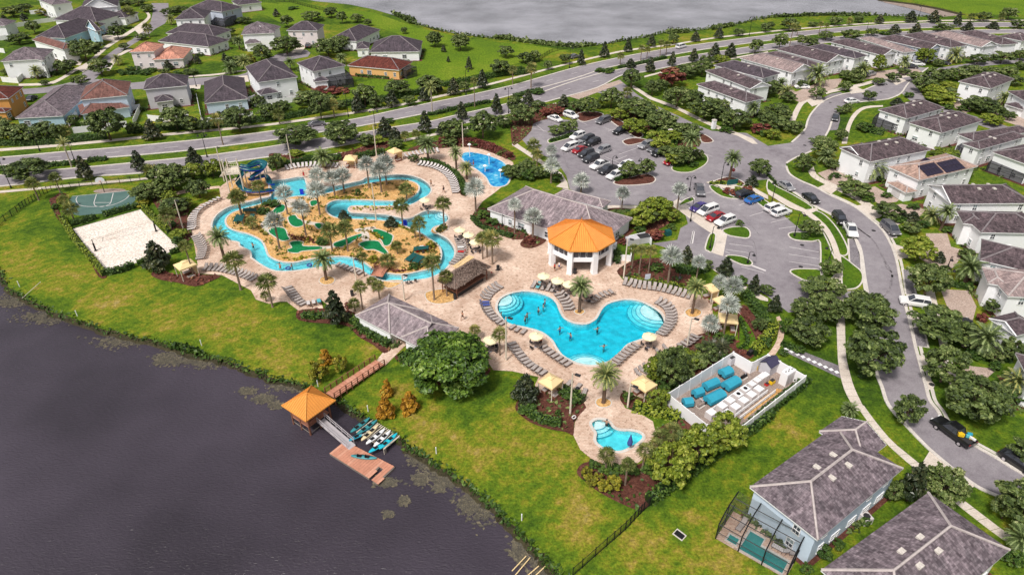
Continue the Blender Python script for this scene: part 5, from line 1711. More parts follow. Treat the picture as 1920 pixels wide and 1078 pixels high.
def fan(m,az,el,pet,R,n,tint,droop,wl=.05):
 d = Vector((math.cos(az) * math.cos(el),math.sin(az) * math.cos(el),math.sin(el)))
 side = Vector((-math.sin(az),math.cos(az),0))
 up = side.cross(d) * -1
 c = d * pet
 m.add([Vector((0,0,0)) - side * .02,side * .02,c + side * .015,c - side * .015],[(0,1,2,3)],None,.7)
 for i in range(n):
  t = -1.75 + 3.5 * i / (n - 1)
  q = d * math.cos(t) + side * math.sin(t)
  tip = c + q * R * random.uniform(.85,1.05) + Vector((0,0,-droop * R * random.uniform(.6,1.2))) + up * .05
  mid = c + q * R * .55 + Vector((0,0,.02))
  w = q.cross(up).normalized() * R * wl
  m.add([c,mid - w,tip,mid + w],[(0,1,2),(0,2,3)],None,min(1,max(0,tint + random.gauss(0,.17))))
def crown_fan(mat,n=22,pet=.5,R=.66,nl=9,droop=.30,dead=.14,stiff=0,wl=.05):
 m = MB()
 for i in range(n):
  f = i / n
  el = 1.4 - (2.35 - stiff) * f + random.uniform(-.15,.15)
  fan(m,i * 2.399 + random.uniform(-.25,.25),el,pet * random.uniform(.7,1.1),R,nl,(.95 if f > 1 - dead else random.uniform(.25,.85)),droop,wl)
 return m.mesh('crown',mat)
PALM = {'d': [crown_date() for _ in range(3)],'p': [crown_fan('leaf_sabal') for _ in range(4)],'s': [crown_fan('leaf_silver',22,.42,.74,11,.12,.1,.2,.06) for _ in range(3)],
  'q': [crown_date('leaf_sabal',22,1.0) for _ in range(2)],'a': [crown_date('leaf_cone',30,1.0)]}
tk = MB()
tk.tube([(0,0,-.02),(0,0,.08),(0,0,.5),(0,0,1)],[.25,.17,.15,.17],8)
TK = {'p': tk.mesh('trunk','palm_trunk'),'d': None,'s': None}
tk2 = MB()
tk2.tube([(0,0,-.02),(0,0,.05),(0,0,.8),(0,0,.9),(0,0,1)],[.36,.24,.22,.33,.30],9)
TK['d'] = tk2.mesh('trunk','trunk')
TK['s'] = TK['p']
TK['q'] = tk.mesh('trunk','pale_trunk')
TK['a'] = TK['p']
VEG = []                                                # (object, kind, base) for labels
def height_of(b,vtop,w):
 return zat(b,vtop)
def tree(k,c,x,yb,yt,w,group):
 u,v = px(c,x,yb)
 s = CROP[c][2]
 b = P(u,v)
 if inside(b,near_lake) or inside(b,main_pool):
  return
 wm = w / s / ppm(b)
 hm = max(1.2,zat(b,px(c,x,yt)[1]) - wm * .18)
 hm = min(hm,14)
 me,tr = random.choice(TREE[k])
 name = {'o': 'oak_tree','O': 'oak_tree','l': 'leafy_tree','c': 'magnolia_tree','D': 'broadleaf_tree','F': 'ficus_tree','y': 'cypress_shrub','Y': 'cypress_shrub','b': 'round_shrub','r': 'copper_shrub'}[k]
 t = link(name,None,None,(b.x,b.y,0),random.uniform(0,6.28),(wm * 1.02,wm * 1.02,hm))
 link('trunk',tr,t)
 link('crown',me,t)
 t['category'] = 'shrub' if k in 'yYbr' else 'tree'
 VEG.append((t,k,Vector((b.x,b.y,0)),hm,wm))
 return t
def palm(k,c,x,yc,w,xb,yb,cb=None):
 b = G(cb or c,xb,yb)
 u,v = px(c,x,yc)
 s = CROP[c][2]
 hm = min(max(1.0,zat(b,v)),13)
 p = P(u,v,hm)
 R = w / s / ppm(p) / 2
 name = {'d': 'date_palm','p': 'fan_palm','s': 'silver_palm','q': 'feather_palm','a': 'areca_palm'}[k]
 t = link(name,None,None,(b.x,b.y,0),random.uniform(0,6.28))
 lean = Matrix.Rotation(-t.rotation_euler.z,3,'Z') @ Vector((p.x - b.x,0,0))
 th = max(.8,min(1.2,R / 1.9))
 link('trunk',TK[k],t,(0,0,0),0,(th,th,hm))
 cr = link('crown',random.choice(PALM[k]),t,(0,0,hm),random.uniform(0,6.28),None)
 q = R / {'d': .92,'p': 1.08,'s': 1.06,'q': .85,'a': .9}[k]
 cr.scale = (q,q,q)
 t['category'] = 'palm'
 VEG.append((t,k,Vector((b.x,b.y,0)),hm,R * 2))
 return t
def T(c,rows,group=None):
 for r in rows:
  tree(r[0],c,*r[1:],group)
T('r1',[('o',105,130,20,150),('o',190,92,10,120),('c',55,215,95,90),('c',185,160,90,60),('o',265,255,140,110),('o',150,330,225,155),('y',375,110,20,170),('O',650,458,265,215),('o',500,552,425,150),('o',750,372,300,90),('o',890,295,170,130),
 ('o',1110,90,20,110),('o',610,642,545,120),('o',765,562,415,170),('o',935,372,310,80),('o',1060,300,238,90),('o',1260,122,45,100),('o',1340,92,25,125),('o',830,200,135,100),('c',1265,525,435,75),('b',1030,535,480,80),('b',980,530,485,70),('o',1430,560,500,110),('c',1690,470,385,60),('o',1760,492,400,135),
 ('O',830,1052,775,260),('c',1150,1045,870,130),('o',1330,972,775,225),('o',1440,992,855,130),('O',1800,982,770,225),('o',60,1062,875,200),('o',170,1070,900,190),('o',345,1055,895,210),('o',270,1070,930,150),('o',450,1060,920,120),('o',930,40,-20,120),('o',1040,45,-20,110),('b',960,215,180,70),('o',1630,350,290,60),('y',1870,440,395,60)])
T('r2',[('o',565,135,38,100),('o',650,178,75,82),('o',760,170,88,100),('o',840,197,132,65),('c',155,127,55,55),('o',235,205,100,100),('o',420,162,62,145),('o',1110,255,198,58),('D',1340,352,215,115),('c',1405,392,328,42),('D',1530,380,228,130),('o',1870,432,325,115),('o',1830,562,425,160),('O',235,408,240,205),('o',50,462,315,145),('O',545,422,255,195),('o',640,382,245,145),
 ('o',820,792,605,185),('c',765,842,685,105),('c',1020,797,655,105),('o',1070,722,575,185),('o',1300,702,535,195),('c',1260,757,635,85),('c',1480,712,565,95),('c',1695,662,505,90),('c',1595,522,415,52),('c',1440,467,418,28),('O',400,805,645,225),('o',490,892,685,155),('o',90,902,755,135),('o',200,855,735,135),('c',1270,992,810,105),('c',1540,892,745,98),
 ('c',1800,852,685,85),('o',1700,1035,805,210),('o',1480,1055,865,205),('c',970,1025,855,125),('c',1045,1055,935,115),('O',300,1085,905,285),('O',640,1085,875,250),('o',830,1095,985,125),('r',520,700,620,190),('r',640,690,640,120),('b',900,290,262,70),('b',270,72,40,90),('b',1050,735,690,80)])
T('r3',[('c',690,432,300,72),('c',865,392,270,62),('c',1040,352,240,68),('o',1205,332,238,82),('c',1370,312,222,74),('c',1545,287,190,78),('c',515,492,360,62),('o',400,482,390,85),('o',270,522,445,75),('o',100,472,375,125),('o',170,462,365,95),('c',885,507,425,85),('c',1030,542,415,80),('c',1195,497,375,64),('c',1355,462,350,80),('c',1510,442,305,92),('c',1630,432,305,92),('o',1815,402,280,105),('o',1695,272,202,84),('o',1895,242,160,74),
 ('o',890,655,495,155),('o',1045,715,585,115),('O',1230,805,625,185),('r',1190,645,480,205),('o',1290,585,465,165),('o',1420,565,435,155),('l',1560,472,395,115),('o',740,805,635,175),('o',570,865,705,155),('c',385,805,690,95),('c',120,795,650,95),('O',70,935,755,195),('O',920,875,695,245),('O',1100,975,795,235),('O',1440,885,695,245),('O',1660,965,795,205),('o',330,1003,925,135),('o',430,1003,885,125),('o',1330,1015,905,165),('l',920,1005,865,185),('l',1080,1075,955,165),
 ('r',260,870,790,110),('r',355,850,785,100),('b',430,850,790,90),('l',800,900,790,130),('r',1850,990,905,140),('l',1750,960,880,120),('b',660,540,510,90),('b',720,545,515,90),('b',190,705,665,100)])
T('r4',[('o',15,222,155,55),('o',155,232,115,135),('o',500,192,110,95),('o',330,202,152,74),('o',675,172,108,74),('c',830,178,95,68),('c',1060,168,65,92),('c',1230,172,60,92),('c',1405,203,78,64),('o',1605,162,72,115),('o',1790,152,38,115),('o',80,372,235,115),('o',255,352,245,105),('D',330,352,272,90),('o',430,302,218,105),('o',610,302,200,145),('o',770,272,198,85),('c',940,262,165,95),('c',1095,272,155,95),('o',1310,242,155,135),('c',1490,232,150,85),('c',1680,218,145,85),('o',1860,218,135,105),('b',870,262,228,85),
 ('l',815,542,395,95),('l',1160,482,340,135),('l',1545,402,295,105),('o',1560,482,385,145),('o',1740,472,365,155),('o',1880,452,355,125),('o',930,612,530,105),('o',570,682,595,95),('o',360,742,635,115),('o',150,772,675,105),('o',750,752,665,95),('o',540,852,785,85),('o',590,842,765,75),('o',540,1052,955,95),('c',960,792,715,95),('o',1150,692,555,165),('o',1240,632,485,165),('o',1410,602,485,185),('o',1560,572,475,145),('o',1690,562,485,125),('l',1280,772,645,235),('l',1340,662,595,115),('O',1590,842,695,235),('l',1660,932,835,165),('o',1890,522,445,105),
 ('o',60,872,755,165),('o',70,972,855,195),('o',200,1002,895,115),('O',410,1090,1005,175),('b',730,990,900,110),('b',1345,820,775,80),('o',0,730,600,110),('o',660,590,490,110)])
T('r5',[('O',225,345,160,285),('c',650,345,150,125),('c',1050,282,110,115),('c',1460,235,82,115),('O',1300,425,195,265),('O',1110,495,355,195),('o',1500,485,330,165),('l',1450,335,205,155),('l',1600,325,178,135),('l',1690,305,198,95),('l',1270,495,415,115),('o',1320,605,465,195),('c',1195,1015,775,205),('l',1350,785,705,125),('y',470,520,470,70),('y',1070,545,490,90),('b',1190,1040,1000,90),('l',1320,780,720,90)])
T('r6',[('o',160,285,140,105),('c',660,645,560,95),('c',1015,695,605,105),('b',500,830,770,110),('b',765,470,410,50),('b',120,540,505,130),('b',60,600,560,110),('l',300,165,115,110),('o',1180,210,150,80),('b',1880,290,230,120),('b',1700,640,560,110),('b',1770,680,620,100),('b',1400,720,685,70),('b',1370,745,715,50),('y',1310,860,800,70),('b',1180,1015,985,80),('y',880,960,930,80)])
T('r7',[('l',1080,655,455,225),('l',960,705,535,185),('o',1010,695,555,135),('l',1180,665,545,135),('c',1300,965,825,105),('c',1590,1065,905,125),('o',880,335,195,155),('o',1005,325,175,115),('l',1120,135,15,155),('O',1260,235,75,175),('O',1850,315,175,155),('c',1790,395,295,105),('b',1700,695,640,65),('r',1070,790,710,140),('r',1620,450,400,90),('l',1690,440,405,65),('r',1760,440,400,90),('b',810,620,565,120),('b',900,620,560,120),('r',830,830,780,60),('b',330,360,270,110),('o',40,330,220,160),('b',130,350,250,120),('c',870,1090,1040,60),('b',780,970,930,70),('r',130,820,770,90)])
T('s2',[('c',605,425,150,175),('F',1440,865,510,520),('y',480,855,690,145),('Y',525,725,600,115),('y',640,785,655,110),('Y',985,962,828,100),('Y',975,1118,945,140),('Y',1155,1075,912,140),('r',690,310,270,60),('b',1130,690,645,90)])
T('s3',[('c',1800,205,45,95),('l',1060,865,665,165),('O',1180,895,590,265),('l',1330,745,615,185),('c',100,1005,775,205),('o',1900,200,130,110),('b',1700,130,60,130),('b',1600,570,500,110),('b',1540,540,480,90),('b',860,1000,935,90),('l',1080,1060,910,160),('b',450,1010,950,110),('b',390,970,920,90),('b',1220,900,850,110),('b',1100,900,830,110),('b',100,1078,1010,140)])
T('s4',[('O',400,235,65,285),('O',240,375,225,175),('O',430,405,205,255),('O',280,575,375,265),('D',720,455,180,350),('O',730,785,445,390),('O',1170,205,-50,290),('O',1270,525,295,385),('O',1290,860,590,300),('D',1520,1130,815,430),('o',1670,345,235,135),('r',1590,410,345,95),('o',1780,705,525,160),('O',1010,1175,955,205),('o',460,65,-65,155),('c',40,335,195,105),('b',120,500,370,90),('b',230,640,595,90),('b',110,665,620,70),('b',1840,1000,900,160)])
T('r8',[('o',400,190,25,175),('o',260,285,138,145),('o',640,465,335,230),('o',880,640,500,195),('c',1070,665,565,125),('o',1060,745,655,135),('l',1100,950,755,240),('l',1310,210,85,230),('o',310,765,630,155),('b',1075,565,530,85),('b',270,790,755,60),('b',740,500,450,110),('b',980,660,620,100),('c',1280,960,890,90),('b',460,350,325,40),('y',1460,920,880,90)])
T('s8',[('c',1190,590,335,165),('D',1370,600,368,250),('O',1890,725,480,345),('o',1890,345,215,165),('b',680,940,870,110),('b',1850,990,900,120),('b',930,740,690,70)])
T('s7',[('l',990,505,225,260),('l',1170,365,125,240),('l',1345,265,55,240),('o',1090,305,145,140),('b',760,420,360,120),('b',880,440,350,140),('y',545,500,430,80),('y',640,540,440,100),('y',475,455,390,80),('y',500,510,460,60),('y',585,545,490,70),('b',600,430,380,110),('b',520,400,350,80),('b',1120,330,270,100),('b',290,70,25,45),('b',1010,470,420,90),('b',1230,330,260,120),('b',680,430,380,100)])
T('r1',[('o',60,560,500,90),('b',1140,540,500,80),('o',340,640,590,70),('b',410,560,520,70),('c',1480,480,400,60),('b',1500,420,390,60),('o',1720,270,190,100),('o',1830,180,110,110),('o',1760,330,270,80),('y',1890,470,420,70),('b',300,860,810,60),('b',1070,830,790,60),('b',1450,700,650,60),('o',1240,560,500,80),('b',1330,560,520,90),('b',1090,560,520,90),('b',930,560,520,80),('o',560,940,850,90),('b',650,960,910,70),('o',1010,1000,900,100),('o',1560,980,870,120),('o',0,960,860,120)])
T('r2',[('o',350,560,480,80),('b',90,430,380,70),('o',330,330,260,90),('b',620,390,340,80),('o',20,260,200,80),('b',950,300,265,70),('o',560,790,690,120),('o',620,820,740,100),('o',900,810,700,120),('c',1360,690,590,80),('o',1560,690,600,90),('o',1150,790,700,100),('o',20,800,700,110),('l',700,1040,960,120),('l',900,1078,1000,130),('c',1390,1010,900,90),('o',1860,950,850,130),('o',1250,1078,1010,120),('b',1000,920,880,80)])
T('r3',[('o',20,850,700,130),('o',200,830,740,120),('o',480,830,740,110),('o',1000,900,760,170),('l',1010,850,740,150),('o',1180,1000,880,150),('l',1200,1060,960,140),('o',1260,1030,900,140),('o',1340,760,650,150),('o',1540,900,790,150),('b',1600,990,930,110),('o',1560,830,720,150),('b',1870,1010,950,110),('o',1890,900,800,130),('o',1110,680,580,120),('o',1350,560,450,120),('o',1450,500,400,110),('l',640,810,730,100)])
T('r4',[('o',30,700,590,110),('o',590,600,510,110),('o',660,620,540,100),('o',250,660,590,80),('b',560,570,520,70),('o',1010,560,500,90),('o',1270,500,430,90),('o',1110,620,520,130),('o',1320,590,500,130),('o',1490,560,470,130),('o',1800,580,480,130),('l',1220,720,610,150),('o',1360,740,640,120),('o',1490,820,730,110),('o',1690,880,770,130),('o',1790,900,820,90),('b',1450,830,780,80),('o',1840,640,550,120),('o',820,640,570,80),('b',1050,730,680,80),('o',1250,860,780,90),('o',0,960,830,150),('o',110,900,800,120),('b',230,950,900,70),('l',30,1040,950,120),('o',700,980,910,90)])
T('r8',[('b',880,480,430,80),('c',1000,640,560,80),('b',1160,700,640,90),('b',1340,740,690,80),('o',1470,940,850,110),('b',830,360,310,70),('o',480,270,180,110),('b',500,330,280,80),('c',1270,960,870,90),('o',1480,330,220,90),('b',1110,560,520,60)])
T('s4',[('b',1340,150,90,80),('o',1680,720,620,120),('b',1560,690,630,100),('b',1690,770,700,90),('b',700,830,770,80)])
T('s3',[('o',1450,700,560,180),('o',1380,760,640,160),('b',1560,680,610,110),('o',1280,860,740,150),('b',1150,940,880,100),('b',1860,350,280,90),('o',1840,480,380,110),('b',1890,600,520,100),('b',1640,340,280,80),('b',60,960,890,80)])
T('r7',[('o',790,620,560,110),('l',880,690,580,130),('o',1130,640,520,120),('b',960,740,690,100),('b',1190,720,670,80),('o',1150,180,80,120),('l',1200,240,130,120),('o',1380,200,110,110),('b',1350,250,200,80),('o',190,330,230,130),('o',110,290,180,130),('b',250,330,270,90),('b',1240,1010,950,110),('b',1080,1030,960,100),('o',1450,1020,940,100)])
T('r6',[('b',130,210,160,100),('l',190,240,170,100),('b',400,200,155,90),('b',560,195,150,90),('b',850,165,120,90),('o',1050,110,30,120),('o',1450,90,20,120),('b',1640,90,50,90),('r',1750,110,60,110),('b',1850,170,110,100),('o',1900,330,240,130),('b',1590,430,370,80)])
T('r5',[('o',1210,480,370,150),('l',1180,430,340,120),('b',1280,700,640,90),('l',1400,560,470,110),('b',1240,590,530,100),('o',1560,320,230,110),('b',1340,830,760,90),('b',420,570,520,60),('o',1340,330,230,130)])
T('s8',[('b',560,1040,980,80),('b',760,880,830,80),('o',1090,590,470,110),('b',1040,560,500,80),('c',1230,520,400,90),('b',1800,960,890,90),('o',1780,700,560,160)])
def PL(c,rows):
 for r in rows:
  palm(r[0],c,*r[1:])
PL('r1',[('p',1115,210,95,1120,280),('p',740,205,95,745,290),('d',505,365,125,510,428),('d',285,535,105,288,592),('d',895,445,95,890,490),('p',990,90,110,985,170),('d',1790,310,95,1795,372),('d',1840,465,125,1840,522),('d',1730,510,125,1730,552),('p',500,975,135,510,1050),('p',1655,890,115,1670,1085),('d',1280,145,80,1285,190)])
PL('r2',[('d',700,295,95,705,345),('d',255,470,95,262,528),('d',645,440,95,645,482),('q',1310,655,115,1320,845),('p',1635,605,75,1637,802),('p',585,780,105,588,882),('p',172,850,115,180,932),('p',1120,1010,85,1120,1062),('p',1200,1000,85,1200,1050)])
PL('r3',[('p',140,510,115,142,658),('p',0,520,80,5,640),('p',805,418,74,808,490),('p',965,362,64,962,457),('p',1010,372,64,1008,442),('p',1108,320,64,1106,427),('p',1155,335,74,1152,412),('d',1800,810,125,1800,882),('p',870,690,100,860,740)])
PL('r4',[('p',178,200,64,160,352),('p',225,210,54,215,272),('p',390,182,54,378,262),('p',605,155,64,605,192),('p',1510,128,74,1508,172),('d',360,560,190,350,642),('d',690,520,125,690,592),('d',1005,465,115,1000,532),('d',1385,415,135,1385,472),('d',80,630,115,85,692),('d',120,695,135,125,742),('d',1745,735,115,1745,792),('p',1740,120,70,1740,160),('p',440,190,50,430,240)])
PL('r5',[('p',260,375,125,292,502),('p',430,335,115,452,442),('q',485,85,115,537,252),('p',1115,280,135,1150,370),('p',1255,605,155,1288,732),('p',1390,840,120,1452,1075),('p',490,500,110,505,560),('p',545,565,140,560,662),('p',1790,470,160,1812,622),('p',1885,660,110,1895,725),('d',1635,780,180,1685,962)])
PL('s1',[('p',1770,-50,200,1803,172)])
PL('r6',[('s',835,235,155,848,410),('s',965,235,195,978,387),('s',920,280,175,940,442),('s',650,320,165,662,447),('s',585,335,155,592,477),('s',460,315,155,472,425),('s',450,430,195,480,612),('s',210,450,165,237,607),('s',360,560,165,375,762),('s',155,660,185,178,864),('s',1650,415,195,1645,595),('p',1400,525,155,1410,722),('p',1125,415,135,1128,502),('p',1090,540,155,1100,702),
 ('p',1220,670,135,1230,805),('p',1180,710,75,1192,782),('p',550,725,175,572,882),('p',670,705,155,690,884),('p',1050,840,105,1060,902),('p',1010,950,145,990,1012),('p',800,925,115,812,1072),('p',1690,785,135,1697,942),('p',1790,790,175,1770,982),('p',1740,770,130,1730,930),('p',40,395,125,45,532),('d',1290,85,165,1290,212),('d',1495,150,125,1500,272),('d',1580,262,125,1578,347),('d',510,180,165,515,262)])
palm('d','r6',505,945,190,527,100,'s2')
palm('p','r6',1310,965,175,1335,250,'s2')
PL('s2',[('p',1430,70,135,1430,222),('p',90,110,185,125,302),('p',790,150,135,800,322),('p',915,140,125,925,242),('p',740,275,115,742,335),('p',75,210,85,78,262),('p',1820,500,145,1825,664),('p',1640,470,110,1640,545),('p',870,110,110,880,190)])
PL('g2',[('p',225,640,300,270,960)])
PL('r7',[('s',290,130,105,292,190),('s',285,240,155,292,372),('p',150,90,135,160,205),('p',185,155,105,187,242),('s',515,360,160,515,447),('s',835,450,135,818,592),('s',1240,425,145,1232,592),('s',160,625,175,155,804),('s',30,540,135,20,747),('p',900,865,100,897,1017),('p',960,870,105,950,1052),('p',1040,875,115,1020,1047),('s',1200,920,200,1163,1140),('s',1390,965,135,1372,1130),('d',1645,190,150,1623,364),('d',1335,50,160,1318,225)])
PL('s3',[('s',1540,115,130,1530,235),('s',1660,145,180,1622,295),('s',1625,285,190,1580,510),('s',1480,425,165,1465,515),('d',515,150,190,503,342),('d',1385,160,170,1347,350),('d',697,815,240,684,1018),('a',1480,620,190,1470,690),('a',1420,650,150,1410,710),('a',1560,600,150,1555,665),('a',1260,830,150,1250,880)])
PL('s4',[('d',1625,540,290,1580,655),('d',1790,860,240,1810,955),('d',600,1070,140,600,1110)])
PL('r8',[('d',430,175,140,425,232),('d',795,260,205,770,350),('d',1210,620,165,1205,680),('d',1320,590,150,1290,725),('d',1480,1010,235,1470,1115)])
PL('s8',[('d',1870,830,200,1860,900)])
PL('s7',[('p',600,310,145,592,424),('p',725,370,115,718,505),('p',840,285,145,825,428),('p',925,200,155,930,335),('p',1000,155,140,1005,260),('p',880,250,130,900,370)])

# ---- labels: what it looks like and the landmark it stands by
LOOK = {'o': 'dark green oak','O': 'large dark green oak','l': 'light yellow-green tree','c': 'dark narrow magnolia','D': 'dense deep green tree','F': 'huge glossy round ficus tree','y': 'yellow-olive shrub','Y': 'rust-orange cypress shrub','b': 'round green shrub','r': 'copper-red shrub',
  'd': 'feathery date palm','p': 'round-headed fan palm','s': 'silver-leaved palm','q': 'tall thin feather palm','a': 'dark bushy areca palm'}
for n,c,x,y in (('the main pool','s3',560,480),('the small pool','s7',650,200),('the blue splash pad','r6',1740,270),('the water slide','g2',300,400),('the basketball court','r5',760,520),('the volleyball sand court','r5',900,800),('the thatched bar','s2',1600,60),('the boulevard end of the car park','r3',500,930),('the lower car park','r7',1650,780),
     ('the big roundabout of parked cars','r7',600,200),('the white equipment yard','g3',900,600),('the entry gate','r3',1500,930),('the street bend','r8',700,640),('the boulevard crossing','r3',500,600),('the far lake shore','r3',1300,240),('the left end of the boulevard','r5',300,250),('the middle of the boulevard','r2',800,920),('the kayak rack','g5',1500,800),
     ('the putting greens','r6',600,740),('the river loop','r6',1050,430),('the right end of the boulevard','r4',1100,215),('the black-fenced lawn','s7',900,560),('the green beyond the estate','r2',1500,350),('the river steps','r6',1330,620),('the slide pool','g2',950,500),('the lower street','s4',900,700)):
 LAND.append((n,G(c,x,y)))
LAND = [(n.replace('the big roundabout of parked cars','the upper car park'),p) for n,p in LAND]
groups = {}
for t,k,b,hm,wm in VEG:
 n,lp = min(LAND,key=lambda q: (q[1] - b).length)
 d = b - lp
 u0,v0 = proj(lp)
 u1,v1 = proj(b)
 if abs(u1 - u0) > abs(v1 - v0):
  rel = 'right of' if u1 > u0 else 'left of'
 else:
  rel = 'in front of' if v1 > v0 else 'behind'
 groups.setdefault((k if k not in 'O' else 'o',n,rel),[]).append((d.length,t,k))
 t['group'] = {'tree': 'trees of the estate','palm': 'palms of the estate','shrub': 'shrubs of the estate'}[t['category']]
ORD = ['nearest','second nearest','third nearest','fourth nearest','fifth nearest','sixth nearest','seventh nearest','eighth nearest','ninth nearest','tenth nearest','eleventh nearest','twelfth nearest','thirteenth nearest','fourteenth nearest','fifteenth nearest','sixteenth nearest']
for (k,n,rel),lst in groups.items():
 lst.sort(key=lambda q: q[0])
 for i,(d,t,kk) in enumerate(lst):
  look = LOOK[k]
  if len(lst) == 1:
   t['label'] = 'only ' + look + ' ' + rel + ' ' + n
  elif len(lst) == 2:
   t['label'] = look + ' ' + rel + ' ' + n + ', ' + ('nearer' if i == 0 else 'farther') + ' of the two'
  else:
   t['label'] = look + ' ' + rel + ' ' + n + ', ' + (ORD[min(i,15)] if i < len(lst) - 1 else 'farthest') + ' there'

# ---- hedges: leafy runs, each a thing
def hedge(c,pts,w=1.0,h=1.0,mat='leaf_hedge',label='',dens=42,size=.28):
 l = smooth_loop(GL(c,pts),4,False)
 P_,N_,T_ = [],[],[]
 body = MB()
 for a,b in zip(l[:-1],l[1:]):
  d = b - a
  L = d.length
  if L < .05:
   continue
  e = d / L
  nn = Vector((-e.y,e.x,0))
  rz = math.atan2(e.y,e.x)
  m = (a + b) / 2
  body.box((m.x,m.y,h * .42),(L + .1,w * .75,h * .84),rz)
  k = int(L * dens * (w + 2 * h) / 3) + 1
  for _ in range(k):
   s = random.random() * L
   q = random.random() * (w + 2 * h)
   if q < h:
    o,z,nv = -w / 2,q,-nn
   elif q < h + w:
    o,z,nv = q - h - w / 2,h,Vector((0,0,1))
   else:
    o,z,nv = w / 2,q - h - w,nn
   p = a + e * s + nn * (o + random.gauss(0,.06))
   P_.append((p.x,p.y,max(.05,z + random.gauss(0,.08))))
   N_.append((nv.x,nv.y,nv.z + .3))
   T_.append(random.gauss(.5,.2))
 me = leaves_mesh('foliage',mat,np.array(P_),np.array(N_),np.full(len(P_),size) * RNG.uniform(.7,1.3,len(P_)),np.array(T_))
 t = thing('hedge',label,'hedge',(l[0].x,l[0].y,0),0,'clipped hedges')
 o = link('foliage',me,t,(-l[0].x,-l[0].y,0))
 o2 = body.build('core','leaf_hedge' if mat == 'leaf_lime' else mat,t)
 o2.location = (-l[0].x,-l[0].y,0)
 return t
hedge('r5',[(465,640),(560,800),(700,960),(785,1070)],.9,1.0,'leaf_lime','long yellow-green hedge down the lake side of the sand court')
hedge('r5',[(540,690),(640,665),(722,640)],1.0,1.1,label='left short hedge between the sand court and basketball court')
hedge('r5',[(778,625),(900,590),(1048,550)],1.0,1.1,label='right hedge between the sand court and basketball court')
hedge('r5',[(1065,545),(1150,640),(1270,750)],.9,1.0,'leaf_lime','hedge along the right side of the sand court')
hedge('r5',[(785,1060),(900,1040),(1005,1000)],1.0,1.1,label='lower left hedge at the front of the sand court')
hedge('r5',[(1035,990),(1130,960)],1.0,1.1,label='lower hedge beside the dark magnolia at the sand court')
hedge('r5',[(1280,905),(1350,880)],.9,1.0,label='short hedge right of the dark magnolia by the sand court')
hedge('s7',[(865,620),(1000,530),(1180,400),(1330,290),(1420,230),(1560,130),(1640,70)],1.3,1.3,label='long dark hedge along the black fence below the small pool')
hedge('s3',[(1735,215),(1850,370),(1920,470)],1.6,1.4,label='dark hedge between the path and the car park corner')
hedge('s3',[(1700,400),(1760,560),(1700,625)],.5,.6,label='low hedge edging the small park lawn')
hedge('s3',[(1800,660),(1870,590),(1930,520),(1960,440)],1.6,1.2,'leaf_lime','yellow-green hedge curling along the brick path')
hedge('s3',[(360,930),(430,960),(530,1020)],1.3,1.0,label='hedge beside the cabana nearest the small pool')
hedge('s7',[(770,20),(880,45),(970,60),(1060,90)],1.8,.9,'leaf_lime','broad yellow-green hedge above the small pool')
hedge('s7',[(60,20),(150,80),(230,110),(310,120)],1.4,.9,label='dark low hedge curving around the mulch bed by the lawn')
hedge('s2',[(350,375),(450,385),(560,370)],1.4,.9,label='low hedge left of the dark magnolia by the changing rooms')
hedge('s2',[(640,390),(740,420),(800,480),(900,540),(1000,595)],1.4,1.0,label='dark hedge under the changing room wall')
hedge('s3',[(860,95),(950,115),(1060,130),(1160,140),(1290,165)],.9,.7,'leaf_lime','light low hedge behind the straight lounger row')
hedge('s3',[(1230,30),(1330,50),(1450,30)],1.6,1.2,label='hedge at the top of the dark mulch bed by the palms')
hedge('r6',[(1230,215),(1340,225),(1450,280),(1520,340),(1555,420),(1560,465)],1.3,.9,label='curved hedge behind the arc of loungers by the splash pad')
hedge('r6',[(1620,640),(1680,700),(1800,750),(1920,780)],1.0,.8,label='hedge curving around the clubhouse corner bed')
hedge('r7',[(0,700),(60,720),(105,745)],.9,.8,label='short hedge under the clubhouse wall')
hedge('r6',[(100,260),(250,240),(400,215),(640,195)],1.5,1.3,label='hedge behind the white lounger row at the top of the deck')
hedge('r6',[(740,195),(960,150)],1.5,1.3,label='hedge between the two cabanas at the top of the deck')
hedge('r6',[(1370,75),(1560,70),(1750,120),(1900,190)],2.0,1.3,'leaf_redbush','coppery hedge around the splash pad')
hedge('r7',[(290,65),(400,35),(505,0)],.8,.8,label='clipped hedge on the upper car park island')
hedge('r7',[(770,360),(880,325),(1000,290)],.9,.8,label='clipped hedge on the striped bay island of the upper car park')
hedge('r7',[(1215,255),(1300,225),(1400,165)],1.2,.7,label='low hedge on the date palm island')
hedge('r7',[(755,945),(810,940)],1.8,1.8,label='square clipped hedge beside the rotunda')
hedge('r8',[(0,320),(1,321),(60,380)],.6,.5,label='small hedge at the car park edge')
hedge('r4',[(680,960),(760,990),(860,1010)],2.2,1.4,label='dark hedge in front of the arched porch')
hedge('r8',[(660,460),(740,500),(790,520)],.8,.8,label='low hedge beside the tan house driveway')
hedge('s7',[(1480,150),(1560,95),(1660,20)],1.0,1.0,label='hedge outside the equipment yard wall by the lawn')
hedge('g3',[(1250,1000),(1500,800),(1700,640),(1850,520)],1.3,1.1,label='leafy hedge along the outer yard wall')
hedge('r7',[(1480,385),(1600,380),(1720,395)],.8,.6,'leaf_lime','low lime hedge by the car park sign')
hedge('r1',[(0,1085),(300,1080),(560,1060),(800,1035)],2.2,1.5,label='hedge along the boulevard walk at the far left')
hedge('r1',[(960,1000),(1200,975),(1400,960)],2.0,1.5,label='hedge along the boulevard behind the grey terrace house')
hedge('r1',[(1410,965),(1700,945),(1916,915)],1.6,1.2,label='hedge along the boulevard behind the low dark-roofed house')
hedge('r2',[(0,915),(150,900),(330,870),(560,820)],2.0,1.4,label='hedge along the boulevard behind the pyramid-roofed house')
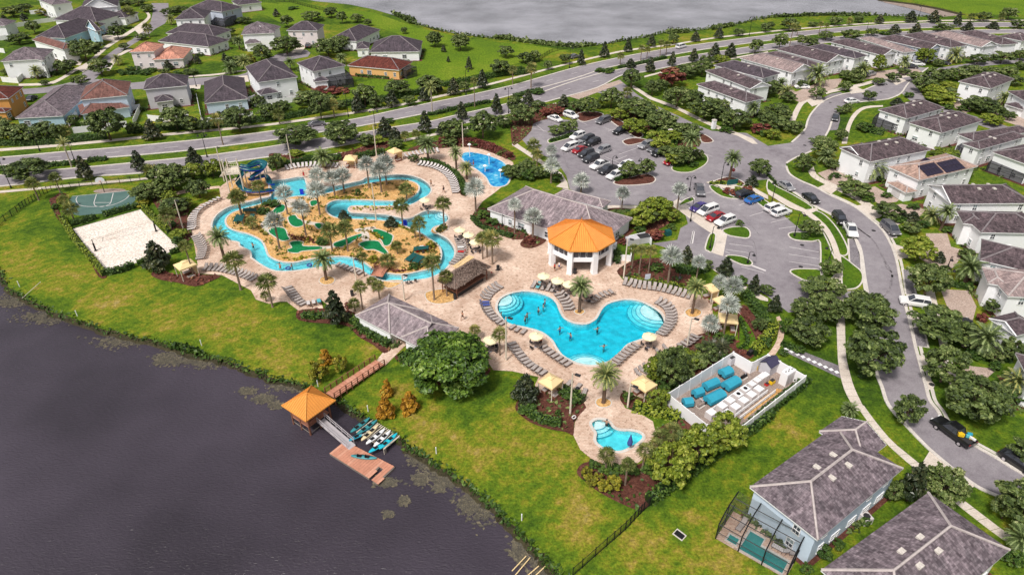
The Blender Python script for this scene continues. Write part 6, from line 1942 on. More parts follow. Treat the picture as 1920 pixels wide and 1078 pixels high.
hedge('r2',[(600,800),(850,770),(1050,740),(1240,700)],2.0,1.5,label='hedge along the boulevard behind the peach house lawn')
hedge('r2',[(1400,650),(1620,610),(1850,565),(2000,530)],2.0,1.5,label='hedge along the boulevard at the edge of the green')
hedge('r5',[(0,280),(100,268),(240,255),(590,230)],1.8,.8,label='hedge strip on the left boulevard median')
hedge('r5',[(660,215),(740,205),(800,200)],1.8,.8,label='short hedge ending on the left boulevard median')
hedge('r2',[(1290,865),(1380,850),(1430,835),(1580,800),(1750,770)],1.6,.8,label='hedge strip on the middle boulevard median')
hedge('r3',[(690,535),(760,530)],2.2,.8,label='rounded hedge on the median nose at the crossing')
hedge('r3',[(800,515),(960,480),(1150,435)],1.6,.8,label='hedge strip on the median right of the crossing')
hedge('r3',[(20,730),(120,700),(220,680)],2.0,.8,label='hedge on the median nose left of the crossing')
hedge('r3',[(-30,560),(60,560),(130,545)],2,1.3,label='hedge by the far sidewalk near the lake path')
hedge('r1',[(890,545),(1000,560),(1150,530)],1.8,1.0,label='hedge and shrubs in front of the salmon-roofed house')
hedge('r2',[(1080,445),(1210,440)],1.2,1.2,label='hedge in front of the long slate-roofed house')
hedge('r2',[(750,565),(880,580),(1000,590)],1.2,.8,label='hedge under the peach house wall')
hedge('r3',[(930,830),(1060,950),(1180,1060),(1240,1078)],2.2,1.4,label='hedge between the upper car park and the entry road')
hedge('r4',[(1540,800),(1650,840)],1.2,1.0,label='hedge under the far side-street house')
hedge('s4',[(1310,130),(1420,150),(1530,170)],1.4,.8,label='dark hedge under the date palm at the forecourt')
hedge('s4',[(1480,640),(1640,690),(1800,700)],1.6,.8,label='dark planting under the large date palm at right')
hedge('s4',[(100,580),(190,620),(270,640)],1,.6,label='low planting beside the stepping path')
# shoreline reeds of the far lake
def tuft_bed(name,loop,n,mat,size,hgt,label=None):
 pts = scatter(loop,n)
 P_ = np.array([(x,y,abs(random.gauss(0,hgt)) + .08) for x,y in pts])
 me = leaves_mesh(name,mat,P_,np.tile((0,0,1.0),(len(P_),1)),RNG.uniform(.6,1.4,len(P_)) * size,RNG.normal(.5,.22,len(P_)),1.5,.8)
 return stuff(link(name,me))
for c,pts in (('r2',[(1010,100),(1060,108),(1190,150),(1205,190),(1150,180),(1080,140)]),('r2',[(1780,285),(1916,285),(1916,300),(1790,298)]),('r3',[(0,290),(180,315),(420,340),(600,330),(640,345),(500,360),(250,345),(0,312)]),('r3',[(1150,240),(1330,236),(1320,250),(1160,258)]),
    ('r3',[(1490,215),(1650,186),(1660,200),(1500,230)]),('r4',[(20,122),(450,108),(760,112),(760,125),(450,122),(20,136)])):
 tuft_bed('reeds',GL(c,pts),900,'leaf_oak',.9,.45)
fl = [p for p in far_lake[4:25]]
P_ = np.array([(q.x + random.gauss(0,.5),q.y + random.gauss(0,.8) - .6,abs(random.gauss(0,.4))) for a,b in zip(fl[:-1],fl[1:]) for q in [a.lerp(b,random.random()) for _ in range(int((b - a).length * 5))]])
stuff(link('reeds',leaves_mesh('reeds','leaf_oak',P_,np.tile((0,0,1.0),(len(P_),1)),RNG.uniform(.5,1.1,len(P_)),RNG.normal(.45,.2,len(P_)),1.5,.8)))
tuft_bed('bank_plants',GL('s1',[(1290,590),(1380,590),(1500,640),(1540,660),(1480,668),(1400,625),(1310,615)]),260,'leaf_hedge',.5,.25)
sh = [p for p in near_shore]
P_ = np.array([(p.x + random.gauss(0,.25),p.y + random.gauss(0,.3),random.uniform(-.35,.15)) for a,b in zip(sh[:-1],sh[1:]) for p in [a.lerp(b,random.random()) for _ in range(16)]])
stuff(link('shore_grass',leaves_mesh('shore_grass','leaf_hedge',P_,np.tile((0,0,1.0),(len(P_),1)),RNG.uniform(.18,.5,len(P_)),RNG.normal(.45,.2,len(P_)),1.8,.9)))
# mulch and foundation planting round the houses
fp,fm = [],MB()
for ctr,L,W_,ang in FOUND:
 ca,sa = math.cos(ang),math.sin(ang)
 rr = [(x * L / 2,y * W_ / 2) for x,y in ((-1,-1),(1,-1),(1,1),(-1,1))]
 tri_sheet(fm,[[(ctr.x + x * ca - y * sa,ctr.y + x * sa + y * ca) for x,y in rr]],.028)
 for _ in range(26):
  k = random.randrange(4)
  a,b = rr[k],rr[(k + 1) % 4]
  f = random.random()
  x,y = (a[0] + (b[0] - a[0]) * f) * .96,(a[1] + (b[1] - a[1]) * f) * .96
  w = random.uniform(.25,.6)
  for _ in range(14):
   xx,yy = x + random.gauss(0,w * .6),y + random.gauss(0,w * .6)
   fp.append((ctr.x + xx * ca - yy * sa,ctr.y + xx * sa + yy * ca,abs(random.gauss(.2,w * .6))))
struct(fm.build('house_bed','mulch'))
fp = np.array(fp)
stuff(link('foundation_planting',leaves_mesh('foundation_planting','leaf_oak',fp,np.tile((0,0,1.0),(len(fp),1)),RNG.uniform(.25,.6,len(fp)),np.repeat(RNG.uniform(.2,.8,len(fp) // 14),14),1.5,.8)))
# ground-cover planting in the beds and on the golf island
i_ = 0
for l in BEDS:
 ar = abs(loop_area(l))
 n = int(min(900,ar * 1.6))
 tuft_bed('bed_planting',l,n,random.choice(('leaf_hedge','leaf_hedge','leaf_oak','leaf_redbush')),.42,.16)
al = []
for c,x,y,rx,ry,n in (('s6',970,810,60,25,130),('s6',1230,790,45,40,70),('s6',1370,850,30,30,50),('s6',1110,950,30,25,60),('s6',1600,970,60,60,160),('s6',990,1050,30,20,50),('s6',1230,620,90,60,150),('s6',1450,780,110,70,170),('s6',60,190,60,25,110),('s6',160,240,50,20,80),('s6',250,90,130,40,160),('s1',1250,690,80,40,160),('s1',1500,700,160,45,220),('s1',1850,930,50,20,80),('s1',350,380,180,40,150),('s1',80,260,90,40,150),('s1',900,560,160,40,120),('s7',60,900,60,80,120),('s7',200,1030,70,50,120),('f',900,950,30,30,120),('f',810,880,20,18,70)):
 for _ in range(n * 3):
  p = G(c,random.gauss(x,rx * .6),random.gauss(y,ry * .6),-.6)
  if inside(p,near_lake):
   al.append((p.x,p.y,-.605))
al = np.array(al)
stuff(link('algae',leaves_mesh('algae','algae',al,np.tile((0,0,9.0),(len(al),1)),RNG.uniform(.12,.5,len(al)),RNG.random(len(al)),1.5,.15)))
gi = [p for p in offset(river_inner,-.7)]
cl_ = []
for x,y in scatter(gi,300):
 if any(inside((x,y),g) for g in GREENS):
  continue
 w = random.uniform(.15,.5)
 for _ in range(9):
  cl_.append((x + random.gauss(0,w),y + random.gauss(0,w),.05 + abs(random.gauss(0,.22))))
P_ = np.array(cl_)
stuff(link('dry_tufts',leaves_mesh('dry_tufts','leaf_olive',P_,np.tile((0,0,1.0),(len(P_),1)),RNG.uniform(.2,.45,len(P_)),np.repeat(RNG.uniform(0,.6,len(P_) // 9),9)[:len(P_)],1.6,.8)))
for pts in ([(590,480),(780,485),(780,500),(600,498)],[(150,930),(300,960),(560,915),(720,920),(800,950),(560,900),(280,940)],[(1000,660),(1130,720),(1200,760),(1180,740),(1050,700)],[(1100,1000),(1300,990),(1370,920),(1390,880),(1370,960),(1310,1010)],[(880,990),(1060,1030),(1200,1020),(1060,1045),(900,1020)],[(230,760),(440,800),(460,830),(270,800)],[(850,740),(900,760),(960,800),(910,790)],[(720,560),(1100,555),(1150,580),(740,582)]):
 tuft_bed('dry_planting',GL('r6',pts),80,random.choice(('leaf_oak','leaf_olive','leaf_redbush')),.42,.22)
# ================================================================== CARS
def loft(m,secs):
 n = len(secs[0])
 vs = [p for s in secs for p in s]
 fs = [(i * n + k,i * n + (k + 1) % n,(i + 1) * n + (k + 1) % n,(i + 1) * n + k) for i in range(len(secs) - 1) for k in range(n)]
 fs += [tuple(range(n))[::-1],tuple((len(secs) - 1) * n + k for k in range(n))]
 m.add(vs,fs)
CARP = {}
def car_proto(kind):
 if kind in CARP:
  return CARP[kind]
 L,Wd,body,cab,rz = {
  'sedan': (4.7,1.82,[(-2.35,.55,.72),(-2.2,.35,.95),(-1.5,.3,1.0),(-.9,.28,1.0),(.9,.28,.98),(1.6,.3,.92),(2.2,.36,.78),(2.38,.45,.6)],[(-1.75,1.0),(-1.0,1.42),(.35,1.46),(1.25,.98)],0),
  'suv': (4.8,1.92,[(-2.4,.6,.9),(-2.3,.4,1.1),(-1.5,.34,1.12),(-.9,.32,1.12),(1.0,.32,1.1),(1.6,.34,1.06),(2.25,.4,.95),(2.42,.5,.7)],[(-2.28,1.1),(-2.0,1.68),(.3,1.74),(1.15,1.1)],1),
  'van': (5.1,2.0,[(-2.55,.5,.95),(-2.45,.35,1.1),(-1.5,.3,1.12),(-.9,.3,1.12),(1.2,.3,1.08),(1.8,.32,.98),(2.4,.4,.82),(2.58,.5,.65)],[(-2.45,1.1),(-2.25,1.74),(.6,1.78),(1.65,1.05)],1),
  'pickup': (5.6,2.0,[(-2.8,.6,1.0),(-2.7,.5,1.12),(-1.5,.45,1.12),(-.9,.42,1.12),(1.2,.42,1.12),(1.8,.44,1.08),(2.6,.48,.98),(2.82,.55,.75)],[(-.95,1.12),(-.75,1.82),(.55,1.86),(1.3,1.12)],0)}[kind]
 w = Wd / 2
 m = MB()
 loft(m,[[(x,-w * .93,zb),(x,-w,(zb + zt) / 2),(x,-w * .9,zt),(x,w * .9,zt),(x,w,(zb + zt) / 2),(x,w * .93,zb)] for x,zb,zt in body])
 for x in (-L * .29,L * .30):
  for s in (-1,1):
   m.tube([(x,s * w * .985,.36),(x,s * w * 1.005,.36)],.42,12)
 body_m = m.mesh('body',PAINT['white'],False)
 g = MB()
 cw = [w * .88,w * .74,w * .74,w * .84]
 loft(g,[[(x,-q,z0),(x,-q2,z1),(x,q2,z1),(x,q,z0)] for x,q,q2,z0,z1 in
    ((cab[0][0],cw[0],cw[0] * .99,cab[0][1] - .05,cab[0][1]),(cab[1][0],cw[0],cw[1],cab[0][1] - .05,cab[1][1] - .04),(cab[2][0],cw[3],cw[2],cab[3][1] - .05,cab[2][1] - .04),(cab[3][0],cw[3],cw[3] * .99,cab[3][1] - .05,cab[3][1]))])
 glass_m = g.mesh('window','glass')
 r = MB()
 xr0,xr1 = cab[1][0] - .05,cab[2][0] + .05
 loft(r,[[(x,-cw[1] * k,z - .03),(x,-cw[1] * k * .9,z + .03),(x,cw[1] * k * .9,z + .03),(x,cw[1] * k,z - .03)] for x,z,k in ((xr0,cab[1][1],.96),((xr0 + xr1) / 2,(cab[1][1] + cab[2][1]) / 2 + .03,1.0),(xr1,cab[2][1],.96))])
 for s in (-1,1):
  for (xa,za,ya),(xb,zb,yb) in (((cab[0][0],cab[0][1],cw[0]),(cab[1][0],cab[1][1],cw[1])),((cab[3][0],cab[3][1],cw[3]),(cab[2][0],cab[2][1],cw[2])),(((cab[1][0] + cab[2][0]) / 2 - .1,cab[3][1],cw[3]),((cab[1][0] + cab[2][0]) / 2 - .2,cab[2][1],cw[2]))):
   r.tube([(xa,s * ya,za),(xb,s * yb,zb)],.05,4)
 roof_m = r.mesh('roof',PAINT['white'])
 t = MB()
 t.tube([(0,-.11,0),(0,.11,0)],.34,14)
 tyre_m = t.mesh('tyre','black')
 t = MB()
 t.tube([(0,-.125,0),(0,.125,0)],.21,10)
 rim_m = t.mesh('rim','alu')
 hl = MB()
 hl.box((0,0,0),(.12,.38,.16))
 hl_m,tl_m = hl.mesh('headlight','white_trim'),hl.mesh('tail_light','red')
 bed_m = None
 if kind == 'pickup':
  bb_ = MB()
  bb_.box((-1.75,0,1.125),(1.7,1.6,.03))
  bed_m = bb_.mesh('load_bed','dark')
 CARP[kind] = (L,w,body,body_m,glass_m,roof_m,tyre_m,rim_m,hl_m,tl_m,bed_m)
 return CARP[kind]
def car(kind,col,label,c,x,y,dx,dy):
 L,w,body,bm_,gm,rm,tm,im,hm_,tlm,bed_m = car_proto(kind)
 a,b = G(c,x,y),G(c,x + dx,y + dy)
 d = b - a
 t = thing('parked_car',label,{'sedan': 'car','suv': 'car','van': 'minivan','pickup': 'pickup truck'}[kind],(a.x,a.y,.03),math.atan2(d.y,d.x),'parked cars')
 for nm,me in (('body',bm_),('roof',rm)):
  o = link(nm,me,t)
  o.material_slots[0].link = 'OBJECT'
  o.material_slots[0].material = PAINT[col]
 link('window',gm,t)
 if bed_m:
  link('load_bed',bed_m,t)
 for X in (-L * .29,L * .30):
  for s in (-1,1):
   wh = link('wheel',tm,t,(X,s * w * .93,.34))
   link('rim',im,wh)
 for s in (-1,1):
  link('headlight',hm_,t,(body[-1][0] - .08,s * w * .68,body[-2][2] - .12))
  link('tail_light',tlm,t,(body[0][0] + .06,s * w * .72,body[0][2] - .05))
 return t
H_ = (-120,45)
for row_ in (('suv','white','white car at the back of the left double row, beside the dark one','r7',490,40,*H_),('suv','dark grey','dark grey car behind the white van in the double row','r7',560,62,*H_),('suv','black','long black car behind the red one in the double row','r7',603,88,*H_),
    ('van','white','white van at the left end of the upper car park double row','r7',433,122,*H_),('sedan','silver','pale car squeezed between white van and dark cars','r7',500,100,*H_),('sedan','red','red car beside the white van in the upper car park','r7',505,142,*H_),('suv','dark grey','dark car just below the red one in the double row','r7',553,172,*H_),
    ('suv','silver','silver car with dark rear, nose to a dark one','r7',677,145,*H_),('suv','dark grey','dark grey car below the other dark one, above two empty bays','r7',588,210,*H_),('pickup','white','white pickup nearest the clubhouse side of the double row','r7',655,258,*H_),('pickup','dark grey','grey pickup between white pickup and white car','r7',715,292,*H_),
    ('suv','white','white car at the near end of the double row by the island','r7',772,335,*H_),('suv','white','white car half hidden by the island tree of the upper car park','r7',845,262,*H_),('suv','silver','silver car by the mulch island in the right row','r7',1000,108,*H_),('sedan','grey','grey car between silver and black in the right row','r7',1066,132,*H_),
    ('suv','black','black car at the near end of the right row','r7',1100,165,*H_),('sedan','red','red car peeking from under the trees by the date palm island','r7',1190,228,*H_),('sedan','white','white car at the far corner of the upper car park','r3',322,905,100,35),('suv','white','white car beside the mulch bed at the top of the car park','r3',440,882,100,35),
    ('van','grey','grey minivan parked below the red mulch bed','r3',682,920,*H_),('suv','black','black car under the lamp at the upper right of the car park','r3',808,1000,*H_),('pickup','grey','grey pickup driving over the painted crossing','r7',1400,445,25,80),
    ('sedan','purple','purple sports car at the head of the lower row','r7',1398,572,*H_),('van','white','white minivan between the purple and red cars','r7',1462,598,*H_),('sedan','red','red car between white minivan and white car in the lower row','r7',1520,643,*H_),('suv','white','white car at the lawn end of the lower row','r7',1592,678,*H_),
    ('suv','black','black car beside the bright blue one','r7',1738,476,120,-40),('sedan','blue','bright blue sporty car in the lower car park','r7',1806,515,120,-40),('suv','white','white car, left of two by the street verge','r8',40,578,110,-35),('suv','white','white car, right of two by the street verge','r8',92,613,110,-35),
    ('sedan','silver','silver sedan at the kerb on the street bend','r8',130,412,100,62),('sedan','black','black sedan at the kerb below the silver one','r8',316,505,85,62),('suv','black','black car at the kerb in front of the white pickup','r8',532,660,60,75),('pickup','white','white pickup at the kerb behind the black car','r8',611,745,45,90),
    ('van','grey','grey minivan in the bay on the house side of the street','r8',910,735,70,62),('suv','white','white car turning out of the driveway across the sidewalk','s4',1092,287,-130,-20),('suv','black','black car in shade under the right-hand tree','s4',1500,550,-60,-130),('sedan','black','black sedan cut by the right edge in the bay','s8',1880,372,90,60),
    ('sedan','white','white sedan in front of the fourth row house','r4',252,664,-80,-4),('suv','silver','silver car in front of the sixth row house','r4',762,570,90,-25),('sedan','dark grey','dark car in front of the ninth row house','r4',1065,512,90,5),('sedan','white','white car behind the dark one by the ninth row house','r4',1115,492,90,5),('sedan','silver','silver sedan at the kerb by the row house sidewalk','r4',832,634,100,0),
    ('sedan','white','white car at the top of the curved street','r4',622,772,90,-10),('sedan','dark grey','dark car in the kerb bay at the top of the curved street','r4',500,897,-25,90),('sedan','white','white car outside the dormer house','r1',835,255,100,10),('suv','black','black car on the drive of the cream house','r2',392,358,20,-40),
    ('van','white','white van driving on the far boulevard lanes','r3',1265,362,100,-28),('sedan','grey','grey car beside the lake path','r3',466,437,90,-20),('sedan','grey','grey car on the boulevard between the median oaks','r2',455,942,100,-12),('sedan','dark grey','dark car between the houses at the far left','r1',240,752,60,-40),('sedan','dark grey','dark car in front of the eleventh row house','r4',1310,485,90,5),('suv','black','black car under the tree in front of the pale-roofed house drive','s4',1470,470,-60,-130)):
 car(*row_)
tr_ = car('pickup','black','black pickup with brightly coloured load driving down the curved street','s8',1470,185,-130,-95)
for i in range(6):
 m = MB()
 m.box((random.uniform(-2.4,-1.0),random.uniform(-.6,.6),1.3 + .25 * random.random()),(random.uniform(.4,.9),random.uniform(.25,.5),random.uniform(.2,.4)),random.random())
 b = m.build('crate',random.choice(('cloth_teal','yellow','cloth_white','tank_blue')),None)
 b.location,b.rotation_euler = tr_.location,tr_.rotation_euler
 tag(b,('first','second','third','fourth','fifth','last')[i] + ' coloured crate in the black pickup bed','crate','load in the black pickup')

# ================================================================== POOL FURNITURE
def lounger_proto(pale):
 mt = 'sling_pale' if pale else 'sling'
 f = MB()
 for s in (-1,1):
  f.tube([(-.95,s * .3,.34),(.35,s * .3,.34)],.03,4)
  f.tube([(.35,s * .3,.34),(.95,s * .3,.82)],.03,4)
  for X in (-.8,.3):
   f.tube([(X,s * .3,.34),(X - .04,s * .3,.0)],.03,4)
  f.tube([(.75,s * .3,.65),(.62,s * .3,.0)],.025,4)
 f.tube([(-.95,-.3,.34),(-.95,.3,.34)],.03,4)
 s = MB()
 for i in range(6):
  s.box((-.93 + .215 * i + .1,0,.35),(.2,.56,.035))
 b = MB()
 for i in range(3):
  z0,z1 = .36 + .155 * i,.36 + .155 * i + .14
  x0,x1 = .37 + .195 * i,.37 + .195 * i + .18
  b.quad((x0,-.28,z0),(x1,-.28,z1),(x1,.28,z1),(x0,.28,z0))
  b.quad((x0,-.28,z0 - .03),(x0,.28,z0 - .03),(x1,.28,z1 - .03),(x1,-.28,z1 - .03))
 return f.mesh('frame','frame'),s.mesh('seat',mt),b.mesh('backrest',mt)
LP_ = {p: lounger_proto(p) for p in (0,1)}
tw_ = MB()
tw_.box((-.2,0,.40),(1.2,.6,.03))
tw_.box((.66,0,.64),(.1,.58,.3))
TOWEL = {k: tw_.mesh('towel',k) for k in ('cloth_white','cloth_blue','cloth_red','cloth_teal','yellow')}
NL = 0
NTH = ['','second','third','fourth','fifth','sixth','seventh','eighth','ninth','tenth','eleventh','twelfth','thirteenth']
def loungers(c,pts,n,aim,label,pale=0,towels=.06):
 """a row of sun loungers along a line; aim = +1/-1: feet to the left/right of the line, or a place they face"""
 global NL
 l = GL(c,pts)
 if len(l) > 2:
  l = smooth_loop(l,8,False)
 d = [0]
 for a,b in zip(l[:-1],l[1:]):
  d.append(d[-1] + (b - a).length)
 n = max(1,min(n,int(d[-1] / .84) + 1))
 (ua,va),(ub,vb) = proj(l[0]),proj(l[-1])
 ends = ('left','right') if abs(ua - ub) > abs(va - vb) else ('top','bottom')
 if (ua > ub if ends[0] == 'left' else va > vb):
  ends = ends[::-1]
 for i in range(n):
  s = d[-1] * i / max(1,n - 1)
  k = max(j for j in range(len(d) - 1) if d[j] <= s + 1e-6)
  f = (s - d[k]) / max(1e-6,d[k + 1] - d[k])
  p = l[k].lerp(l[k + 1],f)
  t = (l[k + 1] - l[k]).normalized()
  nn = Vector((-t.y,t.x,0)) * aim
  rz = math.atan2(-nn.y,-nn.x) + random.gauss(0,.06)
  j = min(i,n - 1 - i)
  lab = label if n == 1 else label + ', ' + (('' if j == 0 else NTH[j] + ' from ') + (ends[0] if i < n / 2 else ends[1]) + ' end')
  o = thing('sun_lounger',lab,'sun lounger',(p.x,p.y,.06),rz,'sun loungers around the pools')
  fm,sm,bm_ = LP_[pale]
  link('frame',fm,o)
  link('seat',sm,o)
  link('backrest',bm_,o)
  NL += 1
  if random.random() < towels:
   k2 = random.choice(list(TOWEL))
   tl = link('towel',TOWEL[k2],None,(p.x,p.y,.062),rz)
   tag(tl,{'cloth_white': 'white','cloth_blue': 'dark blue','cloth_red': 'red','cloth_teal': 'pale teal','yellow': 'yellow'}[k2] + ' towel, ' + lab.split(' in the ')[-1],'towel','towels left on loungers')
loungers('r5',[(1645,497),(1560,540),(1490,585),(1448,640),(1440,725)],16,-1,'tan lounger in the curved row by the upper left lawn',1,0)
loungers('r5',[(1470,778),(1500,830),(1520,880),(1505,945)],13,-1,'tan lounger in the curved row above the left cabana')
loungers('s1',[(1540,20),(1650,25),(1780,55),(1900,100)],14,-1,'dark lounger in the lawn edge row below the river',0,0)
loungers('s2',[(235,170),(270,215),(300,255),(345,293)],10,1,'tan lounger in the short curved row left of the changing rooms')
loungers('s2',[(395,290),(475,275)],4,1,'tan lounger in the foursome left of the changing rooms',1)
loungers('g2',[(950,225),(1090,195),(1220,182),(1345,172),(1530,178),(1685,190)],14,-1,'white lounger in the straight row behind the slide pool',1,0)
loungers('r6',[(1130,182),(1200,163),(1270,150),(1360,140)],9,-1,'white lounger in the row beside the top right cabana',1,0)
loungers('r6',[(1225,238),(1320,255),(1410,295),(1470,360),(1498,450)],22,-1,'white lounger in the long arc along the curved hedge',1,0)
loungers('r6',[(610,995),(690,1025),(775,1058)],10,1,'dark lounger in the row below the putting greens',0)
loungers('r6',[(1520,800),(1540,860),(1535,920),(1480,985)],12,-1,'lounger in the curved row between river and thatched bar',0,.15)
loungers('g6',[(600,70),(500,135),(440,190),(400,250)],6,1,'tan lounger in the upper left arc of the main pool',0,.2)
loungers('g6',[(390,320),(400,380),(440,460),(500,530),(575,600),(640,640)],11,1,'tan lounger in the lower left arc of the main pool',0,.2)
loungers('g6',[(790,695),(870,735),(960,765)],4,1,'tan lounger in the foursome by the left waist umbrella',0,0)
loungers('g6',[(1120,60),(1250,85),(1410,118)],6,-1,'lounger in the row above the main pool steps',0,.4)
loungers('g6',[(1500,190),(1570,265),(1620,340),(1650,415)],7,-1,'tan lounger in the slanted row beside the central date palm',0,0)
loungers('s3',[(595,275),(650,240),(690,220),(745,203)],9,1,'lounger in the slanted row right of the central date palm',0,.35)
loungers('s3',[(845,128),(960,152),(1120,175),(1320,228)],14,-1,'tan lounger in the straight row under the dark palm bed',0,0)
loungers('s3',[(1095,272),(1160,310),(1190,370),(1180,440),(1120,515)],14,-1,'dark lounger in the arc right of the main pool',0,0)
loungers('s3',[(1375,535),(1320,580),(1270,610)],5,-1,'tan lounger in the row behind the tall pole at right',0,0)
loungers('s3',[(930,600),(880,640),(830,680),(765,738)],10,-1,'tan lounger in the row below the right lobe',0,0)
loungers('s3',[(225,615),(295,670),(410,745)],8,1,'tan lounger in the near row below the left lobe',0,0)
loungers('s3',[(-10,590),(50,670),(120,745),(225,810)],13,1,'tan lounger in the long row along the lawn edge',0,0)
loungers('s3',[(1110,662),(1160,630)],3,-1,'tan lounger in the trio by the leafy bed',0,0)
loungers('s3',[(950,815),(1015,772)],4,-1,'tan lounger in the group above the right cabana',0,0)
loungers('s3',[(420,890),(490,915)],2,1,'lounger in the pair beside the tall lamp pole',0,0)
loungers('s3',[(540,955),(545,956)],1,1,'single lounger on the deck between lamp pole and date palm',0,0)

def canopy_mesh(r,rise,n=8,mat='umbrella'):
 m = MB()
 ps = [(r * math.cos(2 * math.pi * k / n),r * math.sin(2 * math.pi * k / n)) for k in range(n)]
 for k in range(n):
  a,b = ps[k],ps[(k + 1) % n]
  m.add([(a[0],a[1],0),(b[0],b[1],0),(0,0,rise)],[(0,1,2)])
  m.quad((a[0],a[1],-.16),(b[0],b[1],-.16),(b[0],b[1],0),(a[0],a[1],0))
 m.lathe([(.3,rise - .08),(.22,rise + .05),(.05,rise + .12)],n)
 return m.mesh('canopy',mat)
UMB = canopy_mesh(1.15,.55)
pm_ = MB()
pm_.tube([(0,0,0),(0,0,2.75)],.03,6)
pm_.lathe([(.28,0),(.28,.07),(.05,.1)],10)
UPOLE = pm_.mesh('pole','alu')
tm_ = MB()
tm_.lathe([(.5,.70),(.5,.74)],14)
tm_.tube([(0,0,.0),(0,0,.7)],.05,6)
TABLE = tm_.mesh('tabletop','frame')
def chair_proto():
 s,b,f = MB(),MB(),MB()
 s.box((0,0,.43),(.46,.46,.04))
 b.box((.22,0,.68),(.04,.44,.42))
 for X in (-.2,.2):
  for Y in (-.2,.2):
   f.tube([(X,Y,0),(X,Y,.43)],.02,4)
 for Y in (-.22,.22):
  f.tube([(-.2,Y,.43),(-.2,Y,.63),(.22,Y,.63)],.02,4)
 return s.mesh('seat','dark'),b.mesh('backrest','dark'),f.mesh('frame','frame')
CH_ = chair_proto()
def umbrella(c,x,y,label,chairs=4):
 p = G(c,x,y,2.5)
 o = thing('patio_umbrella',label,'umbrella',(p.x,p.y,.06),random.random(),'cream umbrellas on the deck')
 link('canopy',UMB,o,(0,0,2.2))
 link('pole',UPOLE,o)
 t = link('patio_table',TABLE,None,(p.x,p.y,.06))
 tag(t,'table, ' + label,'table','tables under the umbrellas')
 a0 = random.random() * 3
 for k in range(chairs):
  a = a0 + k * 2 * math.pi / chairs
  sd = 'right' if math.cos(a) > .7 else 'left' if math.cos(a) < -.7 else 'far' if math.sin(a) > 0 else 'near'
  h = thing('patio_chair',sd + ' chair, ' + label,'chair',(p.x + .95 * math.cos(a),p.y + .95 * math.sin(a),.06),a + random.gauss(0,.2),'chairs at the umbrella tables')
  for nm,me in zip(('seat','backrest','frame'),CH_):
   link(nm,me,h)
for c,x,y,lb in (('s3',238,60,'cream umbrella nearest the rotunda columns'),('s3',342,95,'cream umbrella, middle of three above the main pool'),('s3',428,122,'cream umbrella overlapping the central date palm'),('s3',560,165,'cream umbrella behind the date palm fronds'),('s3',180,508,'cream umbrella at the left waist of the main pool'),
     ('s3',1030,512,'cream umbrella at the right waist of the main pool'),('r6',1262,492,'cream umbrella inside the river bend'),('r6',1525,714,'upper cream umbrella of two beside the river loungers'),('r6',1590,752,'lower cream umbrella of two beside the river loungers'),('r6',1640,805,'cream umbrella half hidden by palms near the thatched bar'),('g6',470,840,'cream umbrella under the fan palm beside the ficus')):
 umbrella(c,x,y,lb)
for c,x,y,lb in (('s2',1130,135,'left of three right of the footbridge'),('s2',1160,130,'middle of three right of the footbridge'),('s2',1195,120,'right of three right of the footbridge'),('s3',500,205,'beside the central date palm'),('s2',1775,605,'middle of three by the ficus'),('s2',1800,620,'right of three by the ficus'),('s2',1740,600,'left of three by the ficus')):
 p = G(c,x,y)
 h = thing('patio_chair','loose dark chair on the deck, ' + lb,'chair',(p.x,p.y,.06),random.random() * 6,'loose deck chairs')
 for nm,me in zip(('seat','backrest','frame'),CH_):
  link(nm,me,h)

def cabana(c,A,B,C,label):
 ctr,L,Wd,ang = rect(c,A,B,C,2.5)
 o = thing('cabana',label,'cabana',(ctr.x,ctr.y,.05),ang,'canvas cabanas')
 x,y = L / 2,Wd / 2
 m = MB()
 cs = [(-x,-y,2.5),(x,-y,2.5),(x,y,2.5),(-x,y,2.5)]
 q = [(p[0] * .3,p[1] * .3,3.05) for p in cs]
 for k in range(4):
  j = (k + 1) % 4
  m.quad(cs[k],cs[j],q[j],q[k])
  m.quad((cs[k][0],cs[k][1],2.25),(cs[j][0],cs[j][1],2.25),cs[j],cs[k])
 m.build('canopy','canopy',o)
 v = MB()
 cs2 = [(p[0] * .34,p[1] * .34,3.12) for p in cs]
 for k in range(4):
  j = (k + 1) % 4
  v.add([cs2[k],cs2[j],(0,0,3.35)],[(0,1,2)])
  v.quad((cs2[k][0],cs2[k][1],3.0),(cs2[j][0],cs2[j][1],3.0),cs2[j],cs2[k])
 v.build('vent_cap','canopy',o)
 for p in cs:
  s = MB()
  s.box((p[0] * .93,p[1] * .93,1.2),(.12,.12,2.4))
  s.build('post','cream_pole',o)
 cu = MB()
 cu.quad((-x * .9,y * .93,.1),(x * .9,y * .93,.1),(x * .9,y * .93,2.3),(-x * .9,y * .93,2.3))
 cu.build('curtain','canopy',o)
 for sx in (-.35,.35):
  h = thing('cabana_sofa',('left' if sx < 0 else 'right') + ' sofa in the ' + label,'sofa',(ctr.x + math.cos(ang) * sx * L,ctr.y + math.sin(ang) * sx * L,.06),ang,'sofas in the cabanas')
  s = MB()
  s.box((0,.2,.22),(.8,1.5,.36))
  s.build('seat','wood',h)
  s = MB()
  s.box((0,.9,.5),(.8,.16,.5))
  s.build('backrest','wood',h)
  s = MB()
  s.box((0,.15,.44),(.7,1.3,.1))
  s.build('cushion','sling',h)
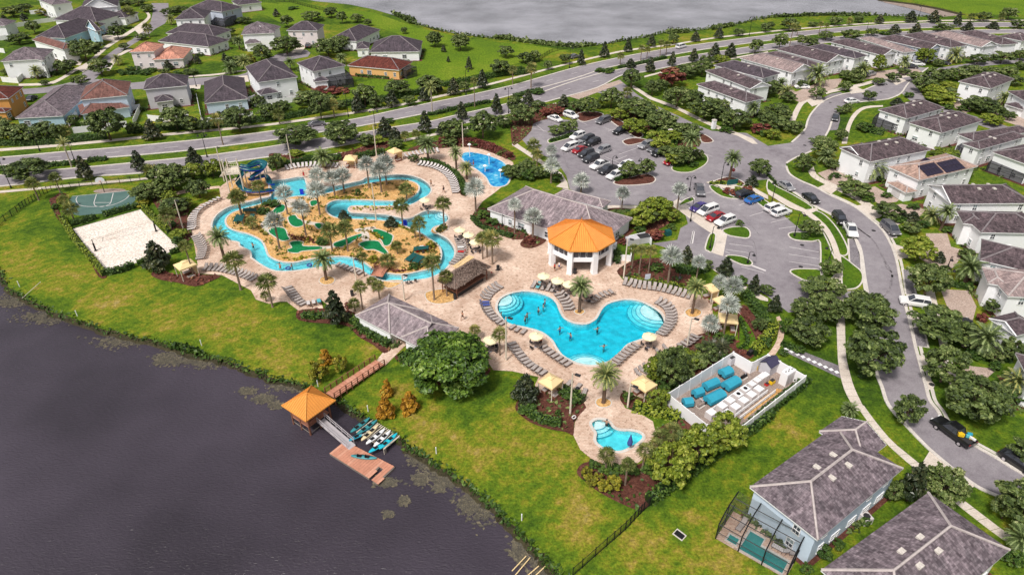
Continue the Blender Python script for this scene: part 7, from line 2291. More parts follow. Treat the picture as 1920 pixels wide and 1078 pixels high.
for a_ in (('s3',(300,920),(192,860),(385,848),'sand cabana left of the tall lamp pole'),('s3',(1000,940),(888,862),(1092,885),'sand cabana above the small pool hedge'),('s3',(1695,428),(1553,412),(1702,362),'sand cabana beside the small park lawn'),('s3',(1560,285),(1500,240),(1610,240),'sand cabana half hidden behind silver palms'),
   ('s3',(1500,195),(1430,140),(1520,155),'sand cabana hidden behind the upper right date palm'),('r6',(742,205),(650,205),(748,168),'tan cabana behind the silver palms at the top of the deck'),('r6',(1030,155),(980,132),(1095,132),'tan cabana beside the white loungers at the top of the deck'),('r5',(1345,1028),(1296,985),(1468,975),'pale yellow cabana on the mulch bed by the sand court')):
 cabana(*a_)

# thatched bar
a,b = P(853.4,543,2.5),P(920.7,501,2.5)
L,Wd = (b - a).length,4.2
e = (b - a).normalized()
ang = math.atan2(e.y,e.x)
ctr = (a + b) / 2 + Vector((-e.y,e.x,0)) * Wd / 2
TB = thing('thatched_bar','long thatched poolside bar between the river and the main pool','bar hut',(ctr.x,ctr.y,0),ang)
Rm,Km,Gm,zr = roof_parts(L,Wd,2.5,.8,False,False,None,.3)
Rm.build('thatch_roof','thatch',TB)
Km.build('ridge_thatch','thatch',TB)
P_,N_ = [],[]
for _ in range(2600):
 X,Y = random.uniform(-L / 2,L / 2),random.uniform(-Wd / 2,Wd / 2)
 e = min(L / 2 - abs(X),Wd / 2 - abs(Y))
 P_.append((X,Y,2.56 + .8 * e))
 N_.append((X * .1,Y * .3,1))
lm = leaves_mesh('thatch_tuft','thatch',np.array(P_),np.array(N_),RNG.uniform(.2,.4,len(P_)),RNG.normal(.5,.2,len(P_)),2.2,.35)
stuff(link('thatch_tuft',lm,TB))
for s in (-1,1):
 for q in (-1,1):
  m = MB()
  m.tube([(s * L * .42,q * Wd * .4,0),(s * L * .42,q * Wd * .4,3.0)],.1,6)
  m.build('post','wood',TB)
 m = MB()
 m.box((0 if Wd > L else s * 0,0,1.05),(L * .8,Wd * .8,.1))
m.build('counter_top','wood',TB)
m = MB()
m.box((0,0,.5),(L * .7,Wd * .7,1.0))
m.build('counter','dark',TB)
# timber pergola on the bar's river side
m0 = P(857,502,2.5)
m1 = P(887,482,2.5)
d = m1 - m0
PG = thing('pergola','open slatted timber pergola along the river side of the thatched bar','pergola',(m0.x,m0.y,0),math.atan2(d.y,d.x))
for i in range(14):
 m = MB()
 m.box((d.length * i / 13,.4,2.5),(.12,1.3,.12))
 m.build('slat','canopy',PG)
for s in (0,.85):
 m = MB()
 m.box((d.length / 2,s,2.38),(d.length,.1,.12))
 m.build('beam','canopy',PG)
for i in (0,1):
 m = MB()
 m.box((d.length * i,.42,1.2),(.12,.12,2.4))
 m.build('post','canopy',PG)
for i in range(9):
 p = G('s2',1560 + 34 * i,185 - 19 * i)
 h = thing('bar_stool',('red' if i % 3 == 0 else 'dark') + ' bar stool at the thatched bar, ' + ('' if i == 0 else NTH[i] + ' from the ') + 'left end','stool',(p.x,p.y,.06),0,'bar stools')
 m = MB()
 m.lathe([(.18,.72),(.18,.78)],10)
 m.build('seat','red' if i % 3 == 0 else 'dark',h)
 m = MB()
 for k in range(4):
  a = k * math.pi / 2
  m.tube([(.16 * math.cos(a),.16 * math.sin(a),0),(.1 * math.cos(a),.1 * math.sin(a),.72)],.02,4)
 m.build('leg_frame','frame',h)

# ================================================================== WATER SLIDE
sl = G('g2',130,560)
def g2(x,y,z):
 return G('g2',x,y,z)
TW = thing('slide_tower','cream timber slide tower with railed platform beside the blue flume','tower',(sl.x,sl.y,0))
pl = [g2(20,300,5.2),g2(240,285,5.2),g2(215,200,5.2),g2(60,205,5.2)]
cz = sum(pl,Vector()) / 4
m = MB()
for i,p in enumerate(pl):
 q = MB()
 q.tube([(p.x - sl.x,p.y - sl.y,0),(p.x - sl.x,p.y - sl.y,7.4 if i else 8.6)],.16,6)
 q.build('post','cream_pole',TW)
m.prism([(p.x - sl.x,p.y - sl.y) for p in pl],5.05,5.25,True)
m.build('platform','cream_pole',TW)
for i in range(4):
 a,b = pl[i],pl[(i + 1) % 4]
 r = MB()
 for z in (5.7,6.3):
  r.tube([(a.x - sl.x,a.y - sl.y,z),(b.x - sl.x,b.y - sl.y,z)],.05,4)
 for k in range(6):
  q = a.lerp(b,k / 5)
  r.tube([(q.x - sl.x,q.y - sl.y,5.2),(q.x - sl.x,q.y - sl.y,6.3)],.03,4)
 r.tube([(a.x - sl.x,a.y - sl.y,1.5),(b.x - sl.x,b.y - sl.y,4.6)],.06,4)
 r.build('railing','cream_pole',TW)
st = MB()
s0,s1 = g2(60,205,5.1),g2(-40,330,0)
for i in range(18):
 q = s0.lerp(s1,i / 17)
 st = MB()
 st.box((q.x - sl.x,q.y - sl.y,5.1 - 5.1 * i / 17),(.9,.32,.08),.4)
 st.build('stair_tread','cream_pole',TW)
def flume(pts,mat,mat2,name,label):
 l = smooth_loop(pts,7,False)
 f = thing(name,label,'water slide',(l[0].x,l[0].y,0),0,'water slide flumes')
 m,inner = MB(),MB()
 n = 8
 R = .55
 vs,vi = [],[]
 for i,p in enumerate(l):
  t = (l[min(i + 1,len(l) - 1)] - l[max(i - 1,0)])
  side = Vector((-t.y,t.x,0)).normalized()
  for k in range(n + 1):
   a = math.pi + math.pi * k / n
   o = side * math.cos(a) * R + Vector((0,0,math.sin(a) * R + .35))
   vs.append(p + o - l[0] * Vector((1,1,0)).length * 0)
   vi.append(p + side * math.cos(a) * (R - .08) + Vector((0,0,math.sin(a) * (R - .08) + .36)))
 fs = [(i * (n + 1) + k,i * (n + 1) + k + 1,(i + 1) * (n + 1) + k + 1,(i + 1) * (n + 1) + k) for i in range(len(l) - 1) for k in range(n)]
 loc = Vector((l[0].x,l[0].y,0))
 m.add([v - loc for v in vs],fs)
 m.build('flume_shell',mat,f,True)
 inner.add([v - loc for v in vi],fs)
 inner.build('flume_lining',mat2,f,True)
 for s in (0,n):
  r = MB()
  r.tube([vs[i * (n + 1) + s] - loc for i in range(len(l))],.06,5)
  r.build('flume_rim','slide_teal' if mat2 == 'slide_teal' else mat,f)
 for i in range(3,len(l) - 6,9):
  if l[i].z > 1.2:
   q = MB()
   q.tube([(l[i].x - loc.x,l[i].y - loc.y,0),(l[i].x - loc.x,l[i].y - loc.y,l[i].z - .4)],.12,6)
   q.build('support_post','cream_pole',f)
flume([g2(235,215,5.0),g2(400,245,4.6),g2(560,225,4.2),g2(615,150,3.9),g2(540,110,3.7),g2(430,135,3.5),g2(330,230,3.2),g2(260,330,2.6),g2(215,430,2.0),g2(290,530,1.5),g2(400,560,1.2),g2(560,560,.9),g2(690,540,.6),g2(740,530,.35)],'slide_blue','slide_teal','water_slide','royal blue open flume curling down from the tower to the slide pool')
flume([g2(235,180,5.2),g2(380,190,5.0),g2(520,150,4.7),g2(590,180,4.4),g2(560,240,4.0),g2(440,330,3.2),g2(390,380,2.6),g2(480,370,2.2),g2(600,330,1.8),g2(660,370,1.3),g2(690,440,.9),g2(735,450,.4)],'slide_blue','slide_teal','water_slide','dark-lined flume looping above the lower one to the slide pool')
sheet('slide_ground',[smooth_loop([g2(70,430,0),g2(220,380,0),g2(420,330,0),g2(660,380,0),g2(705,480,0),g2(725,590,0),g2(560,630,0),g2(330,690,0),g2(150,660,0)],3)],'golf_sand',.066)
for c,x,y,lb in (('g2',1170,590,'blue foam lane gate at the slide pool edge'),('g1',955,260,'dark blue lane gate in the river below the palms')):
 p = G(c,x,y)
 m = MB()
 m.box((0,0,.55),(.8,.3,1.2))
 m.box((.3,.3,.2),(.3,.6,.5))
 o = m.build('lane_gate','slide_blue',None)
 o.location = (p.x,p.y,0)
 tag(o,lb,'gate')

# dark green slatted platforms (play boards) on the golf island
def board(c,pts,label,h=.7,leg=True,mat='bench_green'):
 ps = GL(c,pts,h)
 ctr = sum(ps,Vector()) / 4
 t = thing('shade_board',label,'shade structure',(ctr.x,ctr.y,0),0,'dark green slatted boards')
 n = 5
 for i in range(n):
  a,b = ps[0].lerp(ps[3],(i + .06) / n),ps[1].lerp(ps[2],(i + .06) / n)
  d,e = ps[0].lerp(ps[3],(i + .94) / n),ps[1].lerp(ps[2],(i + .94) / n)
  m = MB()
  m.prism([(q.x - ctr.x,q.y - ctr.y) for q in (a,b,e,d)],h - .06,h,True)
  m.build('slat',mat,t)
 for q in ps:
  m = MB()
  m.box((q.x * .94 + ctr.x * .06 - ctr.x,q.y * .94 + ctr.y * .06 - ctr.y,h / 2 - .03),(.1,.1,h - .06))
  m.build('leg','bench_green',t)
board('g2',[(275,845),(480,845),(485,800),(285,800)],'green slatted board, topmost at the left end of the golf island',.8)
board('g2',[(130,1000),(190,1000),(250,900),(180,895)],'leftmost green slatted board by the left river bank',.8)
board('g2',[(200,985),(270,1000),(310,890),(250,880)],'green slatted board second from the left river bank',.9,True,'tank_blue' if False else 'bench_green')
board('g2',[(365,950),(425,960),(465,890),(400,880)],'small green slatted board right of the two at the left bank',.8)
board('g1',[(1075,640),(1300,605),(1310,560),(1085,580)],'long green slatted board at the back of the picnic group',.9)
board('g1',[(940,770),(1020,795),(1150,690),(1080,660)],'left green slatted board of the picnic group',.6)
board('g1',[(1050,800),(1150,815),(1250,720),(1150,690)],'middle green slatted board of the picnic group',.8)
board('g1',[(1180,815),(1230,825),(1310,740),(1260,725)],'right green slatted board of the picnic group',.8)
p = G('g1',1210,640)
PT = thing('picnic_table','white and red crowded table under the long green board','table',(p.x,p.y,.06))
m = MB()
m.lathe([(.7,.7),(.7,.76)],12)
m.build('tabletop','cloth_white',PT)
for k in range(5):
 a = k * 1.256
 m = MB()
 m.box((1.05 * math.cos(a),1.05 * math.sin(a),.25),(.4,.4,.5),a)
 m.build('seat','red' if k % 2 else 'dark',PT)
# river footbridge
a,b = G('s2',895,75,.0),G('s2',975,-20,.0)
d = b - a
FB = thing('footbridge','salmon plank footbridge with dark rails over the lower river','bridge',(a.x,a.y,0),math.atan2(d.y,d.x))
for i in range(14):
 f = (i + .5) / 14
 m = MB()
 m.box((d.length * f,-.2,.12 + .35 * math.sin(math.pi * f)),(d.length / 14 * .95,2.4,.1))
 m.build('plank','plank',FB)
for s in (-1.35,.95):
 m = MB()
 m.tube([(d.length * k / 8,s,1.0 + .35 * math.sin(math.pi * k / 8)) for k in range(9)],.06,5)
 for k in range(9):
  m.tube([(d.length * k / 8,s,0),(d.length * k / 8,s,1.0 + .35 * math.sin(math.pi * k / 8))],.04,4)
 m.build('rail','wood',FB)
# splash pad features
for (x,y,h,lb) in ((1600,175,3.2,'tall white spray mast at the back of the splash pad'),(1745,235,2.6,'white spray mushroom in the middle of the splash pad'),(1715,290,1.6,'short spray post at the left of the splash pad'),(1830,330,1.8,'curved spray post at the lower right of the splash pad')):
 p = G('r6',x,y)
 t = thing('spray_post',lb,'water feature',(p.x,p.y,.06),0,'spray posts on the splash pad')
 m = MB()
 m.tube([(0,0,0),(0,0,h)],.09,6)
 m.build('post','white_trim',t)
 m = MB()
 m.lathe([(.0,h + .25),(.35,h + .1),(.5,h - .1)],10)
 m.build('spray_head','white_trim',t)
# ================================================================== EQUIPMENT YARD
yw = [(1040,1075),(1850,440),(1365,165),(1165,270),(925,135),(85,665),(590,1065)]
ytop = GL('g3',yw,2.1)
YC = sum(ytop,Vector()) / len(ytop)
YARD = thing('yard_wall','white panel wall with a notch enclosing the pump equipment yard','wall',(YC.x,YC.y,0))
LANDY = YC
for i in range(len(ytop)):
 a,b = ytop[i],ytop[(i + 1) % len(ytop)]
 if i == len(ytop) - 1:
  pass
 d = b - a
 L = d.length
 n = max(1,int(round(L / 2.4)))
 rz = math.atan2(d.y,d.x)
 for k in range(n):
  q = a.lerp(b,(k + .5) / n)
  m = MB()
  m.box((q.x - YC.x,q.y - YC.y,1.04),(L / n - .06,.12,2.08),rz)
  m.build('panel','white_trim',YARD)
 for k in range(n):
  q = a.lerp(b,k / n)
  m = MB()
  m.box((q.x - YC.x,q.y - YC.y,1.1),(.16,.18,2.2),rz)
  m.build('post','white_trim',YARD)
sheet('yard_floor',[[Vector((p.x,p.y,0)) for p in ytop]],'gravel',.02)
def dirof(c,a,b):
 d = G(c,*b) - G(c,*a)
 return math.atan2(d.y,d.x)
yr = dirof('g3',(590,770),(790,640))
def filt(x1,y1,x2,y2,w,label):
 a,b = G('g3',x1,y1,1.0),G('g3',x2,y2,1.0)
 L = (b - a).length
 t = thing('filter_house',label,'equipment cover',((a.x + b.x) / 2,(a.y + b.y) / 2,0),math.atan2((b - a).y,(b - a).x),'teal equipment covers in the yard')
 m = MB()
 pr = [(-w / 2,.35),(-w / 2,.95),(-w * .22,1.3),(w * .22,1.3),(w / 2,.95),(w / 2,.35)]
 m.add([(X,y,z) for X in (-L / 2,L / 2) for y,z in pr],[(k,(k + 1) % 6,6 + (k + 1) % 6,6 + k) for k in range(6)] + [(5,4,3,2,1,0),(6,7,8,9,10,11)])
 m.build('cover','tank_blue',t)
 for s in (-1,1):
  m = MB()
  m.box((s * L * .42,0,.18),(.2,w * .9,.36))
  m.build('foot','dark',t)
 m = MB()
 m.tube([(-L / 2 - .4,0,.5),(L / 2 + .4,0,.5)],.12,6)
 m.build('pipe','black',t)
filt(775,395,890,345,1.5,'teal cover nearest the back wall of the yard')
filt(560,560,720,490,1.3,'long teal cover along the inner yard wall')
filt(820,560,980,470,1.6,'teal cover at the middle of the yard beside the white units')
filt(420,650,530,610,1.2,'small teal cover between two long ones')
filt(590,740,790,640,1.6,'largest teal cover at the near side of the yard')
filt(285,760,400,745,1.3,'bluer cover in the near corner of the yard')
def acunit(x,y,label,sx=1.25,h=1.0,fan=0):
 p = G('g3',x,y,h)
 t = thing('air_unit',label,'air conditioner',(p.x,p.y,0),yr,'white heat pump units in the yard')
 m = MB()
 m.box((0,0,h / 2),(sx,sx * .92,h),0,.96)
 m.build('casing','alu' if False else 'sling_pale',t)
 m = MB()
 m.box((0,0,h + .025),(sx * .9,sx * .84,.05))
 m.build('lid','white_trim',t)
 if fan:
  m = MB()
  m.lathe([(.3,h + .05),(.3,h + .09),(.2,h + .09)],12)
  m.build('fan_ring','black',t)
for i,(x,y) in enumerate(((640,900),(780,815),(880,745),(985,670),(1075,600),(1165,540),(1230,490),(1285,450),(1335,420))):
 acunit(x,y,('white unit, inner yard row, ' + ('nearest','second','third','fourth, dark fan ring,','fifth, dark fan ring,','sixth','seventh','eighth','farthest')[i] + ' from the near corner'),1.25 if i < 5 else .95,1.0,i in (3,4))
for i,(x,y) in enumerate(((850,905),(950,825),(1055,745),(1155,670),(1250,600))):
 acunit(x,y,'white unit in the outer row of the yard, ' + ('nearest','second','third','fourth','farthest')[i] + ' from the near corner',1.25,1.0)
for i,(x1,y1,x2,y2,lb) in enumerate(((570,910,1300,395,'long white pipe rack inside the yard, inner side'),(950,930,1360,620,'long white pipe rack in front of the outer row of units'),(1010,960,1460,620,'lower white pipe rail along the soil strip'))):
 a,b = G('g3',x1,y1,.7),G('g3',x2,y2,.7)
 d = b - a
 t = thing('pipe_rack',lb,'pipe',(a.x,a.y,0),math.atan2(d.y,d.x),'white pipes in the yard')
 m = MB()
 for z in (.35,.7):
  m.tube([(0,0,z),(d.length,0,z)],.07,6)
 m.build('pipe','white_trim',t)
 for k in range(8):
  m = MB()
  m.box((d.length * k / 7,0,.38),(.1,.1,.76))
  m.build('stanchion','white_trim',t)
sheet('soil_strip',[GL('g3',[(1060,1000),(1360,760),(1560,620),(1480,600),(1330,700),(1040,930)])],'golf_sand',.024)
a = G('g3',1362,385)
SH = thing('shed','small grey shed with dark navy gable roof in the yard corner','shed',(a.x,a.y,0),yr + math.pi / 2)
m = MB()
m.box((0,0,.95),(1.7,2.2,1.9))
m.build('wall','wall_grey',SH)
m = MB()
for s in (-1,1):
 m.quad((0,-1.25,2.5),(0,1.25,2.5),(s * 1.0,1.25,1.85),(s * 1.0,-1.25,1.85))
 m.quad((0,-1.25,2.43),(0,1.25,2.43),(s * 1.0,1.25,1.78),(s * 1.0,-1.25,1.78))
m.build('roof','navy',SH)
m = MB()
for s in (-1,1):
 m.add([(-.85,s * 1.1,1.9),(.85,s * 1.1,1.9),(0,s * 1.1,2.42)],[(0,1,2)])
m.build('gable','wall_grey',SH)
m = MB()
m.box((0,-1.13,.8),(.9,.05,1.6))
m.build('door','dark',SH)
a = G('g3',1590,520)
CB = thing('white_cabinet','tall white chemical cabinet by the outer wall of the yard','cabinet',(a.x,a.y,0),yr)
m = MB()
m.box((0,0,1.1),(2.1,1.1,2.2))
m.build('casing','white_trim',CB)
for k in range(4):
 m = MB()
 m.box((-.6 + .4 * k,.1 * (-1) ** k,2.23),(.25,.15,.06),.3)
 m.build('vent','dark',CB)
for s in (-.5,.5):
 m = MB()
 m.box((s,-.56,1.05),(.9,.03,1.9))
 m.build('door','sling_pale',CB)
for nm,c,x,y,mt,sz,lb,cat in (('grey_tank','g3',880,290,'wall_grey',(1.3,1.0,1.5),'grey box tank against the back wall of the yard','tank'),('orange_drum','g3',960,270,'cloth_orange',(.5,.5,.9),'orange drum beside the grey box tank','drum'),('yellow_trolley','g3',1410,540,'yellow',(.9,.6,.7),'yellow trolley between white units and cabinet','trolley'),
         ('red_hose_reel','g3',1345,560,'red',(.6,.5,.4),'red hose reel beside the yellow trolley','hose reel'),('yellow_drum','g3',1215,360,'yellow',(.35,.35,.8),'yellow drum near the notch of the yard wall','drum'),('black_pump','g3',1050,470,'black',(1.1,.8,.7),'black pump set beside the farthest white units','pump'),('black_pump','g3',1240,330,'black',(.8,.6,.7),'black pump set in the wall notch by the shed','pump'),
         ('pump_set','g3',500,830,'gravel',(1.2,.8,.6),'pale pump set at the near end of the teal covers','pump'),('black_bin','g3',1130,175,'black',(.9,.7,.9),'black bin outside the yard notch','bin')):
 p = G(c,x,y)
 t = thing(nm,lb,cat,(p.x,p.y,0),yr)
 if cat == 'drum':
  m = MB()
  m.lathe([(sz[0] / 2,0),(sz[0] / 2,sz[2])],10)
  m.build('drum_body',mt,t)
  m = MB()
  m.lathe([(sz[0] * .4,sz[2]),(sz[0] * .4,sz[2] + .06)],10)
  m.build('lid','dark',t)
 elif cat == 'pump':
  m = MB()
  m.tube([(-sz[0] / 2,0,.4),(sz[0] / 2,0,.4)],.26,8)
  m.build('motor',mt,t)
  m = MB()
  m.tube([(sz[0] * .3,0,.4),(sz[0] * .3,0,sz[2] + .3),(sz[0] * .3,.6,sz[2] + .3)],.1,6)
  m.build('pipe','alu',t)
  m = MB()
  m.box((0,0,.08),(sz[0],sz[1],.16))
  m.build('plinth','kerb',t)
 else:
  m = MB()
  m.box((0,0,sz[2] * .55),(sz[0],sz[1],sz[2] * .8),0,.9)
  m.build('casing',mt,t)
  m = MB()
  m.box((0,0,sz[2] * .98),(sz[0] * .8,sz[1] * .8,.08))
  m.build('lid','dark',t)
  for s in (-1,1):
   m = MB()
   m.box((s * sz[0] * .35,0,.08),(.1,sz[1] * .9,.16))
   m.build('foot','dark',t)
# ================================================================== FENCES
def iron_fence(c,pts,label,h=1.4,mesh=True):
 l = smooth_loop(GL(c,pts),3,False)
 o = l[0]
 t = thing('iron_fence',label,'fence',(o.x,o.y,0),0,'black metal fences')
 r,b = MB(),MB()
 for z in (.2,h - .1):
  r.tube([(p.x - o.x,p.y - o.y,z) for p in l],.035,4)
 r.build('rail','black',t)
 for p,q in zip(l[:-1],l[1:]):
  n = int((q - p).length / .16) + 1
  for k in range(n):
   s = p.lerp(q,k / n)
   b.box((s.x - o.x,s.y - o.y,h / 2),(.022,.022,h))
 stuff(b.build('picket','black',t))
 d = 0
 for p,q in zip(l[:-1],l[1:]):
  n = max(1,int(round((q - p).length / 2.4)))
  for k in range(n):
   s = p.lerp(q,k / n)
   m = MB()
   m.box((s.x - o.x,s.y - o.y,h / 2 + .05),(.09,.09,h + .1))
   m.build('post','black',t)
iron_fence('r5',[(-60,740),(0,690),(130,590),(200,540),(270,500),(330,455),(430,425),(600,402),(900,378),(1100,350)],'black iron fence curving round the lawn and basketball court')
iron_fence('s7',[(385,1085),(600,895),(720,790),(800,705),(870,640),(1080,480),(1250,365),(1400,250),(1560,140)],'black iron fence from the lake shore up beside the mulch beds',1.5)
iron_fence('r3',[(200,455),(300,395),(420,365),(500,362)],'black fence on the far lake bank')
iron_fence('r2',[(150,15),(250,20),(350,45),(450,70),(520,85)],'black fence on the grassy slope at the top')
def white_fence(c,pts,label,h=1.7):
 l = GL(c,pts)
 o = l[0]
 t = thing('privacy_fence',label,'fence',(o.x,o.y,0),0,'white privacy fences')
 for p,q in zip(l[:-1],l[1:]):
  d = q - p
  n = max(1,int(round(d.length / 2.4)))
  rz = math.atan2(d.y,d.x)
  for k in range(n):
   s = p.lerp(q,(k + .5) / n)
   m = MB()
   m.box((s.x - o.x,s.y - o.y,h / 2),(d.length / n - .12,.08,h),rz)
   m.build('panel','white_trim',t)
   s = p.lerp(q,k / n)
   m = MB()
   m.box((s.x - o.x,s.y - o.y,h / 2 + .06),(.14,.14,h + .12),rz)
   m.build('post','white_trim',t)
for c,pts,lb in (('r1',[(520,945),(612,835)],'white fence between aqua house and brown-roofed house'),('r1',[(555,1000),(700,985),(960,950)],'white fence behind the brown-roofed blue house'),('r1',[(1000,830),(1055,825),(1005,940)],'white fence between the brown-roofed and grey terrace houses'),('r1',[(1115,905),(1230,915),(1420,890)],'white fence behind the grey terrace house'),
     ('r1',[(1478,745),(1512,905)],'white fence left of the low dark-roofed house'),('r1',[(1515,930),(1700,915),(1900,880)],'white fence behind the low dark-roofed house'),('r1',[(1860,770),(1916,750)],'short white fence right of the low dark-roofed house'),('r2',[(-10,800),(100,790),(330,760)],'white fence behind the pyramid-roofed house'),('r1',[(70,215),(320,175),(500,150)],'white fence along the yards at far left'),('r1',[(0,305),(90,295)],'short white fence at the left edge'),
     ('r1',[(20,615),(140,625),(200,565)],'white fence at the corner of the white porch house'),('r1',[(0,395),(40,400)],'stub of white fence at the left edge by the road'),('r1',[(230,110),(430,95)],'white fence at the top left behind the trees')):
 white_fence(c,pts,lb)
# ================================================================== LAMPS AND POLES
def light_pole(c,xb,yb,xt,yt,label,n=1):
 b = G(c,xb,yb)
 h = min(12,max(4,zat(b,px(c,xt,yt)[1])))
 t = thing('light_pole',label,'lamp post',(b.x,b.y,0),0,'tall cream pool deck light poles')
 m = MB()
 m.tube([(0,0,0),(0,0,h)],[.15,.09],8)
 m.build('pole','cream_pole',t)
 m = MB()
 m.tube([(0,0,h - .1),(.5,-.3,h + .1)],.05,5)
 m.build('arm','dark',t)
 m = MB()
 m.box((.65,-.4,h + .1),(.75,.4,.16),-.5)
 m.build('lamp_head','dark',t)
for a_ in (('r5',1680,360,1615,105,'cream light pole left of the slide tower'),('r5',1372,718,1315,500,'cream light pole behind the curved loungers at left'),('r6',270,250,220,10,'cream light pole in the white lounger row'),('r6',905,195,885,-60,'cream light pole between the top cabanas'),('r6',1550,105,1550,-80,'cream light pole behind the splash pad'),('r6',900,655,885,370,'cream light pole inside the river switchback'),
   ('s2',1112,255,1095,60,'cream light pole right of the footbridge'),('s2',752,110,740,-60,'cream light pole below the putting greens'),('s2',1872,702,1885,378,'tall light pole beside the ficus and pool loungers'),('s3',1308,600,1345,385,'tall light pole in front of the right date palm'),('s3',435,1100,460,800,'tall light pole left of the near date palm'),('r7',835,1085,862,790,'cream light pole right of the rotunda'),('s3',865,1050,870,985,'short pale post by the hedge above the small pool')):
 light_pole(*a_)
def street_lamp(c,xb,yb,yt,label,double=False):
 b = G(c,xb,yb)
 h = min(11,max(2.5,zat(b,px(c,xb,yt)[1])))
 t = thing('street_lamp',label,'street lamp',(b.x,b.y,0),random.random() * 6 if not double else .3,'black street lamps')
 m = MB()
 m.lathe([(.2,0),(.2,.5),(.09,.7)],8)
 m.tube([(0,0,0),(0,0,h)],[.1,.06],6)
 m.build('pole','black',t)
 for s in ((1,-1) if double else (1,)):
  m = MB()
  m.tube([(0,0,h - .2),(s * .3,0,h + .25),(s * .8,0,h + .3),(s * .95,0,h)],.045,5)
  m.build('arm','black',t)
  m = MB()
  m.lathe([(.1,h),(.2,h - .12),(.34,h - .35),(.2,h - .42)],10,(s * .95,0,0))
  m.build('lamp_shade','black',t)
for c,x,y,yt,dbl,lb in (('r1',1530,1030,880,1,'black boulevard lamp behind the low dark-roofed house'),('r5',300,135,-20,0,'black lamp on the far verge at the left edge'),('r5',85,412,190,1,'black lamp leaning into view at the far left verge'),('r5',560,208,60,0,'black lamp on the left median'),('r5',1552,180,10,1,'black lamp on the median left of the slide'),('r2',692,875,690,0,'black lamp on the far verge behind the peach lawn'),('r2',903,1045,830,1,'tall black lamp on the near verge above the cabanas'),
        ('r2',1573,712,530,0,'black lamp on the far verge at the green'),('r2',1890,852,660,1,'black lamp on the median left of the crossing'),('r3',430,512,360,0,'black lamp on the far verge past the lake fence'),('r3',1180,275,205,1,'double black lamp above the lake bank'),('r3',1775,270,130,1,'double black lamp at the lake bank, rightmost but one'),('r4',470,190,80,1,'double black lamp where the lake meets the verge'),('r4',722,290,160,1,'tall black lamp behind the row houses'),('r4',1118,162,45,1,'black lamp near the end of the far lake'),
        ('r7',1328,432,330,1,'gooseneck lamp by the grey pickup at the crossing'),('r7',1562,372,220,0,'gooseneck lamp on the sign island'),('r7',1335,660,495,0,'gooseneck lamp left of the purple car'),('r7',1480,862,700,0,'gooseneck lamp on the thin lawn strip by the crossing'),('r7',1762,975,890,0,'gooseneck lamp on the lower lawn island'),('r7',960,272,190,0,'gooseneck lamp on the striped bay island'),('r7',750,250,180,0,'lamp in the double row of cars'),('r3',905,1010,900,0,'black lamp above the black car in the upper car park'),
        ('r8',25,530,360,0,'gooseneck lamp left of the silver sedan'),('r8',195,772,600,0,'gooseneck lamp on the lower right lawn island'),('r8',455,952,870,0,'gooseneck lamp by the leafy island tree'),('s4',1305,130,15,0,'black lamp beside the big tree at the forecourt'),('r1',1470,650,580,0,'black lamp on the estate street'),('r6',1843,700,630,0,'short black lamp at the clubhouse corner'),('s3',1240,160,50,0,'thin lamp in the dark palm bed'),('r8',1340,1010,955,0,'thin black lamp at the drive of the pale-roofed house')):
 street_lamp(c,x,y,yt,lb,bool(dbl))
# ================================================================== COURTS, SIGNS, SMALL THINGS
p = G('r5',782,440)
q = G('r5',775,500)
BH = thing('basketball_hoop','basketball hoop with white rounded backboard facing the green court','hoop',(p.x,p.y,0),math.atan2((q - p).y,(q - p).x))
m = MB()
m.tube([(0,0,0),(0,0,3.0),(.7,0,3.2)],.09,6)
m.build('post','black',BH)
m = MB()
bp = [(-.9,2.85),(.9,2.85),(.9,3.35),(.6,3.75),(0,3.9),(-.6,3.75),(-.9,3.35)]
m.add([(x,y,z) for x in (.8,.86) for y,z in bp],[(6,5,4,3,2,1,0),tuple(range(7,14))] + [(k,(k + 1) % 7,7 + (k + 1) % 7,7 + k) for k in range(7)])
m.build('backboard','white_trim',BH)
m = MB()
m.tube([(1.1 + .23 * math.cos(a * math.pi / 6),.23 * math.sin(a * math.pi / 6),3.05) for a in range(13)],.025,4)
m.build('rim','cloth_orange',BH)
a,b = G('r5',1170,735),G('r5',718,880)
VN = thing('volleyball_net','volleyball net on two black padded posts across the sand court','net',(a.x,a.y,0),math.atan2((b - a).y,(b - a).x))
L = (b - a).length
for X in (0,L):
 m = MB()
 m.tube([(X,0,0),(X,0,2.5)],.07,6)
 m.build('post','black',VN)
 m = MB()
 m.lathe([(.3,0),(.3,.12),(.16,.2),(.16,1.7)],10,(X,0,0))
 m.build('post_pad','black',VN)
m = MB()
for k in range(11):
 m.tube([(0,0,1.45 + .1 * k),(L,0,1.45 + .1 * k)],.003,3)
for k in range(60):
 m.tube([(L * k / 60,0,1.45),(L * k / 60,0,2.45)],.003,3)
m.build('netting','cream_pole',VN)
m = MB()
m.box((L / 2,0,2.45),(L,.02,.06))
m.build('net_tape','cream_pole',VN)
p = G('r7',1645,395)
SG = thing('entrance_sign','dark green entrance sign board on the planted island','sign',(p.x,p.y,.15),.3)
m = MB()
m.box((0,0,.8),(2.6,.3,1.2))
m.build('board','bench_green',SG)
m = MB()
m.box((0,0,.12),(3.0,.6,.25))
m.build('plinth','kerb',SG)
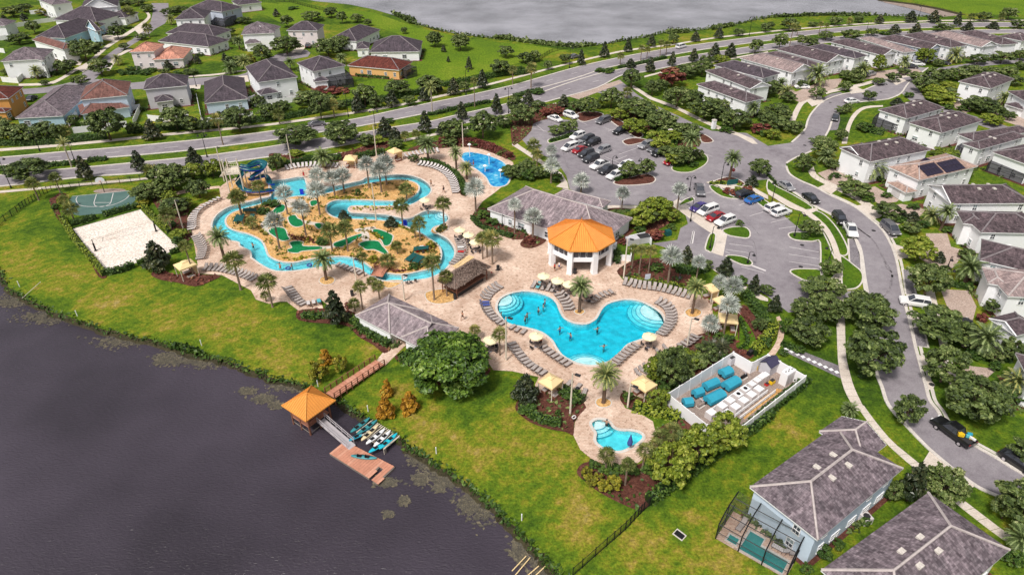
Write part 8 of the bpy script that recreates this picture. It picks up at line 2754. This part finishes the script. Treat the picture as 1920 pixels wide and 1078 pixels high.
def stop_sign(c,x,y,label):
 p = G(c,x,y)
 t = thing('stop_sign',label,'sign',(p.x,p.y,0),-.3,'red stop signs')
 m = MB()
 m.tube([(0,0,0),(0,0,2.6)],.04,5)
 m.build('post','alu',t)
 m = MB()
 o8 = [(.42 * math.cos(math.pi / 8 + k * math.pi / 4),2.35 + .42 * math.sin(math.pi / 8 + k * math.pi / 4)) for k in range(8)]
 m.add([(x_,yy,z) for yy in (-.06,-.02) for x_,z in o8],[tuple(range(8)),tuple(range(15,7,-1))] + [(k,8 + k,8 + (k + 1) % 8,(k + 1) % 8) for k in range(8)])
 m.build('panel','red',t)
 cu = bpy.data.curves.new('lettering','FONT')
 cu.body = 'STOP'
 cu.size = .3
 cu.align_x = 'CENTER'
 tmp = bpy.data.objects.new('tmp',cu)
 COL.objects.link(tmp)
 dg = bpy.context.evaluated_depsgraph_get()
 me = bpy.data.meshes.new_from_object(tmp.evaluated_get(dg))
 bpy.data.objects.remove(tmp)
 me.materials.clear()
 me.materials.append(M['white_trim'])
 o = link('lettering',me,t,(0,-.065,2.25))
 o.rotation_euler = (math.pi / 2,0,0)
stop_sign('r7',1645,345,'red stop sign beside the date palm at the car park entrance')
stop_sign('r7',808,560,'red stop sign under the silver palm behind the clubhouse')
for c,x,y,lb in (('s2',722,220,'dark bin left of the changing rooms'),('s2',1490,245,'dark bin right of the palm planter'),('s3',470,55,'dark bin by the left rotunda column'),('s3',625,45,'dark bin by the right rotunda column'),('s2',1812,30,'green bin behind the thatched bar'),('g4',1115,830,'dark bin behind the rotunda right column'),('s3',488,950,'dark blue bin beside the tall light pole')):
 p = G(c,x,y)
 t = thing('litter_bin',lb,'bin',(p.x,p.y,.06),0,'litter bins on the deck')
 m = MB()
 m.lathe([(.24,0),(.3,.2),(.3,.9),(.26,.95)],10)
 m.build('drum','dark',t)
 m = MB()
 m.lathe([(.32,.95),(.3,1.05),(.12,1.15)],10)
 m.build('lid','black',t)
for i,(c,x,y) in enumerate((('s1',148,150),('s1',580,370),('s1',1510,590),('s2',465,895),('s6',840,285),('s6',1350,600),('s7',62,730))):
 p = G(c,x,y)
 m = MB()
 m.tube([(0,0,0),(0,0,1.1)],.07,6)
 m.lathe([(.09,1.1),(.05,1.18)],6)
 o = m.build('marker_post','white_trim',None)
 o.location = (p.x,p.y,0)
 tag(o,'white marker post on the lake bank, ' + ('leftmost of all','second from the left edge','third from the left edge','just left of the dock pavilion','just above the kayak rack','midway down the bank right of the floating dock','lowest, nearest the bottom')[i],'post','white marker posts')
a,b = G('s1',165,242),G('s1',312,130)
m = MB()
m.tube([(0,0,.1),(b.x - a.x,b.y - a.y,.5)],.05,5)
o = m.build('bank_pipe','cream_pole',None)
o.location = (a.x,a.y,0)
tag(o,'long pale pipe lying down the bank at the left','pipe')
for i,(x0,y0,x1,y1) in enumerate(((0,1050,90,955),(20,1078,115,965),(100,1078,170,1018),(150,1078,212,1020))):
 a,b = G('s7',x0,y0,-.5),G('s7',x1,y1,-.3)
 m = MB()
 m.tube([(0,0,0),b - a],.06,5)
 o = m.build('submerged_pole','canopy',None)
 o.location = a
 tag(o,'yellow pole half sunk at the shore, ' + ('leftmost','second from left','third from left','rightmost')[i] + ' of four','pole','yellow poles at the shore')
gq = GL('s7',[(1022,815),(1080,858),(1106,828),(1050,785)])
mb = MB()
band(mb,gq,.16,0,.06)
DG = struct(mb.build('storm_drain','kerb'))
mb = MB()
tri_sheet(mb,[gq],.02)
mb.build('grate','black',DG)
p = G('s3',1010,120)
m = MB()
BD = thing('notice_board','pale lilac notice board standing in the bed above the straight loungers','sign',(p.x,p.y,0),.2)
m.box((0,0,1.15),(1.0,.08,1.3))
m.build('board','wall_lilac',BD)
for s in (-.4,.4):
 m = MB()
 m.box((s,.06,.5),(.08,.08,1.0))
 m.build('post','alu',BD)
p = G('s7',745,275)
FU = thing('folded_umbrella','folded purple umbrella standing at the edge of the small pool','umbrella',(p.x,p.y,.06))
m = MB()
m.tube([(0,0,.7),(0,0,1.1),(0,0,1.9),(0,0,2.5)],[.32,.38,.2,.04],8)
m.build('canopy','cloth_blue',FU)
m = MB()
m.tube([(0,0,0),(0,0,2.6)],.03,5)
m.build('pole','alu',FU)
m = MB()
p = G('s7',390,105)
LR = thing('life_ring','white life ring on a post beside the lamp pole by the mulch bed','life ring',(p.x,p.y,0),.3)
m.tube([(.28 * math.cos(k * math.pi / 6),-.08,1.0 + .28 * math.sin(k * math.pi / 6)) for k in range(13)],.06,5)
m.build('ring','white_trim',LR)
m = MB()
m.box((0,0,.65),(.08,.08,1.3))
m.build('post','dark',LR)
# gate pillar
for c,x,y,lb in (('r3',1505,965,'white gate pillar at the right of the entry road'),('r3',1180,1040,'white gate pillar at the left of the entry road')):
 p = G(c,x,y)
 t = thing('gate_pillar',lb,'pillar',(p.x,p.y,0),.4,'white gate pillars')
 m = MB()
 m.box((0,0,1.2),(.9,.9,2.4))
 m.build('shaft','white',t)
 m = MB()
 m.box((0,0,2.5),(1.1,1.1,.2),0,.8)
 m.build('cap','kerb',t)
# service wall and bins beside the rotunda
for nm,pts,lb in (('service_wall',[('g4',1140,775),('g4',1455,800),('g4',1460,690)],'low white service wall right of the rotunda'),('service_wall',[('g4',1415,560),('g4',1425,500),('g4',1700,440),('g4',1760,560)],'white service yard wall behind the three palms')):
 l = [G(*q) for q in pts]
 o = l[0]
 t = thing(nm,lb,'wall',(o.x,o.y,0))
 for a,b in zip(l[:-1],l[1:]):
  d = b - a
  m = MB()
  m.box(((a.x + b.x) / 2 - o.x,(a.y + b.y) / 2 - o.y,.65),(d.length,.15,1.3),math.atan2(d.y,d.x))
  m.build('panel','white',t)
for i,(x,y) in enumerate(((1480,540),(1640,510))):
 p = G('g4',x,y)
 t = thing('dumpster',('left' if i == 0 else 'right') + ' grey dumpster inside the white service yard','dumpster',(p.x,p.y,0),.3,'dumpsters')
 m = MB()
 m.box((0,0,.7),(2.4,1.5,1.3),0,1.08)
 m.build('hopper','wall_grey',t)
 for s in (-.6,.6):
  m = MB()
  m.box((s,0,1.42),(1.18,1.6,.08))
  m.build('lid','dark' if i else 'wall_grey',t)
p = G('g4',1190,640)
t = thing('service_cart','white service cart behind the low wall right of the rotunda','cart',(p.x,p.y,0),1.2)
m = MB()
m.box((0,0,.7),(2.2,1.0,.6))
m.build('body','white_trim',t)
m = MB()
m.box((.2,0,1.5),(1.4,1.0,.08))
m.build('roof','white_trim',t)
for X in (-.7,.7):
 for s in (-.45,.45):
  m = MB()
  m.tube([(X,s - .06,.25),(X,s + .06,.25)],.25,10)
  m.build('wheel','black',t)
# electrical cabinet and condensers
for c,x,y,mt,lb in (('r7',1165,760,'bench_green','green electrical cabinet behind the rotunda hedge'),('s8',930,720,'sling_pale','pale air conditioner beside the foreground blue house')):
 p = G(c,x,y)
 t = thing('utility_box',lb,'utility box',(p.x,p.y,0),.3)
 m = MB()
 m.box((0,0,.5),(1.1,1.1,1.0))
 m.build('casing',mt,t)
 m = MB()
 m.lathe([(.4,1.0),(.4,1.06),(.15,1.06)],12)
 m.build('top','dark' if mt != 'bench_green' else mt,t)
# private pool inside the screen of the foreground house
c2,L,W_,a_ = lanai_info
ca,sa = math.cos(a_),math.sin(a_)
def lp(x,y):
 return Vector((c2.x + x * ca - y * sa,c2.y + x * sa + y * ca,0))
pat = [lp(-L / 2,-W_ / 2),lp(L / 2,-W_ / 2),lp(L / 2,W_ / 2),lp(-L / 2,W_ / 2)]
pool_l = [lp(-L * .18,-W_ * .45),lp(L * .44,-W_ * .45),lp(L * .44,-W_ * .02),lp(L * .05,-W_ * .02),lp(L * .05,W_ * .22),lp(-L * .18,W_ * .22)]
spa_l = [lp(-L * .38,-W_ * .40),lp(-L * .22,-W_ * .40),lp(-L * .22,-W_ * .16),lp(-L * .38,-W_ * .16)]
sheet('patio',[pat],'deck',.04)
for nm,l in (('private_pool',pool_l),('private_spa',spa_l)):
 o = sheet(nm,[l],M['lanai_tile'] if 'lanai_tile' in M else 'bench_green',.05)
 k = MB()
 band(k,l,.3,0,.1)
 k.build('coping','kerb',o)
for i,(x,y) in enumerate(((-.30,.18),(.28,.12),(.38,.30))):
 q = lp(L * x,W_ * y)
 o = thing('sun_lounger',('dark','white-cushioned','brown')[i] + ' lounger on the patio inside the screened enclosure','sun lounger',(q.x,q.y,.05),a_ + (1.5,0,2.2)[i],'sun loungers around the pools')
 for nm,me in zip(('frame','seat','backrest'),LP_[1 if i == 1 else 0]):
  link(nm,me,o)
# ================================================================== PEOPLE
def body_mesh(joints,edges,rad):
 me = bpy.data.meshes.new('body')
 me.from_pydata(joints,edges,[])
 o = bpy.data.objects.new('tmp',me)
 COL.objects.link(o)
 sk = o.modifiers.new('skin','SKIN')
 sk.use_smooth_shade = True
 o.modifiers.new('sub','SUBSURF').levels = 1
 for v,r in zip(me.skin_vertices[0].data,rad):
  v.radius = (r,r)
 me.skin_vertices[0].data[0].use_root = True
 dg = bpy.context.evaluated_depsgraph_get()
 out = bpy.data.meshes.new_from_object(o.evaluated_get(dg))
 bpy.data.objects.remove(o)
 out.name = 'body'
 out.materials.clear()
 out.materials.append(M['skin'])
 return out
def pose(stride=.0,arm=.0,arms_out=.0,lie=False):
 J = [(0,0,.92),(0,0,1.15),(0,0,1.38),(0,0,1.48),(0,.01,1.62),(0,.01,1.72)]
 R = [.14,.125,.145,.06,.095,.06]
 E = [(0,1),(1,2),(2,3),(3,4),(4,5)]
 for s in (-1,1):
  k = len(J)
  st = s * stride
  J += [(s * .09,st * .02,.86),(s * .095,st * .28 + .02,.48),(s * .095,st * .42,.06),(s * .095,st * .42 + .14,.04)]
  R += [.09,.06,.042,.035]
  E += [(0,k),(k,k + 1),(k + 1,k + 2),(k + 2,k + 3)]
  k = len(J)
  J += [(s * .19,0,1.40),(s * (.25 + arms_out * .2),-st * .15 + arm * .1,1.12 + arms_out * .2),(s * (.26 + arms_out * .4),-st * .28 + arm * .3,.86 + arms_out * .5),(s * (.26 + arms_out * .45),-st * .3 + arm * .36,.76 + arms_out * .55)]
  R += [.06,.045,.033,.035]
  E += [(2,k),(k,k + 1),(k + 1,k + 2),(k + 2,k + 3)]
 return J,E,R
BODY = {'walk': body_mesh(*pose(.8)),'stand': body_mesh(*pose(.1,.3)),'wade': body_mesh(*pose(.2,.6,.9))}
hr = MB()
hr.lathe([(.0,1.50),(.10,1.56),(.115,1.66),(.08,1.75),(.02,1.78)],10,(0,-.02,0))
HAIR = hr.mesh('hair','hair',True)
def garment(z0,z1,r0,r1):
 g = MB()
 g.lathe([(r0,z0),((r0 + r1) / 2 * 1.05,(z0 + z1) / 2),(r1,z1),(r1 * .6,z1 + .02)],12)
 return g
SHORT = {k: garment(.70,1.0,.19,.16).mesh('shorts',k) for k in ('cloth_black','cloth_blue','cloth_red','cloth_orange','cloth_teal')}
SHIRT = {k: garment(.98,1.42,.165,.175).mesh('shirt',k) for k in ('cloth_red','cloth_white','cloth_blue','cloth_black','cloth_teal')}
def person(c,x,y,kind,top,shorts,label,z=.06,rz=None,lie=None):
 p = G(c,x,y,z if z > 0 else 0)
 t = thing('person',label,'person',(p.x,p.y,z),random.random() * 6 if rz is None else rz,None)
 link('body',BODY[kind],t)
 link('hair',HAIR,t)
 if shorts:
  link('shorts',SHORT[shorts],t)
 if top:
  link('shirt',SHIRT[top],t)
 if lie:
  t.rotation_euler = (lie,0,rz or 0)
 return t
person('s2',1547,398,'walk',None,'cloth_black','person in dark swim shorts walking on the deck left of the main pool',rz=2.6)
person('g4',318,945,'stand','cloth_red','cloth_black','person in a red top standing by the left rotunda column')
person('g4',385,920,'stand','cloth_white','cloth_blue','person in a white top standing right of the red-topped one')
person('g4',570,975,'walk','cloth_white','cloth_red','person in white walking past the middle rotunda columns')
person('g2',1200,350,'stand','cloth_red','cloth_red','lifeguard in red standing at the corner of the slide pool')
person('g2',1283,270,'walk','cloth_white','cloth_orange','person in pale clothes walking in front of the white loungers')
person('r6',1312,400,'walk',None,'cloth_black','person walking on the deck beside the top river bend')
person('r6',1405,445,'walk','cloth_black','cloth_black','person in dark clothes on the deck above the palm')
person('r6',1628,250,'stand',None,'cloth_red','child wading at the left side of the splash pad')
person('s3',218,575,'stand','cloth_red','cloth_orange','person in orange-red beside the left waist umbrella',rz=.3)
person('g6',1475,60,'stand','cloth_red','cloth_orange','person in orange under the middle umbrella')
for i,(c,x,y,lb) in enumerate((('g6',1290,270,'swimmer, upper of the pair in the left lobe'),('g6',1268,340,'swimmer, lower of the pair in the left lobe'),('g6',1195,390,'swimmer left of the pair in the left lobe'),('g6',1025,470,'swimmer in the middle of the left lobe, upper of two'),('g6',995,525,'swimmer in the middle of the left lobe, lower of two'),('g6',1515,680,'bather in the pool waist, left of two'),('g6',1675,775,'bather in the pool waist, right of two'),
         ('s3',640,462,'swimmer in dark trunks in the centre of the right lobe'),('s3',688,592,'bather in the lower lobe of the main pool'),('g6',635,465,'bather at the left rim of the main pool'),('s7',600,122,'child on the steps of the small pool'),('r5',1895,850,'bather in the left river channel'),('r6',180,1000,'bather drifting in the lower left river'),('r6',270,1005,'second bather drifting in the lower left river'),('r6',560,955,'bather near the date palm in the lower river'),('r6',1290,610,'bather beside the river steps'))):
 person(c,x,y,'wade',None,random.choice(list(SHORT)),'dark-haired ' + lb,-.8 if c in ('r5','r6') else -.75 if c == 's7' else -1.36)
m = MB()
m.tube([(.42 * math.cos(k * math.pi / 6),.42 * math.sin(k * math.pi / 6),0) for k in range(13)],.14,8)
for c,x,y,mt,lb in (('g1',945,1042,'cloth_white','white swim ring floating in the lower river right of the bridge'),('r6',400,985,'cloth_blue','blue swim ring in the river left of the big date palm'),('r6',240,1008,'cloth_blue','dark blue swim ring in the lower left river')):
 p = G(c,x,y)
 o = m.build('swim_ring',mt,None,True)
 o.location = (p.x,p.y,.0)
 tag(o,lb,'swim ring')
# drain covers let into the paving
for c,x,y,lb in (('r8',790,730,'dark drain cover on the street bend by the grey minivan'),('r8',255,838,'dark drain cover in the marked bays of the lower car park'),('r8',245,1000,'dark drain cover near the lower lawn island of the car park'),('r4',465,770,'drain cover on the curved street below the row houses'),('r4',845,692,'drain cover in the junction by the row houses'),('r7',1775,232,'drain cover in the wide junction right of the date palm'),('r8',275,92,'drain cover at the street bend below the lawn corner'),('s4',1225,882,'oval drain cover on the kerb apron at right'),('r7',600,12,'small drain cover in the middle of the upper car park')):
 p = G(c,x,y)
 m = MB()
 m.lathe([(.42,0),(.42,.012)],10)
 o = m.build('drain_cover','dark',None)
 o.location = (p.x,p.y,.044)
 tag(o,lb,'drain cover','drain covers in the paving')
